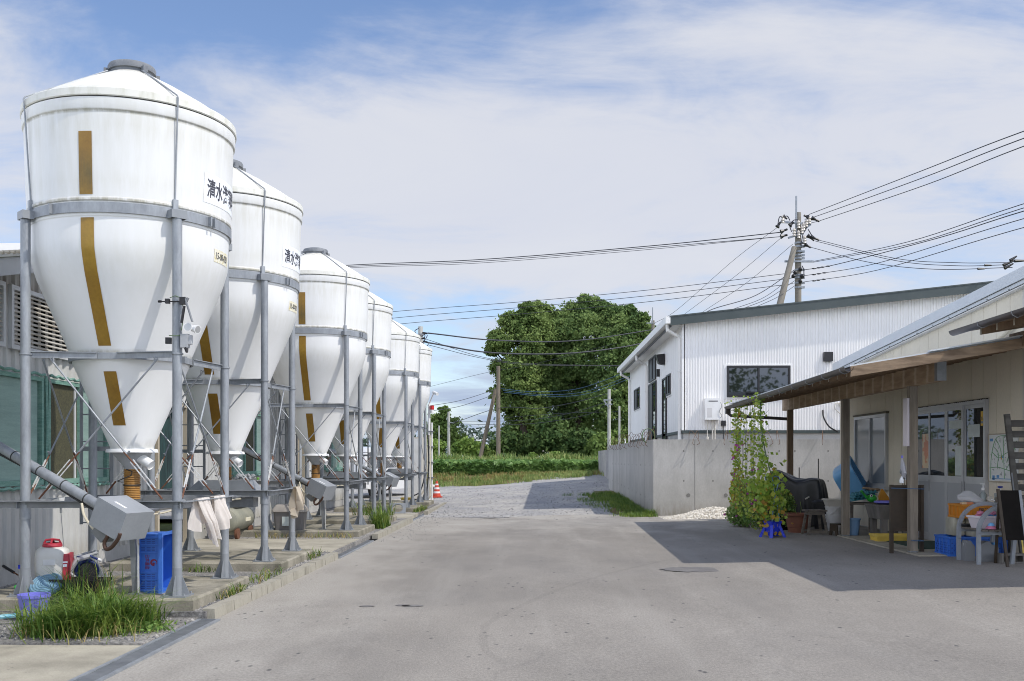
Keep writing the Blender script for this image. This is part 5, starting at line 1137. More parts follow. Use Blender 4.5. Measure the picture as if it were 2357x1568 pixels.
wires = [
 ('topmost wire from the tall pole to the right edge', [(1862, 494, 56), (2110, 398, 42), (2400, 287, 30)], .018), ('second of the three wires rising from the tall pole to the right', [(1852, 505, 56), (1882, 497, 55.5), (2120, 411, 42), (2400, 303, 30)], .018), ('lowest of the three wires rising from the tall pole to the right', [(1866, 514, 56), (1903, 503, 55.5), (2130, 426, 42), (2400, 321, 30)], .018),
 ('upper wire of the middle bundle right of the tall pole', [(1872, 602, 56), (2090, 557, 44), (2400, 456, 34)], .016), ('second wire of the middle bundle, close to the upper one', [(1872, 604, 56), (2100, 561, 44), (2400, 466, 34)], .016), ('third wire of the middle bundle, with clamps near the tall pole', [(1848, 622, 56), (1925, 609, 52), (2160, 548, 44), (2400, 474, 34)], .02),
 ('fourth wire right of the tall pole, with clamps', [(1846, 636, 56), (2020, 606, 48), (2400, 491, 34)], .016), ('lowest wire right of the tall pole, with clamps', [(1846, 650, 56), (2020, 622, 48), (2400, 512, 34)], .016),
 ('upper crossing wire sagging down to the right roof', [(1884, 553, 56), (2060, 595, 50), (2200, 605, 46), (2325, 605, 42)], .016), ('middle crossing wire sagging to the right roof', [(1876, 555, 56), (2060, 600, 50), (2200, 612, 46), (2315, 610, 42)], .016), ('lower crossing wire sagging to the right roof', [(1864, 569, 56), (2000, 604, 50), (2150, 620, 46), (2330, 616, 42)], .016),
 ('upper of the two wires from the tall pole to the third silo', [(1797, 535, 56), (1500, 566, 62), (1100, 598, 66), (780, 612, 70)], .028), ('lower of the two wires from the tall pole to the third silo', [(1797, 545, 56), (1500, 570, 62), (1100, 602, 66), (780, 615, 70)], .02), ('thin bottom wire running left to the third silo', [(1797, 545, 56.3), (1500, 574, 62), (1100, 606, 66), (780, 618, 70)], .015),
 ('top of three thin wires from the tall pole over the trees', [(1826, 628, 56), (1500, 667, 60), (1200, 695, 64), (880, 720, 68)], .017), ('middle of three thin wires from the tall pole over the trees', [(1826, 640, 56), (1500, 680, 60), (1200, 708, 64), (890, 734, 68)], .017), ('bottom of three thin wires from the tall pole over the trees', [(1826, 653, 56), (1500, 694, 60), (1200, 723, 64), (900, 748, 68)], .017),
 ('steep wire from the crossarm tip down to the white roof', [(1789, 524, 56), (1690, 598, 60), (1560, 712, 66), (1505, 745, 70)], .012), ('second steep wire down to the white roof', [(1800, 546, 56), (1700, 630, 60), (1600, 705, 66), (1540, 750, 70)], .012), ('third steep wire down to the white roof', [(1825, 562, 56), (1720, 650, 60), (1630, 710, 66), (1580, 745, 70)], .012),
 ('thick service cable from the tall pole to the left of the white roof', [(1828, 622, 56), (1740, 680, 54), (1640, 712, 50), (1600, 738, 46)], .022), ('second service cable to the white roof, twisted', [(1828, 634, 56), (1760, 684, 54), (1690, 711, 50), (1660, 725, 46)], .015), ('third service cable to the white roof', [(1830, 646, 56), (1770, 686, 54), (1712, 710, 50), (1690, 722, 46)], .016), ('fourth service cable, shortest, to the white roof', [(1834, 655, 56), (1790, 684, 54), (1742, 706, 50), (1725, 716, 46)], .016),
 ('upper thick wire from the pole behind the silos to the white building', [(985, 767, 44), (1150, 784, 50), (1330, 784, 58), (1510, 758, 70)], .032), ('lower thick wire from the pole behind the silos to the white building', [(985, 789, 44), (1130, 812, 48), (1300, 814, 54), (1440, 798, 58), (1560, 770, 62)], .036),
 ('thin wire dropping right from the pole behind the silos', [(978, 780, 44), (1110, 822, 50), (1230, 838, 55), (1450, 842, 66)], .013), ('thin lower wire dropping right from the pole behind the silos', [(985, 794, 44), (1110, 825, 50), (1220, 840, 55), (1450, 843, 62)], .013),
 ('top blue wire curving in front of the trees', [(1154, 895, 74), (1230, 902, 70), (1330, 895, 64), (1460, 850, 52)], .015), ('middle blue wire curving in front of the trees', [(1158, 899, 74), (1240, 908, 70), (1340, 903, 64), (1460, 862, 52)], .015), ('lowest blue wire curving in front of the trees', [(1160, 903, 74), (1250, 912, 70), (1345, 908, 64), (1460, 868, 52)], .015),
 ('wire from the leaning pole down to the silos, upper', [(1140, 897, 74), (1060, 922, 70), (985, 935, 66)], .018), ('wire from the leaning pole down to the silos, lower', [(1140, 908, 74), (1060, 935, 70), (985, 947, 66)], .018),
 ('sagging wire across the dark trees to the pale pole', [(1044, 974, 82), (1147, 940, 74), (1240, 940, 68), (1320, 927, 62), (1402, 905, 58)], .022), ('lower sagging wire across the dark trees to the pale pole', [(1044, 970, 82), (1200, 968, 72), (1310, 952, 64), (1392, 927, 58)], .018), ('lowest wire across the dark trees', [(1044, 976, 82), (1200, 977, 72), (1340, 958, 64), (1395, 933, 58)], .018), ('flat wire across to the thin pale pole', [(1147, 963, 74), (1290, 952, 66), (1425, 948, 60)], .014),
 ('faint wire sloping up in front of the left tall tree', [(990, 890, 80), (1120, 858, 76), (1230, 838, 74), (1420, 790, 68)], .012)]
for l_, pts, r in wires:
    p = [at(*q) for q in pts]
    if pts[-1][0] > 2390 or pts[-1][0] < 910: p.append(p[-1]+(p[-1]-p[-2])*1.3+Vector((0, 0, -.4)))
    o = MB().path(spline(p, 8), r, 5).obj('overhead_wire', 'wire_blue' if 'blue' in l_ else 'wire', loc=p[0]); tag(o, l_, 'power line', 'overhead wires')
def beads(px, label):
    for i, q in enumerate(px): pass
sp_ = thing('wire_clamps', 'black wire clamps over the right roof corner', 'wire clamps', at(2320, 605, 42))
for a_, b_ in (((2309, 611), (2335, 600)), ((2312, 618), (2332, 607)), ((2266, 611), (2282, 611)), ((2250, 619), (2266, 619)), ((2325, 600), (2340, 590)), ((2335, 601), (2365, 600))):
    MB().tube(at(*a_, 42), at(*b_, 42), .07 if a_[0] > 2300 else .05, 8, .03).obj('clamp', 'frame_black', sp_)
for xs_, y0_, sl_2, l_ in (((1873, 1884, 1893, 1906), 622, 13/77, 'upper row of black clips on the wires right of the tall pole'), ((1873, 1884, 1897), 636, 30/174, 'middle row of black clips on the wires right of the tall pole'), ((1873, 1883, 1896), 650, 28/174, 'bottom row of black clips on the wires right of the tall pole')):
    t = thing('wire_clips', l_, 'wire clips', at(1873, y0_-4, 54), group='wire clips')
    for x_ in xs_: MB().ball(at(x_, y0_-sl_2*(x_-1847)+1, 54.2), .05, 8, (2.4, 1, .8)).obj('clip', 'frame_black', t)
# ================= PROPS: LEFT =================
def pail(m, r0, r1, h, t=.006, c=(0, 0, 0), rim=.008):
    return m.lathe([(0, 0), (r0, 0), (r1, h-.03), (r1+rim, h-.028), (r1+rim, h), (r1-t, h), (r0-t, .012), (0, .012)], 32, c)
# backpack sprayer
p = onY(121, 1360, 9.62); sx, sy, sz = p.x, 9.62, .2
t = thing('backpack_sprayer', 'white backpack sprayer tank with red cap and red side panel', 'sprayer', (sx, sy, sz), local=True); t.location = (sx, sy, sz); t.rotation_euler = (0, 0, .25)
def rrect(w, d, r, z, n=5):
    out = []
    for cx_, cy_, a0 in ((w/2-r, d/2-r, 0), (-w/2+r, d/2-r, 90), (-w/2+r, -d/2+r, 180), (w/2-r, -d/2+r, 270)):
        for i in range(n+1): a = math.radians(a0+90*i/n); out.append((cx_+r*math.cos(a), cy_+r*math.sin(a), z))
    return out
def loft(m, rings):
    n = len(rings[0]); vs = [p for r in rings for p in r]
    fs = [(k*n+i, k*n+(i+1) % n, (k+1)*n+(i+1) % n, (k+1)*n+i) for k in range(len(rings)-1) for i in range(n)]
    return m.add(vs, fs+[tuple(range(n))[::-1], tuple(range((len(rings)-1)*n, len(rings)*n))])
m = MB(); loft(m, [rrect(w, d, r, z) for w, d, r, z in ((.16, .14, .03, 0), (.17, .15, .03, .10), (.20, .17, .05, .14), (.285, .21, .06, .17), (.30, .22, .06, .25), (.30, .22, .06, .36), (.285, .21, .07, .42), (.22, .17, .07, .445), (.17, .15, .07, .45))])
bd_ = m.obj('tank', 'plastic_white', t, ang=50)
MB().lathe([(.0, .45), (.088, .45), (.092, .46), (.085, .485), (.06, .49)], 24).obj('cap', 'plastic_red', t)
MB().path([(-.075, 0, .485), (-.06, 0, .515), (0, 0, .522), (.06, 0, .515), (.075, 0, .485)], .011, 6).path([(0, -.07, .485), (0, -.03, .51), (0, .03, .51), (0, .07, .485)], .010, 6).obj('cap_handle', 'plastic_red', t)
MB().bb(-.06, .05, -.118, -.106, .28, .335).obj('grip_recess', 'mist', bd_)
m = MB(); loft(m, [rrect(.05, .235, .012, z) for z in (.02, .2)]+[rrect(.062, .238, .015, .30), rrect(.05, .232, .012, .385)]); m.v = [(x+.135+(.012 if z > .25 else 0), y, z) for x, y, z in m.v]; sp = m.obj('side_panel', 'plastic_red', t)
MB().bb(.115, .16, -.1215, -.119, .30, .315).bb(.12, .155, -.1215, -.119, .262, .288).obj('panel_label', 'sign_white', sp)
MB().bb(-.13, -.07, -.05, .06, 0, .16).obj('pump_base', 'black', t)
# hose reel
q = onY(190, 1345, 9.85)
t = thing('hose_reel', 'grey framed hose reel wound with dark blue hose behind the black tub', 'hose reel', (q.x, 9.85, .2), local=True); t.location = (q.x, 9.85, .2); t.rotation_euler = (0, 0, .5)
m = MB()
for y in (-.11, .11):
    m.path([(-.17, y, .02), (-.15, y, .16), (-.06, y, .31), (.06, y, .345)], .026, 8).path([(-.14, y, .20), (-.04, y, .10), (.08, y, .02)], .02, 8)
m.obj('frame', 'hopper_gray', t)
MB().path([(-.02, -.11, .33), (.12, -.11, .37), (.12, .11, .37), (-.02, .11, .33)], .016, 8).obj('carry_handle', 'hopper_gray', t)
m = MB()
for i in range(7): m.lathe([(.10+.014*math.cos(a), -.07+.022*i+.012*math.sin(a)) for a in [k*.8 for k in range(9)]], 24, (.04, 0, .19), Matrix.Rotation(math.pi/2, 3, 'X'))
m.path([(.04, -.08, .30), (-.05, -.10, .34), (.06, -.12, .345), (.13, -.13, .31)], .012, 6); m.obj('hose_coil', 'hose_blue', t)
MB().tube((.04, -.09, .19), (.04, .09, .19), .085, 24).obj('drum', 'black', t)
MB().tube((.13, -.13, .31), (.165, -.135, .295), .016, 8).obj('nozzle', 'white', t)
# black tub
q = onY(186, 1360, 9.55)
t = thing('plastic_tub', 'shallow black plastic tub lying on the nearest pad', 'tub', (q.x, 9.55, .2), rot=-.12)
MB().tub(.46, .26, .15, .012, .88, .012).obj('tub_body', 'black', t)
# light blue spiral drum lid
q = onY(92, 1352, 9.36)
t = thing('flat_hose_reel', 'grey blue round flat reel with ridges leaning on the pad edge', 'reel', (q.x, 9.5, .2), local=True); t.location = (q.x, 9.36, .21); t.rotation_euler = (math.radians(38), .1, -.15)
rd_ = MB().lathe([(0, .025), (.135, .025), (.15, .018), (.155, 0), (.15, -.02), (.10, -.03), (0, -.03)], 36, (0, .12, .02)).obj('reel_disc', 'reel_blue', t)
m = MB()
for r in (.035, .06, .085, .11, .133): m.path([(r*math.cos(a), .12+r*math.sin(a), .046) for a in [k*math.pi/15 for k in range(30)]], .007, 6, True)
m.obj('ridges', 'reel_blue', rd_)
# hose gun and green bottle, grey can
q = onZ(66, 1352, .24)
t = thing('spray_nozzle', 'white spray gun nozzle lying on the pad above the violet bucket', 'nozzle', (q.x, q.y, .2))
MB().tube((q.x-.05, q.y-.04, .225), (q.x+.07, q.y+.03, .255), .018, 10, .024).obj('barrel', 'white', t); MB().tube((q.x-.04, q.y-.05, .222), (q.x-.09, q.y-.09, .215), .022, 10).tube((q.x-.01, q.y-.03, .22), (q.x+.0, q.y-.09, .205), .016, 8).obj('grip', 'hose_blue', t)
q = onZ(46, 1360, .2)
t = thing('squeeze_bottle', 'lime green squeeze bottle with green cap lying on the pad', 'bottle', (q.x, q.y, .2))
MB().tube((q.x-.005, q.y, .225), (q.x+.09, q.y, .225), .022, 12, .016).obj('bottle_body', 'lime', t); MB().tube((q.x-.045, q.y, .23), (q.x-.006, q.y, .228), .028, 14, .02).obj('bottle_cap', 'green_toy', t)
q = onY(55, 1350, 10.3)
t = thing('spray_bottle', 'grey spray bottle with blue nozzle left of the white sprayer', 'bottle', (q.x, 10.3, .2))
MB().lathe([(0, .2), (.05, .2), (.05, .32), (.03, .36), (.02, .38), (0, .38)], 16, (q.x, 10.3, 0)).obj('bottle_body', 'hopper_gray', t); MB().bb(q.x-.05, q.x+.02, 10.28, 10.32, .36, .40).obj('spray_head', 'pot_blue', t)
a, b = onY(8, 1303, 10.6), onY(52, 1330, 10.4)
t = thing('hand_hoe', 'black handled tool leaning left of the silo leg', 'hand tool', b); MB().tube(a, a+(b-a)*.55, .016, 10).obj('grip', 'black', t); MB().tube(a+(b-a)*.55, b+(b-a)*.6, .008, 8).obj('shaft', 'rust', t)
# violet bucket
q = onZ(66, 1430, .03)
t = thing('bucket', 'violet blue plastic bucket on the ground at the left edge', 'bucket', (q.x, q.y+.1, .03))
pail(MB(), .105, .135, .235, c=(q.x, q.y+.1, .03)).obj('bucket_body', 'bucket_violet', t)
MB().bb(q.x-.06, q.x-.045, q.y-.008, q.y-.0, .03+.1, .03+.15).bb(q.x-.03, q.x-.015, q.y-.008, q.y-.0, .03+.11, .03+.14).bb(q.x+.0, q.x+.015, q.y-.008, q.y, .03+.11, .03+.14).obj('printed_marks', 'ink', t)
MB().path([(q.x-.135, q.y+.1, .03+.2), (q.x-.11, q.y+.03, .03+.19), (q.x, q.y-.02, .03+.21), (q.x+.11, q.y+.03, .03+.19), (q.x+.135, q.y+.1, .03+.2)], .004, 5).obj('bucket_handle', 'bucket_violet', t)
q = onZ(-30, 1424, VZ+.02); q2 = onZ(40, 1417, VZ+.02); tag(MB().path(spline([q, (q+q2)/2+Vector((0, .03, 0)), q2], 5), .02, 8).obj('garden_hose', 'hose_cyan', loc=q), 'light blue hose lying beside the violet bucket', 'hose')
# milky funnel jug hung on the beam, wand
a = onY(136, 1170, 9.6)
t = thing('hanging_jug', 'milky white plastic scoop hanging under the cross beam', 'jug', a)
m = MB(); loft(m, [[(a.x-.14, 9.56, 1.02), (a.x-.14, 9.64, 1.02), (a.x-.05, 9.66, 1.10), (a.x-.05, 9.54, 1.10)], [(a.x+.03, 9.58, 1.03), (a.x+.03, 9.62, 1.03), (a.x+.03, 9.66, 1.13), (a.x+.03, 9.54, 1.13)]]); m.obj('scoop_body', 'mist', t)
MB().tube((a.x+.02, 9.6, 1.05), (a.x+.02, 9.6, .98), .012, 8).tube((a.x+.02, 9.6, .98), (a.x+.04, 9.62, .62), .004, 6).obj('wand', 'galv_dark', t)
# standing blue crate
def slots(m, u0, u1, w0, w1, n, fn):
    for i in range(n): z = w0+(i+.5)*(w1-w0)/n; fn(m, u0, u1, z-.004, z+.004)
q = onY(322, 1362, 9.62); X0 = q.x; Y0, Y1 = 9.60, 9.96; Z0, Z1 = .2, .775
t = thing('plastic_crate', 'blue plastic crate standing on end beside the nearest silo leg', 'crate', (X0+.14, 9.78, .2))
m = MB().bb(X0, X0+.012, Y0, Y1, Z0, Z1).bb(X0+.012, X0+.195, Y0, Y0+.012, Z0+.01, Z1-.01).bb(X0+.012, X0+.195, Y1-.012, Y1, Z0+.01, Z1-.01).bb(X0+.012, X0+.195, Y0, Y1, Z1-.012, Z1).bb(X0+.012, X0+.195, Y0, Y1, Z0, Z0+.012)
cb_ = m.obj('crate_shell', 'crate_blue', t)
m = MB()
for z in (Z0+.02, Z0+.13, Z0+.20, Z0+.39, Z0+.47, Z1-.04): m.bb(X0, X0+.225, Y0-.014, Y0-.0005, z, z+.009)
for x in (X0+.19, X0+.222, X0+.1955): m.bb(x, x+.008, Y0-.016, Y0-.0007, Z0, Z1)
m.bb(X0, X0+.012, Y0-.014, Y0-.0009, Z0, Z1)
m.obj('ribs', 'crate_blue', cb_)
m = MB(); a = .018
for (y0, y1, z0, z1) in ((Y0-a, Y0+.014, Z0-.0, Z1+.008), (Y1-.014, Y1+a, Z0, Z1+.008)): m.bb(X0+.195, X0+.232, y0, y1, z0, z1)
m.bb(X0+.195, X0+.232, Y0+.014, Y1-.014, Z1-.014, Z1+.012).bb(X0+.195, X0+.232, Y0+.014, Y1-.014, Z0, Z0+.014); m.obj('rim', 'crate_blue', t)
m = MB()
for (u0, u1) in ((.02, .06), (.075, .115), (.125, .158)):
    for z in [Z0+.045+i*.017 for i in range(5)]+[Z0+.145+i*.017 for i in range(3)]+[Z0+.41+i*.017 for i in range(3)]+[Z0+.485+i*.017 for i in range(3)]: m.bb(X0+u0, X0+u1, Y0-.0015, Y0+.001, z, z+.007)
m.obj('slot_pattern', 'crate_slot', cb_)
v_, f_ = text('日本農産', .06, .0003); m = MB(); m.add([(X0+.065+y_*.8, Y0-.003, Z0+.38-x_*.62) for x_, y_, _ in v_], f_); cc = (X0+.145, Z0+.30)
lt = m.obj('lettering', 'ink_red', cb_)
m = MB(); n = 26; sw = [(.034*math.cos(a*.22-.6)*(1), .034*math.sin(a*.22-.6)) for a in range(n)]; sw += [(.006+.022*math.cos((n-1-a)*.22-.6), -.004+.022*math.sin((n-1-a)*.22-.6)) for a in range(n)]
m.add([(cc[0]+u, Y0-.0035, cc[1]+v) for u, v in sw], [(i, i+1, 2*n-2-i, 2*n-1-i) for i in range(n-1)]); m.add([(cc[0]+.012*math.cos(k)*1.0, Y0-.0035, cc[1]-.012+.012*math.sin(k)) for k in [i*.5 for i in range(13)]], [tuple(range(13))]); m.obj('logo', 'ink_red', cb_)
# towels on the side rail
def towel(label, x, y0, y1, ztop, len1, len2, m_='cloth', sway=.1, seed=0):
    r = random.Random(seed); ph = [r.uniform(0, 6) for _ in range(4)]
    t = thing('towel', label, 'towel', (x, (y0+y1)/2, ztop), group='towels drying on the silo frames')
    def fn(u, v):
        s = -len2*(1+.25*math.sin(u*4+ph[3]))+(len1*(1-.45*u*(.6+.4*math.sin(u*5+ph[0])))+len2*(1+.25*math.sin(u*4+ph[3])))*v; w = (u-.5)*(y1-y0)
        a = min(1, abs(s)*4); k = (.72 if abs(s) < .03 else .72-.3*abs(s)/(len1+.01)*(1 if s > 0 else .3))
        ww = (y0+y1)/2+w*k+sway*max(s, 0)+.03*math.sin(u*9+ph[1])*a
        fold = a*(.042*math.sin(u*13+ph[0]+s*3)+.02*math.sin(u*29+ph[2]))
        if s < 0: return (x-.02-.02*a+fold, ww, ztop+s*.96)
        return (x+.02+.03*a+fold+.05*s, ww, ztop-s)
    MB().grid(fn, 48, 40).obj('cloth', m_, t, ang=80); return t
rx = S0.x+.815
towel('long off-white towel hanging lowest on the rail of the nearest silo', rx, 9.60, 10.10, 1.12, .50, .28, sway=.45, seed=2)
towel('pinkish towel beside the long one on the rail of the nearest silo', rx, 10.10, 10.62, 1.125, .36, .22, sway=.25, seed=5)
towel('cream towel hanging over the lid of the grey tub at the second silo', rx, S0.y+3.27+.25, S0.y+3.27+.62, 1.125, .34, .38, 'cloth_cream', sway=.1, seed=9)
# lamp and antenna bracket on the nearest silo leg
lx, ly = S0.x+HH, S0.y-HH
t = thing('sensor_lamp', 'white twin sensor lamp strapped to the nearest silo leg', 'lamp', (lx+.07, ly-.03, 2.6))
MB().bb(lx+.05, lx+.12, ly-.06, ly+.01, 2.56, 2.69).bb(lx+.12, lx+.15, ly-.05, ly, 2.59, 2.68).obj('lamp_box', 'hopper_gray', t)
for dx, dz, d in ((.115, .065, (.25, -.95, -.05)), (.175, .05, (.85, -.45, -.2))):
    c_ = Vector((lx+dx, ly-.03, 2.69+dz)); d = Vector(d).normalized(); h = MB().tube(c_-d*.035, c_+d*.045, .026, 14, .042).obj('lamp_head', 'white', t); MB().tube(c_+d*.040, c_+d*.0465, .034, 14).obj('lens', 'rim', h)
MB().tube((lx+.10, ly-.04, 2.56), (lx+.11, ly-.05, 2.515), .022, 10, .012).bb(lx-.105, lx-.052, ly-.03, ly+.0, 2.6, 2.66).obj('sensor', 'black', t)
MB().path([(lx-.06, ly-.052, 2.675), (lx, ly-.062, 2.67), (lx+.06, ly-.05, 2.675)], .004, 4).path(spline([(lx+.07, ly-.05, 2.97), (lx+.08, ly-.06, 2.85), (lx+.06, ly-.06, 2.72)], 4), .004, 4).obj('tie_wire', 'cord', t)
t = thing('bracket_clamp', 'black clamp with angled handle strapped high on the nearest silo leg', 'clamp', (lx, ly-.06, 3.0))
MB().tube((lx-.14, ly-.06, 2.995), (lx+.12, ly-.06, 2.995), .006, 6).bb(lx-.09, lx-.052, ly-.08, ly-.04, 2.975, 3.02).bb(lx+.05, lx+.10, ly-.085, ly-.035, 2.965, 3.035).tube((lx-.16, ly-.06, 2.996), (lx-.13, ly-.06, 2.996), .012, 8).obj('clamp_body', 'frame_black', t)
MB().beam((lx+.10, ly-.07, 3.02), (lx+.175, ly-.09, 2.80), .02, .012).tube((lx+.11, ly-.06, 3.0), (lx+.125, ly-.06, 3.03), .014, 8).obj('clamp_handle', 'galv_dark', t); MB().tube((lx+.095, ly-.08, 2.95), (lx+.07, ly-.08, 2.79), .014, 8).obj('cable_tie', 'frame_black', t)
MB().path([(lx-.055, ly-.05, 3.03), (lx, ly-.06, 3.05), (lx+.055, ly-.05, 3.03)], .004, 4).obj('tie_wire', 'cord', t)
# air compressor
cxx, cyy = -5.38, 17.95
t = thing('air_compressor', 'old olive grey air compressor tank on wheels by the barn wall', 'air compressor', (cxx, cyy, VZ))
Rx = Matrix.Rotation(-math.pi/2, 3, 'X')
MB().lathe([(0, -.62), (.1, -.61), (.19, -.56), (.21, -.48), (.21, .48), (.19, .56), (.1, .61), (0, .62)], 28, (cxx, cyy, VZ+.34), Rx).obj('air_tank', 'compressor', t)
MB().bb(cxx-.12, cxx+.12, cyy-.3, cyy+.35, VZ+.56, VZ+.585).tube((cxx, cyy-.2, VZ+.68), (cxx, cyy+.1, VZ+.68), .11, 16).bb(cxx-.1, cxx+.08, cyy+.16, cyy+.34, VZ+.585, VZ+.84).obj('pump_head', 'compressor', t)
MB().tube((cxx+.13, cyy-.05, VZ+.7), (cxx+.15, cyy-.05, VZ+.7), .12, 20).obj('belt_guard', 'hopper_gray', t)
for dy in (-.42, .42): MB().tube((cxx+.13, cyy+dy, VZ+.10), (cxx+.18, cyy+dy, VZ+.10), .10, 16).obj('wheel', 'rust', t)
MB().bb(cxx-.15, cxx+.12, cyy+.38, cyy+.42, VZ+.08, VZ+.2).obj('foot', 'compressor', t)
MB().bb(cxx-.15, cxx+.12, cyy-.42, cyy-.38, VZ+.08, VZ+.2).obj('foot', 'compressor', t)
MB().bb(cxx+.2095, cxx+.212, cyy-.1, cyy+.22, VZ+.3, VZ+.37).obj('nameplate', 'label_yellow', t)
# hose coil on the barn wall, jug on the second trough
t = tag(MB().path(spline([(BX+.06, 18.5+.09*math.cos(a*1.2), 1.75+.33*math.sin(a*1.2)) for a in range(17)]+[(BX+.06, 18.55, 1.3), (BX+.06, 18.5, .9)], 4), .014, 6).obj('hose_coil', 'cable_cream', loc=(BX+.06, 18.5, 1.4)), 'cream hose coil hung on the barn wall beside the doorway', 'hose')
s2 = (S0.x, S0.y+3.27)
t = thing('cleaning_brush', 'grey shaggy brush head lying on the trough of the second silo', 'brush', (s2[0]+.25, s2[1]-.1, 1.22))
m = MB()
for _ in range(60): m.ball((s2[0]+.25+random.uniform(-.13, .13), s2[1]-.1+random.uniform(-.06, .06), 1.245+random.uniform(0, .05)), random.uniform(.012, .022), 6)
m.obj('bristles', 'hopper_gray', t); MB().ball((s2[0]+.42, s2[1]-.1, 1.245), .02, 10).obj('knob', 'lime', t)
# grey storage tub
q = onZ(662, 1221, .2); tx, ty = q.x, q.y+.22
t = thing('storage_tub', 'grey plastic storage tub with pale lid on the third pad', 'storage tub', (tx, ty, .2), local=True); t.location = (tx, ty, .2)
m = MB(); loft(m, [rrect(.50, .34, .04, 0), rrect(.56, .40, .05, .34)]); tb = m.obj('tub_body', 'tub_gray', t)
m = MB(); loft(m, [rrect(.60, .44, .05, .335), rrect(.60, .44, .05, .37), rrect(.50, .34, .06, .46), rrect(.44, .28, .06, .47)]); m.obj('lid', 'tub_lid', t)
MB().bb(-.11, .07, -.20, -.193, .08, .25).obj('paper_label', 'paper', tb)
# plate with round hole
q = onZ(914, 1183, VZ); m = MB(); n = 32
pl = [(-.20, -.02, -.14), (.20, -.02, -.14), (.2, 0, .14), (-.2, 0, .14)]
t = thing('hole_plate', 'dark grey plate with a round hole leaning on the fifth pad', 'plate', (q.x, q.y+.1, VZ), local=True); t.location = (q.x, q.y+.08, VZ); t.rotation_euler = (math.radians(-28), 0, 0)
out = []; inn = []
for i in range(n):
    a = 2*math.pi*i/n; c_, s_ = math.cos(a), math.sin(a); k_ = max(abs(c_)/.21, abs(s_)/.15); out.append((c_/k_, s_/k_)); inn.append((.135*c_, .115*s_))
vs = [(u, y, v+.15) for y in (-.02, .02) for u, v in out]+[(u, y, v+.15) for y in (-.02, .02) for u, v in inn]
fs = []
for i in range(n): j = (i+1) % n; fs += [(i, j, 2*n+j, 2*n+i), (n+j, n+i, 3*n+i, 3*n+j), (i, n+i, n+j, j), (2*n+j, 3*n+j, 3*n+i, 2*n+i)]
m.add(vs, fs).obj('plate_body', 'steel_gray', t)
# traffic cone, bin
q = G(1005.5, 1145); z0 = q.z
t = thing('traffic_cone', 'red traffic cone with white bands at the far end of the silos', 'traffic cone', q)
MB().bb(q.x-.19, q.x+.19, q.y-.19, q.y+.19, z0, z0+.04).obj('cone_base', 'cone', t)
m = MB(); w_ = MB()
R_ = lambda h: .15-.115*h
for i, (a, b) in enumerate(((0, .2), (.2, .32), (.32, .46), (.46, .58), (.58, .72), (.72, .82), (.82, 1))):
    (w_ if i % 2 else m).lathe([(R_(a), z0+.04+.56*a), (R_(b), z0+.04+.56*b)]+([(0, z0+.6)] if b == 1 else []), 24, (q.x, q.y, 0))
m.obj('cone_body', 'cone', t); w_.obj('reflective_bands', 'reflective', t)
q = G(991, 1143); t = thing('bin', 'small grey bin with cream lid beside the traffic cone', 'bin', q)
pail(MB(), .13, .16, .34, c=(q.x, q.y, q.z)).obj('bin_body', 'tub_gray', t); MB().lathe([(0, .345), (.18, .345), (.18, .40), (.15, .44), (0, .45)], 24, (q.x, q.y, q.z)).obj('lid', 'basin_cream', t)
# cabinet, alarm pole, conduit at the far end
t = thing('storage_cabinet', 'tall white storage cabinet behind the farthest silos', 'cabinet', (-3.95, 33.3, .1))
MB().bb(-4.25, -3.70, 33.1, 33.8, .1, 2.25).obj('cabinet_body', 'basin_cream', t); MB().bb(-4.22, -3.99, 33.085, 33.099, .2, 2.2).bb(-3.97, -3.73, 33.085, 33.099, .2, 2.2).obj('door', 'white', t)
t = thing('alarm_pole', 'white conduit pole with red alarm lamp at the end of the row', 'alarm pole', (-3.36, 32.3, .1))
MB().tube((-3.36, 32.3, .05), (-3.36, 32.3, 3.3), .045, 12).tube((-3.27, 32.32, .05), (-3.27, 32.32, 2.7), .03, 10).obj('conduit', 'pvc', t)
for z in (.9, 1.4, 1.9, 2.4): MB().bb(-3.43, -3.2, 32.24, 32.36, z, z+.03).obj('pipe_clip', 'galv_dark', t)
MB().tube((-3.26, 32.25, 3.12), (-3.26, 32.25, 3.25), .07, 14).obj('red_lamp', 'lamp_red', t); MB().tube((-3.26, 32.25, 3.0), (-3.26, 32.25, 3.12), .06, 14).obj('lamp_base', 'white', t)
MB().tube((-3.2, 32.2, 3.68), (-3.05, 31.9, 3.6), .05, 12).tube((-3.36, 32.3, 3.3), (-3.2, 32.2, 3.66), .02, 8).obj('camera', 'white', t)
for i in range(4): MB().path(spline([(-3.5+.06*i, 32.2, 2.3), (-3.45+.05*i, 32.1, 1.3), (-3.6+.1*i, 32.0, .5), (-3.9+.2*i, 31.95, .3), (-3.7+.1*i, 32.0, .18)], 5), .02, 6).obj('cable_loop', 'cable_cream' if i % 2 else 'frame_black', t)
t = tag(MB().tub(.35, .25, .16, .01, .85, .01).obj('yellow_tray', 'crate_yellow', loc=(0, 0, 0)), 'small yellow tray on the ground by the white cabinet', 'tray'); t.location = (-4.15, 32.75, VZ+.003)
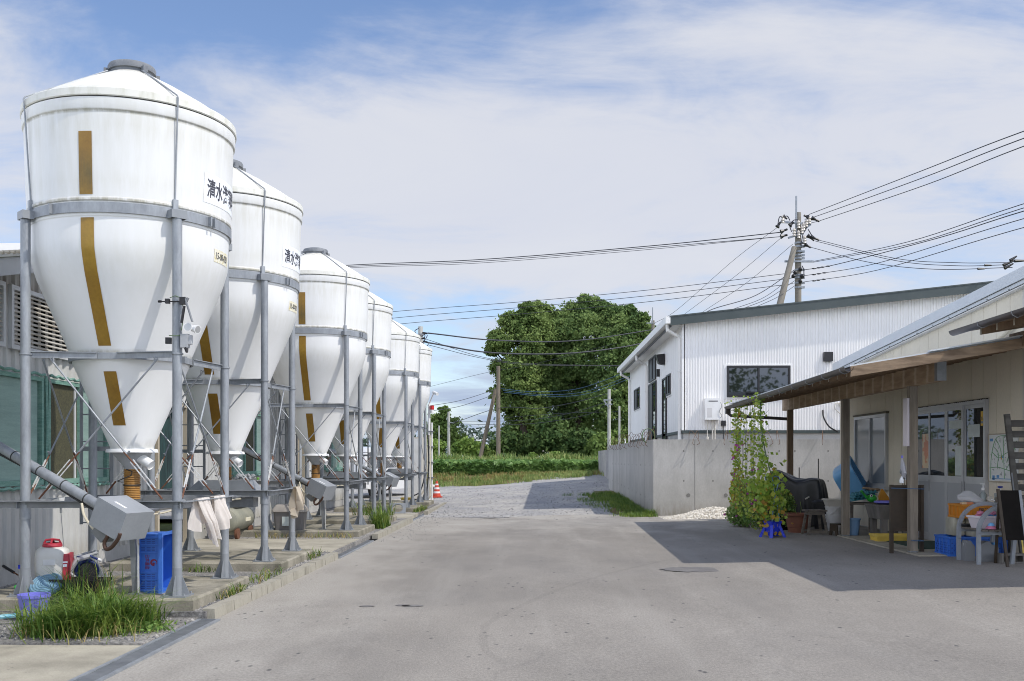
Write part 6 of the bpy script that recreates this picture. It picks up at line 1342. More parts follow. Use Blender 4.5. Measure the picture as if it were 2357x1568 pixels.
# white van
vp = Vector((-6.15, 36.2, 0)); vd = math.atan2(2.3, 1.0)
t = thing('parked_van', 'white passenger van parked beyond the barn behind the silo legs', 'van', (-5.85, 37.3, .13), rot=vd)
prof = [(-2.05, .35), (-2.1, .7), (-2.08, 1.0), (-1.95, 1.55), (-1.75, 1.76), (-1.2, 1.84), (0, 1.85), (.55, 1.80), (.75, 1.70), (1.35, 1.12), (1.9, 1.0), (2.08, .85), (2.12, .55), (2.1, .35), (1.72, .3), (1.65, .52), (1.4, .62), (1.15, .52), (1.08, .28), (-1.0, .28), (-1.08, .52), (-1.32, .62), (-1.58, .52), (-1.65, .3)]
def hw(z): return .84 if z < 1.0 else .84-.16*((z-1.0)/.85)**1.4
m = MB(); n = len(prof)
vs = [(x, -hw(z), z) for x, z in prof]+[(x, hw(z), z) for x, z in prof]
m.add(vs, [tuple(range(n)), tuple(range(n, 2*n))[::-1]]+[(i, (i+1) % n, n+(i+1) % n, n+i) for i in range(n)]); m.obj('body', 'car_white', t)
def side(poly, s, nm, mm):
    m = MB(); k = len(poly); m.add([(x, s*(hw(z)+.006), z) for x, z in poly]+[(x, s*(hw(z)-.01), z) for x, z in poly], [tuple(range(k)), tuple(range(k, 2*k))[::-1]]+[(i, (i+1) % k, k+(i+1) % k, k+i) for i in range(k)]); return m.obj(nm, mm, t)
for s in (-1, 1):
    for poly in ([(-1.8, 1.1), (-1.72, 1.62), (-.95, 1.68), (-.95, 1.1)], [(-.88, 1.1), (-.88, 1.68), (.05, 1.68), (.05, 1.1)], [(.12, 1.1), (.12, 1.68), (.55, 1.64), (1.05, 1.16), (1.05, 1.1)]): side(poly, s, 'side_window', 'glass_dark')
    for wx in (-1.32, 1.4):
        wh = MB().lathe([(.0, -.1), (.24, -.1), (.32, -.09), (.33, -.05), (.33, .05), (.32, .09), (.24, .1), (0, .1)], 28, (wx, s*.76, .31), Matrix.Rotation(math.pi/2, 3, 'X')).obj('wheel', 'tyre', t)
        rm = MB().lathe([(0, .0), (.05, .02), (.05, .0)], 12, (wx, s*.868, .31), Matrix.Rotation(math.pi/2, 3, 'X'))
        rm.lathe([(.20, -.02), (.235, 0), (.235, .015), (.2, .015)], 28, (wx, s*.862, .31), Matrix.Rotation(math.pi/2, 3, 'X'))
        for k in range(5): a = k*2*math.pi/5+.3; rm.beam((wx, s*.866, .31), (wx+.21*math.cos(a), s*.866, .31+.21*math.sin(a)), .05, .012, up=(0, 1, 0))
        rm.obj('rim', 'rim', wh)
    MB().box((1.0, s*.93, 1.12), (.1, .16, .14)).obj('mirror', 'car_white', t); MB().box((1.98, s*.62, .88), (.2, .26, .13)).obj('headlight', 'glass_dark', t)
MB().add([(.78, -.62, 1.69), (1.33, -.74, 1.15), (1.33, .74, 1.15), (.78, .62, 1.69)], [(0, 1, 2, 3)]).obj('windscreen', 'glass_dark', t)
# ================= PROPS: RIGHT =================
# climbing vines on strings
vt = thing('vine_screen', 'climbing morning glory vines on strings hung from the canopy gutter', 'climbing plant', (4.45, 20.3, .07))
st_ = MB(); Pv = []; Pd = []; Pf = []
ns = 17
for i in range(ns):
    y = 22.0-i*3.3/(ns-1); x = 4.44-.012*i+.03*math.sin(i*2.1); ztop = 2.68; tz = g(x, y)+.3; lean = .12*math.sin(i*1.3)
    pts = [(x+lean*(1-k/6)+.015*math.sin(k*2+i), y+.05*math.sin(k+i), tz+(ztop-tz)*k/6) for k in range(7)]
    st_.path(pts, .0035, 4)
    dens = [80, 70, 50, 32, 26, 36, 20, 18, 24, 16, 20, 16, 20, 26, 44, 70, 30][i]
    for _ in range(int(dens*2.3)):
        z = tz+(ztop-tz)*random.random()**(1.5 if i < 14 else 1.1); k = (z-tz)/(ztop-tz)
        q = (x+lean*(1-k)+random.gauss(0, .035), y+random.gauss(0, .04+.05*(1-k)), z)
        (Pd if random.random() < (.22 if (i < 4 and k < .55) else .03) else Pv).append(q)
    for _ in range(2 if i < 6 else 1):
        if random.random() < .75: k = random.random(); Pf.append((x-.05, y+random.gauss(0, .05), tz+(ztop-tz)*(.1+.55*k)))
for z in [.6+.3*k for k in range(7)]: st_.path([(4.42, 18.7+.3*k, z+.05*math.sin(k*1.7+z)) for k in range(12)], .0025, 4)
# trailing stem on the right
sr = spline([(4.6, 18.35, .5), (4.45, 18.5, 1.1), (4.35, 18.65, 1.6), (4.28, 18.7, 2.1), (4.25, 18.7, 2.72)], 8); st_.path(sr, .012, 5)
for q in sr:
    for _ in range(5): Pv.append((q.x+random.gauss(0, .06), q.y+random.gauss(0, .07), q.z+random.gauss(0, .05)))
for q in spline([(4.2, 18.7, 2.74), (4.12, 20.2, 2.78), (4.1, 21.3, 2.7)], 5): Pv.append((q.x, q.y, q.z+random.gauss(0, .04)))
st_.obj('strings', 'cord', vt)
O_ = lambda n: np.tile(np.array([-.35, -.8, .35]), (n, 1))
raw('leaves', 'leaf_vine', leafV(np.array(Pv), .062, O_(len(Pv)), .5, .95), None, vt); raw('yellow_leaves', 'leaf_dry', leafV(np.array(Pd), .08, O_(len(Pd)), .45, .9), None, vt)
raw('flowers', 'petal', leafV(np.array(Pf), .06, O_(len(Pf)), .8, 1), None, vt)
# flowering bushy planter at the foot
def bushy(nm, label, c, r, n, size, mm, dry=0, fl=0, fm='petal', pot=None, cat='potted plant'):
    t = thing(nm, label, cat, c)
    d = rng.normal(size=(n, 3)); d /= np.linalg.norm(d, axis=1)[:, None]; P = np.array(c)+[0, 0, r[2]]+d*np.array(r)*(rng.random((n, 1))**.4); P = P[P[:, 2] > c[2]+.01]
    O = (P-np.array(c))/np.array(r); O /= np.linalg.norm(O, axis=1)[:, None]+1e-6
    raw('leaves', mm, leafV(P, size, O, .5, .6), None, t)
    k = len(P)
    if dry: s = rng.integers(0, k, dry); raw('yellow_leaves', 'leaf_dry', leafV(P[s]+rng.normal(size=(dry, 3))*.03, size*1.3, O[s], .4, .8), None, t)
    if fl: s = rng.integers(0, k, fl); Q = np.array(c)+[0, 0, r[2]]+ (d[s]*np.array(r))*1.0; Q[:, 2] = np.maximum(Q[:, 2], c[2]+.1); raw('flowers', fm, leafV(Q, .075, O[s], .8, 1), None, t)
    if pot: pail(MB(), pot[0], pot[1], pot[2], c=c).obj('pot', pot[3], t)
    m = MB()
    for _ in range(14): a = random.uniform(0, 6.28); m.path(spline([(c[0], c[1], c[2]+.05), (c[0]+.3*r[0]*math.cos(a), c[1]+.3*r[1]*math.sin(a), c[2]+r[2]*.7), (c[0]+.75*r[0]*math.cos(a), c[1]+.75*r[1]*math.sin(a), c[2]+r[2]*1.3)], 3), .006, 4)
    m.obj('stems', 'leaf_fine', t); return t
q = G(1712, 1214); bushy('flowering_plant', 'bushy plant with magenta flowers at the left foot of the vines', (q.x, q.y+.2, q.z), (.36, .36, .26), 2600, .05, 'leaf_fine', 0, 16)
q = G(1742, 1217); bushy('flowering_plant', 'low bushy plant between the magenta flowers and the blue pot', (q.x, q.y+.15, q.z), (.3, .28, .2), 1800, .045, 'leaf_fine', 20, 5, pot=(.1, .14, .16, 'pail_gray'))
q = G(1700, 1200); bushy('staked_plant', 'tall staked plant with violet flowers at the left end of the vines', (q.x+.05, q.y+.3, q.z), (.22, .25, .55), 700, .085, 'leaf_vine', 60, 12, 'petal_violet')
q = G(1730, 1205); bushy('creeping_plant', 'dense leafy base of the climbing vines behind the low plants', (q.x+.15, q.y+.3, q.z), (.5, .42, .5), 2400, .085, 'leaf_vine', 130, 10)
q = G(1815, 1222); bushy('shaded_plant', 'dark green potted plant between the vines and the covered scooter', (q.x-.05, q.y+.25, q.z), (.26, .24, .42), 1300, .075, 'leaf_fine', 16, 0, pot=(.13, .17, .3, 'black_matte'))
# blue planter with legs and poles
q = G(1778, 1237); pz = q.z
t = thing('blue_planter', 'bright blue planter on splayed legs with blue poles and leaves', 'planter', (q.x, q.y, pz), local=True); t.location = (q.x, q.y, pz); t.rotation_euler = (0, 0, .45)
m = MB().tub(.22, .22, .27, .008, .8, .008, z0=.03); m.obj('pot', 'pot_blue', t)
for a in range(4): 
    m = MB(); m.join(MB().prism([(.10, .24), (.14, .24), (.235, .03), (.245, .0), (.19, .0), (.185, .03), (.115, .19)], 'y', -.03, .03), (0, 0, 0), Matrix.Rotation(a*math.pi/2+math.pi/4, 3, 'Z')); m.obj('leg', 'pot_blue', t)
pl_ = MB()
for sx_, sy_ in ((-1, -1), (1, -1), (1, 1), (-1, 1)): pl_.path(spline([(sx_*.10, sy_*.10, .25), (sx_*.02, sy_*.08, .7), (-sx_*.10, sy_*.10, 1.15)], 5), .009, 6)
pl_.path([(.10, .10, 1.12), (.10, -.10, 1.12), (-.10, -.10, 1.12), (-.10, .10, 1.12)], .007, 5, True); pl_.obj('support_poles', 'reel_blue', t)
n = 300; d = rng.normal(size=(n, 3))*[.15, .15, .26]+[-.10, .02, .78]; keep = d[:, 2] > .12
raw('leaves', 'leaf_vine', leafV(d[keep], .095, np.tile([-.4, -.8, .3], (keep.sum(), 1)), .5, .95), None, t)
n = 60; d = rng.normal(size=(n, 3))*[.14, .14, .26]+[-.12, -.04, .5]; d[:, 2] = np.maximum(d[:, 2], .08); raw('yellow_leaves', 'leaf_dry', leafV(d, .09, np.tile([-.4, -.8, .2], (n, 1)), .5, .85), None, t)
# terracotta pot
q = G(1841, 1227); t = thing('terracotta_pot', 'round brown plastic flower pot with a few thin stems', 'flower pot', q)
c = (q.x, q.y+.17, q.z)
MB().lathe([(0, 0), (.18, 0), (.19, .10), (.2, .105), (.23, .32), (.265, .325), (.27, .36), (.25, .375), (.235, .36), (.22, .30), (0, .30)], 36, c).obj('pot_body', 'terracotta', t)
MB().path(spline([(c[0], c[1], c[2]+.3), (c[0]-.04, c[1], c[2]+.45), (c[0]-.02, c[1]-.03, c[2]+.55)], 4), .004, 4).path(spline([(c[0]+.02, c[1], c[2]+.3), (c[0]+.07, c[1], c[2]+.45), (c[0]+.05, c[1], c[2]+.6)], 4), .004, 4).obj('stems', 'leaf_fine', t)
# wooden stool
q = G(1880, 1232); t = thing('wooden_stool', 'weathered wooden stool beside the brown pot', 'stool', (q.x, q.y+.15, q.z), rot=.12)
MB().bb(-.19, .19, -.15, .15, .44, .47).obj('seat', 'wood_old', t)
for sx_ in (-1, 1):
    for sy_ in (-1, 1): MB().beam((sx_*.12, sy_*.10, .44), (sx_*.185, sy_*.15, .0), .045, .03, up=(0, 1, 0)).obj('leg', 'wood_old', t)
MB().bb(-.18, .18, -.16, -.14, .035, .08).obj('stretcher', 'wood_old', t); MB().bb(-.17, .17, .13, .15, .05, .09).obj('stretcher', 'wood_old', t); MB().bb(-.15, .15, -.11, .11, .38, .44).obj('apron', 'wood_old', t)
# covered scooter
q = G(1855, 1216); ox, oy, oz = q.x-.03, q.y+.6, q.z
t = thing('covered_scooter', 'scooter under a black cover behind the brown pot', 'scooter', (ox, oy, oz))
def cover(u, v):
    a = 2*math.pi*u; s = v  # v: 0 at the ground .. 1 at the top
    ang_ = a; L_, Wd = .78, .40
    ca_, sa_ = math.cos(ang_), math.sin(ang_)
    w1 = max(0, ca_)   # front end (toward the right, near)
    hgt = .98+.16*math.exp(-((ca_+.55)/.35)**2)-.16*math.exp(-((ca_+.05)/.25)**2)+.08*math.exp(-((ca_-.5)/.4)**2)
    rr = (1-s**3.2)**.5 if s < 1 else 0
    fl = 1+.10*math.sin(a*9+2*s)*(1-s)+.06*math.sin(a*17)*(1-s)**2
    x = L_*ca_*(.35+.65*rr)*fl*(1 if s < .98 else .6); y = Wd*sa_*(.12+.88*rr)*fl
    zz_ = .02+s*hgt+.03*math.sin(a*5+s*6)*s*(1-s)*2
    th = 2.5
    return (ox+x*math.cos(th)-y*math.sin(th), oy+x*math.sin(th)+y*math.cos(th), oz+zz_)
def cover2(u, v):
    """height-field sheet over a scooter body, hanging to the ground at its border"""
    lx_, wy = (u-.5)*2, (v-.5)*2
    k_ = max(abs(lx_), abs(wy)); 
    top = .96+.22*math.exp(-((lx_+.48)/.40)**2)+.06*math.exp(-((lx_-.5)/.3)**2)
    cross = 1-.10*wy*wy
    h = top*cross
    e = min(1, max(0, (k_-.62)/.38)); h = h*(1-e**1.3)+.03*e
    sp_ = .72 if k_ < .62 else .72+.30*(k_-.62)
    fold = .06*e*math.sin(9*math.atan2(wy, lx_)*1.0+1)+.05*e*math.sin(19*math.atan2(wy, lx_))
    x = lx_*.82*(1-.3*e)*(1+fold)+.0; y = wy*.46*(1-.32*e)*(1+fold)
    h += .015*math.sin(7*lx_+4*wy)*(1-e)+.01*math.sin(13*wy-5*lx_)
    th = -.5
    return (ox+x*math.cos(th)-y*math.sin(th), oy+x*math.sin(th)+y*math.cos(th), oz+h)
MB().grid(cover2, 60, 44).obj('cover', 'tarp', t, ang=70)
MB().box((ox+.10, oy-.44, oz+.62), (.10, .004, .03), Matrix.Rotation(-.5, 3, 'Y')).obj('tape', 'basin_cream', t)
for k_ in (-.45, .45): MB().tube((ox+k_*.88-.02, oy-k_*.48-.02, oz+.17), (ox+k_*.88+.06, oy-k_*.48+.1, oz+.17), .16, 16).obj('wheel', 'tyre', t)
# blue bath tub tilted
q = G(1946, 1222); t = thing('plastic_bathtub', 'light blue plastic bathtub tilted on its side on the grey basins', 'bathtub', (q.x+.3, q.y+.75, q.z), local=True)
nz_ = Vector((.80, -.42, .42)).normalized(); lx_v = Vector((.50, .25, -.80)); lx_v = (lx_v-nz_*lx_v.dot(nz_)).normalized(); ly_v = nz_.cross(lx_v)
Rt_ = Matrix((lx_v, ly_v, nz_)).transposed()
m = MB(); loft(m, [rrect(.62, .38, .12, .0, 8), rrect(.72, .46, .14, .06, 8), rrect(.86, .54, .16, .42, 8), rrect(.92, .60, .18, .425, 8), rrect(.92, .60, .18, .445, 8), rrect(.82, .50, .14, .445, 8), rrect(.68, .42, .12, .08, 8), rrect(.5, .3, .1, .04, 8)])
m2 = MB().join(m, (0, 0, .83), Rt_); m2.obj('tub_shell', 'tub_blue', t); t.location = (q.x+.12, q.y+.75, q.z+.03)
# grey pails and basin stack
q = G(1925, 1224); c = (q.x+.02, q.y+.2, q.z)
t = thing('pail_stack', 'stack of two grey pails under a cream basin by the middle post', 'pails', c)
pail(MB(), .12, .165, .33, c=c).obj('pail', 'pail_gray', t); pail(MB(), .12, .165, .30, c=(c[0]-.01, c[1], c[2]+.19)).obj('pail', 'pail_gray', t)
m = MB(); m.join(MB().tub(.40, .30, .16, .008, .8, .02), (c[0]+.02, c[1], c[2]+.475)); m.obj('basin', 'basin_cream', t)
MB().path(spline([(c[0]-.17, c[1]-.03, c[2]+.3), (c[0]-.18, c[1]-.08, c[2]+.2), (c[0]-.08, c[1]-.17, c[2]+.1), (c[0]+.05, c[1]-.2, c[2]+.09)], 5), .009, 6).path(spline([(c[0]-.12, c[1]-.14, c[2]+.33), (c[0]-.03, c[1]-.19, c[2]+.42), (c[0]+.03, c[1]-.19, c[2]+.47)], 4), .009, 6).obj('handle', 'pail_gray', t)
q = G(1932, 1233); t = thing('step_stool', 'small dark brown folding step stool at the foot of the middle post', 'step stool', q, rot=.3)
m = MB().bb(-.14, .14, -.1, .1, .2, .225); m.obj('seat', 'board_brown', t)
for s in (-1, 1): MB().prism([(-.11, .2), (.11, .2), (.13, 0), (.07, 0), (.05, .09), (-.05, .09), (-.07, 0), (-.13, 0)], 'x', s*.12-.012, s*.12+.012).obj('leg', 'board_brown', t)
q = G(1967, 1236); t = thing('bucket', 'pale blue bucket behind the middle canopy post', 'bucket', (q.x, q.y+.15, q.z)); pail(MB(), .115, .145, .33, c=(q.x, q.y+.15, q.z), rim=.012).obj('bucket_body', 'pail_blue', t)
# dark clutter: black bin behind pails
q = G(1908, 1222); t = thing('black_bin', 'black garbage bin between the covered scooter and the bathtub', 'bin', (q.x, q.y+.45, q.z)); pail(MB(), .15, .2, .55, c=(q.x, q.y+.45, q.z)).obj('bin_body', 'black', t); MB().lathe([(0, .6), (.1, .6), (.2, .565), (.215, .55), (0, .55)], 24, (q.x, q.y+.45, q.z)).obj('lid', 'black', t)
# thin stakes by the wall
tag(MB().tube((6.45, 22.6, .1), (6.45, 22.6, 1.52), .012, 6).obj('steel_stake', 'frame_black', loc=(6.45, 22.6, .1)), 'thin dark stake in front of the concrete wall, taller one', 'stake')
tag(MB().tube((6.1, 22.9, .1), (6.1, 22.9, 1.32), .012, 6).obj('steel_stake', 'frame_black', loc=(6.1, 22.9, .1)), 'thin dark stake above the black cover, shorter one', 'stake')
# stone sink
sk0 = onZ(1985, 1224, .1); X0, X1, Y0, Y1 = 6.22, 6.85, 18.0, 18.75
t = thing('stone_sink', 'grey stone sink on legs under the shop window', 'sink', ((X0+X1)/2, (Y0+Y1)/2, .1))
m = MB(); m.join(MB().tub(X1-X0, Y1-Y0, .26, .04, .86, .012, fl=.04), ((X0+X1)/2, (Y0+Y1)/2, .42)); m.obj('basin', 'sink', t)
for x, y in ((X0+.12, Y0+.1), (X1-.12, Y0+.1), (X0+.12, Y1-.1), (X1-.12, Y1-.1)): MB().bb(x-.05, x+.05, y-.05, y+.05, .09, .42).obj('leg', 'sink', t)
c = (6.45, 18.3, .685); t = thing('basin', 'violet blue shallow basin lying on the stone sink', 'basin', c); pail(MB(), .15, .2, .06, c=c, rim=.012).obj('basin_body', 'bucket_violet', t)
c = (6.3, 18.62, .70); t = thing('watering_can', 'bright green toy watering can with a long spout on the sink', 'watering can', c)
MB().ball((c[0], c[1], c[2]+.08), .085, 18, (1.1, .9, .85)).obj('can_body', 'green_toy', t); MB().path(spline([(c[0]-.05, c[1]-.02, c[2]+.07), (c[0]-.13, c[1]-.03, c[2]+.13), (c[0]-.19, c[1]-.04, c[2]+.20)], 4), [.03]*4+[.02]*5, 8).ball((c[0]-.20, c[1]-.04, c[2]+.21), .026, 10).obj('spout', 'green_toy', t)
MB().ball((c[0]-.03, c[1]-.07, c[2]+.13), .026, 12).obj('eye', 'white', t); MB().ball((c[0]-.033, c[1]-.092, c[2]+.132), .014, 10).obj('pupil', 'black', t)
c = (6.30, 19.2, .74); t = thing('egg_trays', 'pile of teal egg trays with a tan glove on top', 'egg trays', c)
for k_ in range(3):
    m = MB().bb(c[0]-.22, c[0]+.22, c[1]-.16, c[1]+.16, c[2]+.05*k_, c[2]+.05*k_+.012)
    for i in range(6):
        for j in range(4): m.lathe([(.03, 0), (.012, .045), (0, .045)], 6, (c[0]-.18+.072*i, c[1]-.12+.08*j, c[2]+.05*k_+.012))
    m.v = [(x+.02*k_, y, z-.25*(c[0]-x)*.6) for x, y, z in m.v]; m.obj('egg_tray', 'teal', t)
m = MB(); 
for i in range(5): m.ball((c[0]+.05+.06*i, c[1]-.05+.02*math.sin(i*2), c[2]+.20+.015*math.cos(i)), .05, 8, (1.2, 1, .55))
m.obj('glove', 'tan', t); MB().bb(c[0]-.3, c[0]+.3, c[1]-.2, c[1]+.25, c[2]-.1, c[2]-.06).bb(c[0]-.25, c[0]-.2, c[1]-.15, c[1]-.1, .1, c[2]-.1).bb(c[0]+.2, c[0]+.25, c[1]+.15, c[1]+.2, .1, c[2]-.1).obj('shelf', 'wood_old', t)
c = (6.6, 18.78, .69); t = thing('orange_scoop', 'orange yellow plastic scoop standing behind the green watering can', 'scoop', c); m = MB(); loft(m, [[(c[0]-.09, c[1], c[2]), (c[0]+.09, c[1], c[2]), (c[0]+.09, c[1]+.08, c[2]), (c[0]-.09, c[1]+.08, c[2])], [(c[0]-.10, c[1]-.01, c[2]+.12), (c[0]+.07, c[1]-.01, c[2]+.10), (c[0]+.07, c[1]+.08, c[2]+.1), (c[0]-.10, c[1]+.08, c[2]+.12)], [(c[0]-.06, c[1]+.03, c[2]+.26), (c[0]-.03, c[1]+.03, c[2]+.26), (c[0]-.03, c[1]+.05, c[2]+.26), (c[0]-.06, c[1]+.05, c[2]+.26)]]); m.obj('scoop_body', 'orange', t)
MB().beam((c[0]+.1, c[1]-.02, c[2]+.02), (c[0]+.13, c[1], c[2]+.24), .02, .015).box((c[0]+.1, c[1]-.02, c[2]+.04), (.06, .03, .12), Matrix.Rotation(.3, 3, 'Y')).obj('red_shovel', 'plastic_red', t)
# faucet with wire rack
c = (6.72, 18.0, .69); t = thing('tap_stand', 'silver tap and wire rack standing at the end of the sink', 'tap', c)
MB().tube((c[0]-.03, c[1], c[2]-.02), (c[0]-.03, c[1], c[2]+.10), .035, 14).tube((c[0]-.03, c[1], c[2]+.1), (c[0]-.03, c[1], c[2]+.16), .02, 10).tube((c[0]-.03, c[1], c[2]+.44), (c[0]-.03, c[1], c[2]+.56), .025, 12).tube((c[0]-.12, c[1], c[2]+.47), (c[0]+.06, c[1], c[2]+.47), .018, 10).ball((c[0]-.03, c[1], c[2]+.58), .03, 10).obj('tap_body', 'chrome', t)
m = MB()
for i in range(8): a = i*.785; m.tube((c[0]-.03+.045*math.cos(a), c[1]+.045*math.sin(a), c[2]+.14), (c[0]-.03+.05*math.cos(a), c[1]+.05*math.sin(a), c[2]+.45), .004, 4)
m.obj('wire_rack', 'rust_wire', t); MB().bb(c[0]-.15, c[0]+.05, c[1]-.06, c[1]+.06, c[2]+.30, c[2]+.325).obj('sponge_shelf', 'mat_green', t)
tag(MB().bb(6.66, 6.74, 17.6, 17.68, .11, 1.26).obj('tap_post', 'frame_black', loc=(6.7, 17.64, .11)), 'short dark post with black top beside the sink', 'post')
# yellow tray
q0 = G(2010, 1240); t = thing('shallow_crate', 'shallow yellow plastic crate on the ground in front of the sink', 'crate', (6.17, 17.2, g(6.2, 17.2)), rot=-.06)
m = MB().tub(.64, .44, .125, .01, .94, .012); y_ = m.obj('crate_body', 'crate_yellow', t)
m = MB()
for i in range(9): x = -.28+.07*i; m.bb(x-.004, x+.004, -.222, -.2085, .005, .1); m.bb(x-.004, x+.004, .2085, .222, .005, .1)
for i in range(6): yy = -.17+.068*i; m.bb(-.322, -.306, yy-.004, yy+.004, .005, .1)
m.bb(-.32, .32, -.224, -.2115, .075, .082); m.obj('ribs', 'crate_yellow', y_)
kind(MB().bb(6.0, 6.85, 15.55, 17.0, .112, .122).obj('door_mat', 'mat_green'), 'thing'); tag(bpy.data.objects['door_mat'], 'dark green mat in front of the sliding doors', 'door mat')
# notice board back
t = thing('notice_board', 'back of a dark brown notice board tied to the nearest canopy post', 'notice board', (5.65, 15.15, g(5.6, 15.1)))
zb = g(5.6, 15.1)
MB().bb(5.43, 5.86, 15.14, 15.165, .44, 1.10).obj('panel', 'board_brown', t)
for x in (5.42, 5.87): MB().bb(x-.025, x+.025, 15.12, 15.17, zb, 1.12).obj('leg', 'board_brown', t)
MB().bb(5.44, 5.85, 15.12, 15.139, 1.08, 1.115).bb(5.44, 5.85, 15.12, 15.139, .42, .46).obj('rail', 'board_brown', t)
MB().path([(5.40, 15.1, 1.07), (5.6, 14.79, 1.07), (5.77, 14.79, 1.065), (5.89, 15.1, 1.08)], .006, 5).path([(5.63, 14.79, .30), (5.77, 14.79, .30), (5.78, 14.93, .30), (5.63, 14.93, .30)], .005, 5, True).obj('blue_cord', 'wire_blue', t)
# white bag on the post
t = thing('hanging_bag', 'thin white plastic bag hanging on the left of the nearest post', 'bag', (5.58, 14.95, 1.3))
m = MB(); loft(m, [[(5.50+(1.5-z)*.1+.0026*math.cos(a)*r, 14.93+.004*math.sin(a)*r, z+.03) for a in [k*.7 for k in range(9)]] for r, z in ((3, 1.50), (8, 1.46), (14, 1.36), (17, 1.27), (9, 1.22), (5, 1.20))]); m.obj('bag_body', 'film_white', t)
m = MB(); loft(m, [[(5.495+.0022*math.cos(a)*r, 14.93+.0026*math.sin(a)*r, z+.04) for a in [k*.7 for k in range(9)]] for r, z in ((4, 1.21), (16, 1.15), (14, 1.11))]); m.obj('bag_knot', 'sign_white', t); MB().tube((5.50, 14.93, 1.52), (5.50, 14.93, 1.56), .016, 8).obj('clip', 'bucket_violet', t); MB().ball((5.50, 14.93, 1.32), .042, 10, (.9, .9, 1)).obj('contents', 'jerry', t)
# bench
bz = g(6, 13.8); t = thing('bench', 'grey steel bench with arched arms and wooden slats', 'bench', (6.25, 13.78, bz))
for y in (13.47, 14.09):
    pts = [(5.98, y, bz), (5.98, y, bz+.42), (6.0, y, bz+.55), (6.06, y, bz+.66), (6.15, y, bz+.74), (6.27, y, bz+.785), (6.42, y, bz+.79), (6.52, y, bz+.77)]
    m = MB(); 
    for a_, b_ in zip(spline([Vector(p) for p in pts], 3), spline([Vector(p) for p in pts], 3)[1:]): m.beam(a_, b_+(b_-a_)*.05, .05, .045, up=(0, 1, 0))
    m.obj('arm', 'box_gray', t); MB().beam((6.5, y, bz+.8), (6.42, y, bz), .045, .045, up=(0, 1, 0)).obj('leg', 'steel_gray', t); MB().beam((5.99, y, bz+.425), (6.5, y, bz+.425), .04, .045).obj('side_rail', 'box_gray', t)
for i in range(6): MB().bb(6.0+.085*i, 6.07+.085*i, 13.40, 14.16, bz+.45, bz+.472).obj('seat_slat', 'wood_old', t)
for i in range(4): MB().beam((6.47+.02*i, 13.40, bz+.55+.1*i), (6.47+.02*i, 14.16, bz+.55+.1*i), .025, .07).obj('back_slat', 'wood_old', t)
# things on the bench
c = (6.2, 13.75, bz+.474); t = thing('white_basket', 'white plastic basket full of pink toys on the bench', 'basket', c)
m = MB(); m.join(MB().tub(.36, .27, .17, .006, .8, .012), c, .2); m.obj('basket_body', 'pinkish', t)
m = MB()
for _ in range(12): m.ball((c[0]+random.uniform(-.13, .12), c[1]+random.uniform(-.08, .08), c[2]+.16+random.uniform(0, .05)), random.uniform(.03, .05), 7, (1.3, 1, .8))
m.obj('pink_toys', 'pink', t); m = MB()
for _ in range(5): m.ball((c[0]+random.uniform(.02, .13), c[1]+random.uniform(-.1, .0), c[2]+.15+random.uniform(0, .03)), .035, 7)
m.obj('blue_toys', 'map_blue', t); MB().ball((c[0]-.03, c[1]-.12, c[2]+.2), .022, 8).obj('lime_toy', 'lime', t)
c = (6.16, 13.50, bz+.474); t = thing('toy_ball', 'small blue and pink wrapped ball in front of the white basket', 'toy', c); MB().ball((c[0], c[1], c[2]+.045), .045, 12).obj('ball_body', 'tub_blue', t); MB().lathe([(.02, .0), (.075, .005), (.06, .03), (.045, .045)], 12, c).obj('wrapper', 'pink', t)
c = (6.38, 13.55, bz+.474); tag(MB().ball((c[0], c[1], c[2]+.05), .05, 18).obj('rubber_ball', 'red_ball', loc=c), 'shiny dark red ball on the bench', 'ball')
c = (6.08, 14.0, bz+.474); t = thing('torch', 'black torch lying on the bench slats', 'torch', c); MB().tube((c[0]-.10, c[1], c[2]+.024), (c[0]+.06, c[1]-.02, c[2]+.024), .022, 12).tube((c[0]+.06, c[1]-.02, c[2]+.024), (c[0]+.10, c[1]-.025, c[2]+.024), .024, 12, .03).obj('torch_body', 'black', t)
# crates behind
def boxcrate(nm, label, x0, x1, y0, y1, z0, z1, mm, dots=False, rib=True, txt=None):
    t = thing(nm, label, 'crate', ((x0+x1)/2, (y0+y1)/2, z0)); cx_, cy_ = (x0+x1)/2, (y0+y1)/2
    m = MB(); m.join(MB().tub(x1-x0-.03, y1-y0-.03, z1-z0, .012, .96, .015), (cx_, cy_, z0)); b = m.obj('crate_body', mm, t)
    if rib:
        m = MB(); n = 5
        for i in range(n+1): x = x0+.03+(x1-x0-.06)*i/n; m.bb(x-.005, x+.005, y0+.003, y0+.018, z0+.01, z1-.03)
        for i in range(4): y = y0+.03+(y1-y0-.06)*i/3; m.bb(x0+.003, x0+.018, y-.005, y+.005, z0+.01, z1-.03)
        m.bb(x0+.001, x1-.001, y0+.001, y0+.014, z0+.0, z0+.03).bb(x0+.001, x0+.014, y0+.014, y1-.001, z0+.0, z0+.03); m.obj('ribs', mm, b)
    if dots:
        m = MB()
        for i in range(int((x1-x0)/.035)):
            for j in range(int((z1-z0-.08)/.035)):
                if (i+j) % 2: m.box((x0+.03+.035*i, y0+.012, z0+.05+.035*j), (.014, .006, .014), Matrix.Rotation(math.pi/4, 3, 'Y'))
        for i in range(int((y1-y0)/.035)):
            for j in range(int((z1-z0-.08)/.035)):
                if (i+j) % 2: m.box((x0+.012, y0+.03+.035*i, z0+.05+.035*j), (.006, .014, .014), Matrix.Rotation(math.pi/4, 3, 'X'))
        m.obj('lattice_holes', 'crate_slot', b)
    return t, b
zg = g(6.4, 14.7)
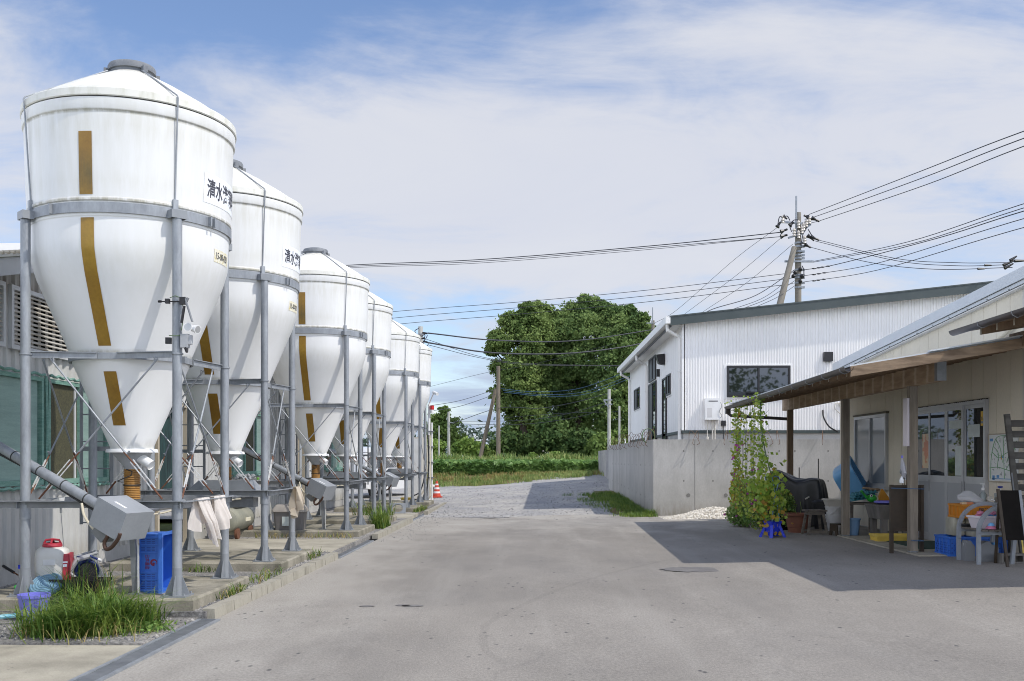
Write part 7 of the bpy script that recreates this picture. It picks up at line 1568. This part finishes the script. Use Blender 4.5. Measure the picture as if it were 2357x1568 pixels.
boxcrate('lattice_crate', 'blue lattice crate on the ground behind the grey bench, nearest the doors', 6.02, 6.45, 14.55, 15.05, zg, zg+.285, 'crate_blue', True)
boxcrate('lattice_crate', 'blue lattice crate in the shade behind the bench, against the wall', 6.47, 6.88, 14.5, 15.0, zg, zg+.285, 'crate_blue', True)
for nm_, x0, x1, y0, y1, l_ in (('foam_block', 6.18, 6.36, 14.75, 15.05, 'cream foam block under the left end of the orange crate'), ('foam_block', 6.37, 6.86, 14.55, 14.98, 'larger cream foam block under the orange crate')):
    m = MB(); loft(m, [rrect(x1-x0-.02, y1-y0-.02, .03, 0), rrect(x1-x0, y1-y0, .03, .02), rrect(x1-x0, y1-y0, .03, .25), rrect(x1-x0-.02, y1-y0-.02, .03, .263)]); m.v = [(x+(x0+x1)/2, y+(y0+y1)/2, z+zg+.287) for x, y, z in m.v]; tag(m.obj(nm_, 'foam', loc=((x0+x1)/2, (y0+y1)/2, zg+.287)), l_, 'foam block')
oz = zg+.553
t, b = boxcrate('egg_crate', 'orange plastic crate with upside down black characters', 6.2, 6.88, 14.52, 15.0, oz, oz+.2, 'crate_orange')
v_, f_ = text('森久保薬品', .085, .002); m = MB(); m.add([(6.80-x_*.82, 14.521, oz+.14-y_) for x_, y_, _ in v_], f_); m.obj('lettering', 'ink', b)
oz += .202
c = (6.6, 14.72, oz); t = thing('pump_bottle', 'clear pump bottle with white pump on the orange crate', 'bottle', c); MB().lathe([(0, .0), (.05, .0), (.05, .14), (.02, .18), (.018, .2), (0, .2)], 18, c).obj('bottle_body', 'bottle', t); MB().lathe([(0, .2), (.024, .2), (.024, .235), (.008, .24), (.008, .29), (0, .29)], 12, c).bb(c[0]-.045, c[0]+.015, c[1]-.012, c[1]+.012, c[2]+.285, c[2]+.30).obj('pump', 'white', t)
c = (6.80, 14.62, oz); t = thing('pump_bottle', 'square pump bottle with dark blue pump on the orange crate', 'bottle', c); MB().bb(c[0]-.065, c[0]+.065, c[1]-.045, c[1]+.045, c[2], c[2]+.16).obj('bottle_body', 'bottle', t); MB().lathe([(0, .16), (.045, .165), (.03, .19), (.01, .195), (.01, .24), (0, .24)], 12, c).obj('collar', 'white', t); MB().bb(c[0]-.03, c[0]+.03, c[1]-.015, c[1]+.015, c[2]+.235, c[2]+.262).obj('pump', 'soap_blue', t)
c = (6.40, 14.66, oz); t = thing('plastic_bag', 'crumpled translucent plastic bag on the orange crate', 'bag', c)
def bag(u, v):
    a = 2*math.pi*v; r = .07*math.sin(math.pi*min(u*.9+.08, 1))**.6*(1+.25*math.sin(3*a+5*u)+.12*math.sin(7*a)); return (c[0]-.2+.42*u, c[1]+.75*r*math.cos(a), max(c[2]+.005, c[2]+.10-.05*u+r*math.sin(a)+.03*math.sin(5*u)))
MB().grid(bag, 24, 22).obj('bag_body', 'film', t, ang=80)
c = (6.3, 14.58, oz); tag(MB().bb(c[0]-.08, c[0]+.08, c[1]-.035, c[1]+.035, oz+.001, oz+.03).obj('brick_piece', 'poster_orange', loc=c), 'small flat orange block on the left of the orange crate', 'block')
a, b = Vector((6.62, 14.55, oz+.08)), Vector((6.86, 14.2, oz-.05)); t = thing('toy_wand', 'thin white stick with a round white end across the orange crate', 'stick', a); MB().tube(a, b, .007, 6).obj('stick', 'white', t); MB().lathe([(0, -.02), (.04, -.02), (.04, .02), (0, .02)], 16, a, Matrix.Rotation(math.pi/2, 3, 'X')).obj('round_end', 'basin_cream', t)
# jerry cans
for i, (x, l_) in enumerate(((6.07, 'narrow grey jerry can, left of the two under the bench'), (6.28, 'grey jerry can with blue cap under the bench'))):
    y = 14.0-.12*i; t = thing('jerry_can', l_, 'jerry can', (x, y, bz), group='jerry cans', local=True); w_ = .13 if i == 0 else .235
    MB().prism([(-w_/2, 0), (w_/2, 0), (w_/2, .20), (w_/2-.02, .23), (.03, .24), (.0, .285), (-.045, .285), (-w_/2+.005, .25), (-w_/2, .2)], 'y', -.08, .08).obj('can_body', 'jerry', t)
    MB().path([(-w_/2+.015, 0, .15), (-w_/2+.012, 0, .24), (-.02, 0, .262), (.0, 0, .20), (-.02, 0, .14)], .014, 6, True).obj('grip', 'hopper_gray', t); MB().tube((w_/2-.035, 0, .235), (w_/2-.035, 0, .265), .026, 12).obj('cap', 'map_blue', t)
c = (6.47, 13.62, bz); t = thing('cinder_block', 'grey hollow concrete block on the ground under the bench', 'concrete block', c, rot=.15)
m = MB().bb(-.17, .17, -.07, .07, 0, .03).bb(-.17, .17, -.07, .07, .11, .14).bb(-.17, -.14, -.07, .07, .03, .11).bb(.14, .17, -.07, .07, .03, .11).bb(-.14, .14, .04, .07, .03, .11).bb(-.03, .03, -.07, .04, .03, .11); m.obj('block_body', 'sink', t)
# blackboard A-frame
q = G(2302, 1297); z = q.z; t = thing('blackboard_stand', 'black chalkboard easel standing right of the bench', 'chalkboard', (6.7, q.y, z))
x0, x1, yb = 6.17, 6.42, 13.12
MB().add([(x0-.03, yb+.10, z+1.0), (x1-.03, yb+.10, z+1.0), (x1+.01, yb+.03, z+.35), (x0+.01, yb+.03, z+.35), (x0-.03, yb+.125, z+1.0), (x1-.03, yb+.125, z+1.0), (x1+.01, yb+.055, z+.35), (x0+.01, yb+.055, z+.35)], [(0, 3, 2, 1), (4, 5, 6, 7), (0, 1, 5, 4), (1, 2, 6, 5), (2, 3, 7, 6), (3, 0, 4, 7)]).obj('board', 'black_matte', t)
MB().beam((x0-.045, yb+.11, z+1.02), (x0+.03, yb, z), .035, .03, up=(0, 1, 0)).obj('leg', 'board_brown', t); MB().beam((x1-.015, yb+.11, z+1.0), (x1+.05, yb, z), .035, .03, up=(0, 1, 0)).obj('leg', 'steel_gray', t)
MB().beam((x0+.0, yb+.16, z+.95), (x0+.1, yb+.5, z), .03, .03, up=(0, 1, 0)).obj('leg', 'board_brown', t)
# louvred wooden screen
q = G(2352, 1292); z = q.z; t = thing('louvre_screen', 'grey weathered wooden louvre screen at the right edge', 'screen', (q.x, q.y, z))
yb = q.y; top = Vector((q.x-.16, yb+.10, z+2.03)); bot = Vector((q.x+.02, yb, z))
MB().beam(bot, top, .07, .05, up=(0, 1, 0)).obj('post', 'screen_wood', t); MB().beam(bot+Vector((1.0, 0, 0)), top+Vector((1.0, 0, 0)), .07, .05, up=(0, 1, 0)).obj('post', 'screen_wood', t)
for i in range(13):
    k_ = .06+i*.073; a = bot+(top-bot)*k_; m = MB().beam(a+Vector((.03, .03, 0)), a+Vector((.98, .03, 0)), .016, .095, up=(0, .45, 1)); m.obj('slat', 'screen_wood', t)
MB().beam(bot+(top-bot)*.45+Vector((-.036, -.03, 0)), bot+(top-bot)*.60+Vector((-.036, -.03, 0)), .004, .03, up=(0, 1, 0)).obj('metal_strip', 'galv', t); MB().beam(bot+(top-bot)*.05+Vector((-.0, -.028, 0)), bot+(top-bot)*.24+Vector((.0, -.028, 0)), .02, .004, up=(0, 1, 0)).obj('yellow_tape', 'crate_yellow', t)
c = (q.x+.05, q.y-.12, z+.04); t = thing('tin_can', 'small silver and blue tin can lying at the foot of the louvre screen', 'can', c); MB().tube((c[0], c[1], c[2]), (c[0]+.14, c[1]+.08, c[2]), .04, 18).obj('can_body', 'map_blue', t); MB().tube((c[0]-.004, c[1]-.003, c[2]), (c[0], c[1], c[2]), .039, 18).obj('can_end', 'rim', t)
# insect net on the screen
c = (q.x+.13, q.y-.1, z+1.25); t = thing('insect_net', 'pale violet insect net hanging on the louvre screen', 'net', c)
m = MB(); loft(m, [[(c[0]+r*math.cos(a)*.8, c[1]+r*math.sin(a)*.5, zz) for a in [k*.63 for k in range(10)]] for r, zz in ((.10, c[2]+.12), (.13, c[2]+.02), (.11, c[2]-.12), (.05, c[2]-.28))]); m.obj('net_bag', 'film', t); MB().path([(c[0]+.1*math.cos(a)*.8, c[1]+.1*math.sin(a)*.5, c[2]+.12) for a in [k*.5 for k in range(13)]], .005, 5).obj('hoop', 'white', t)
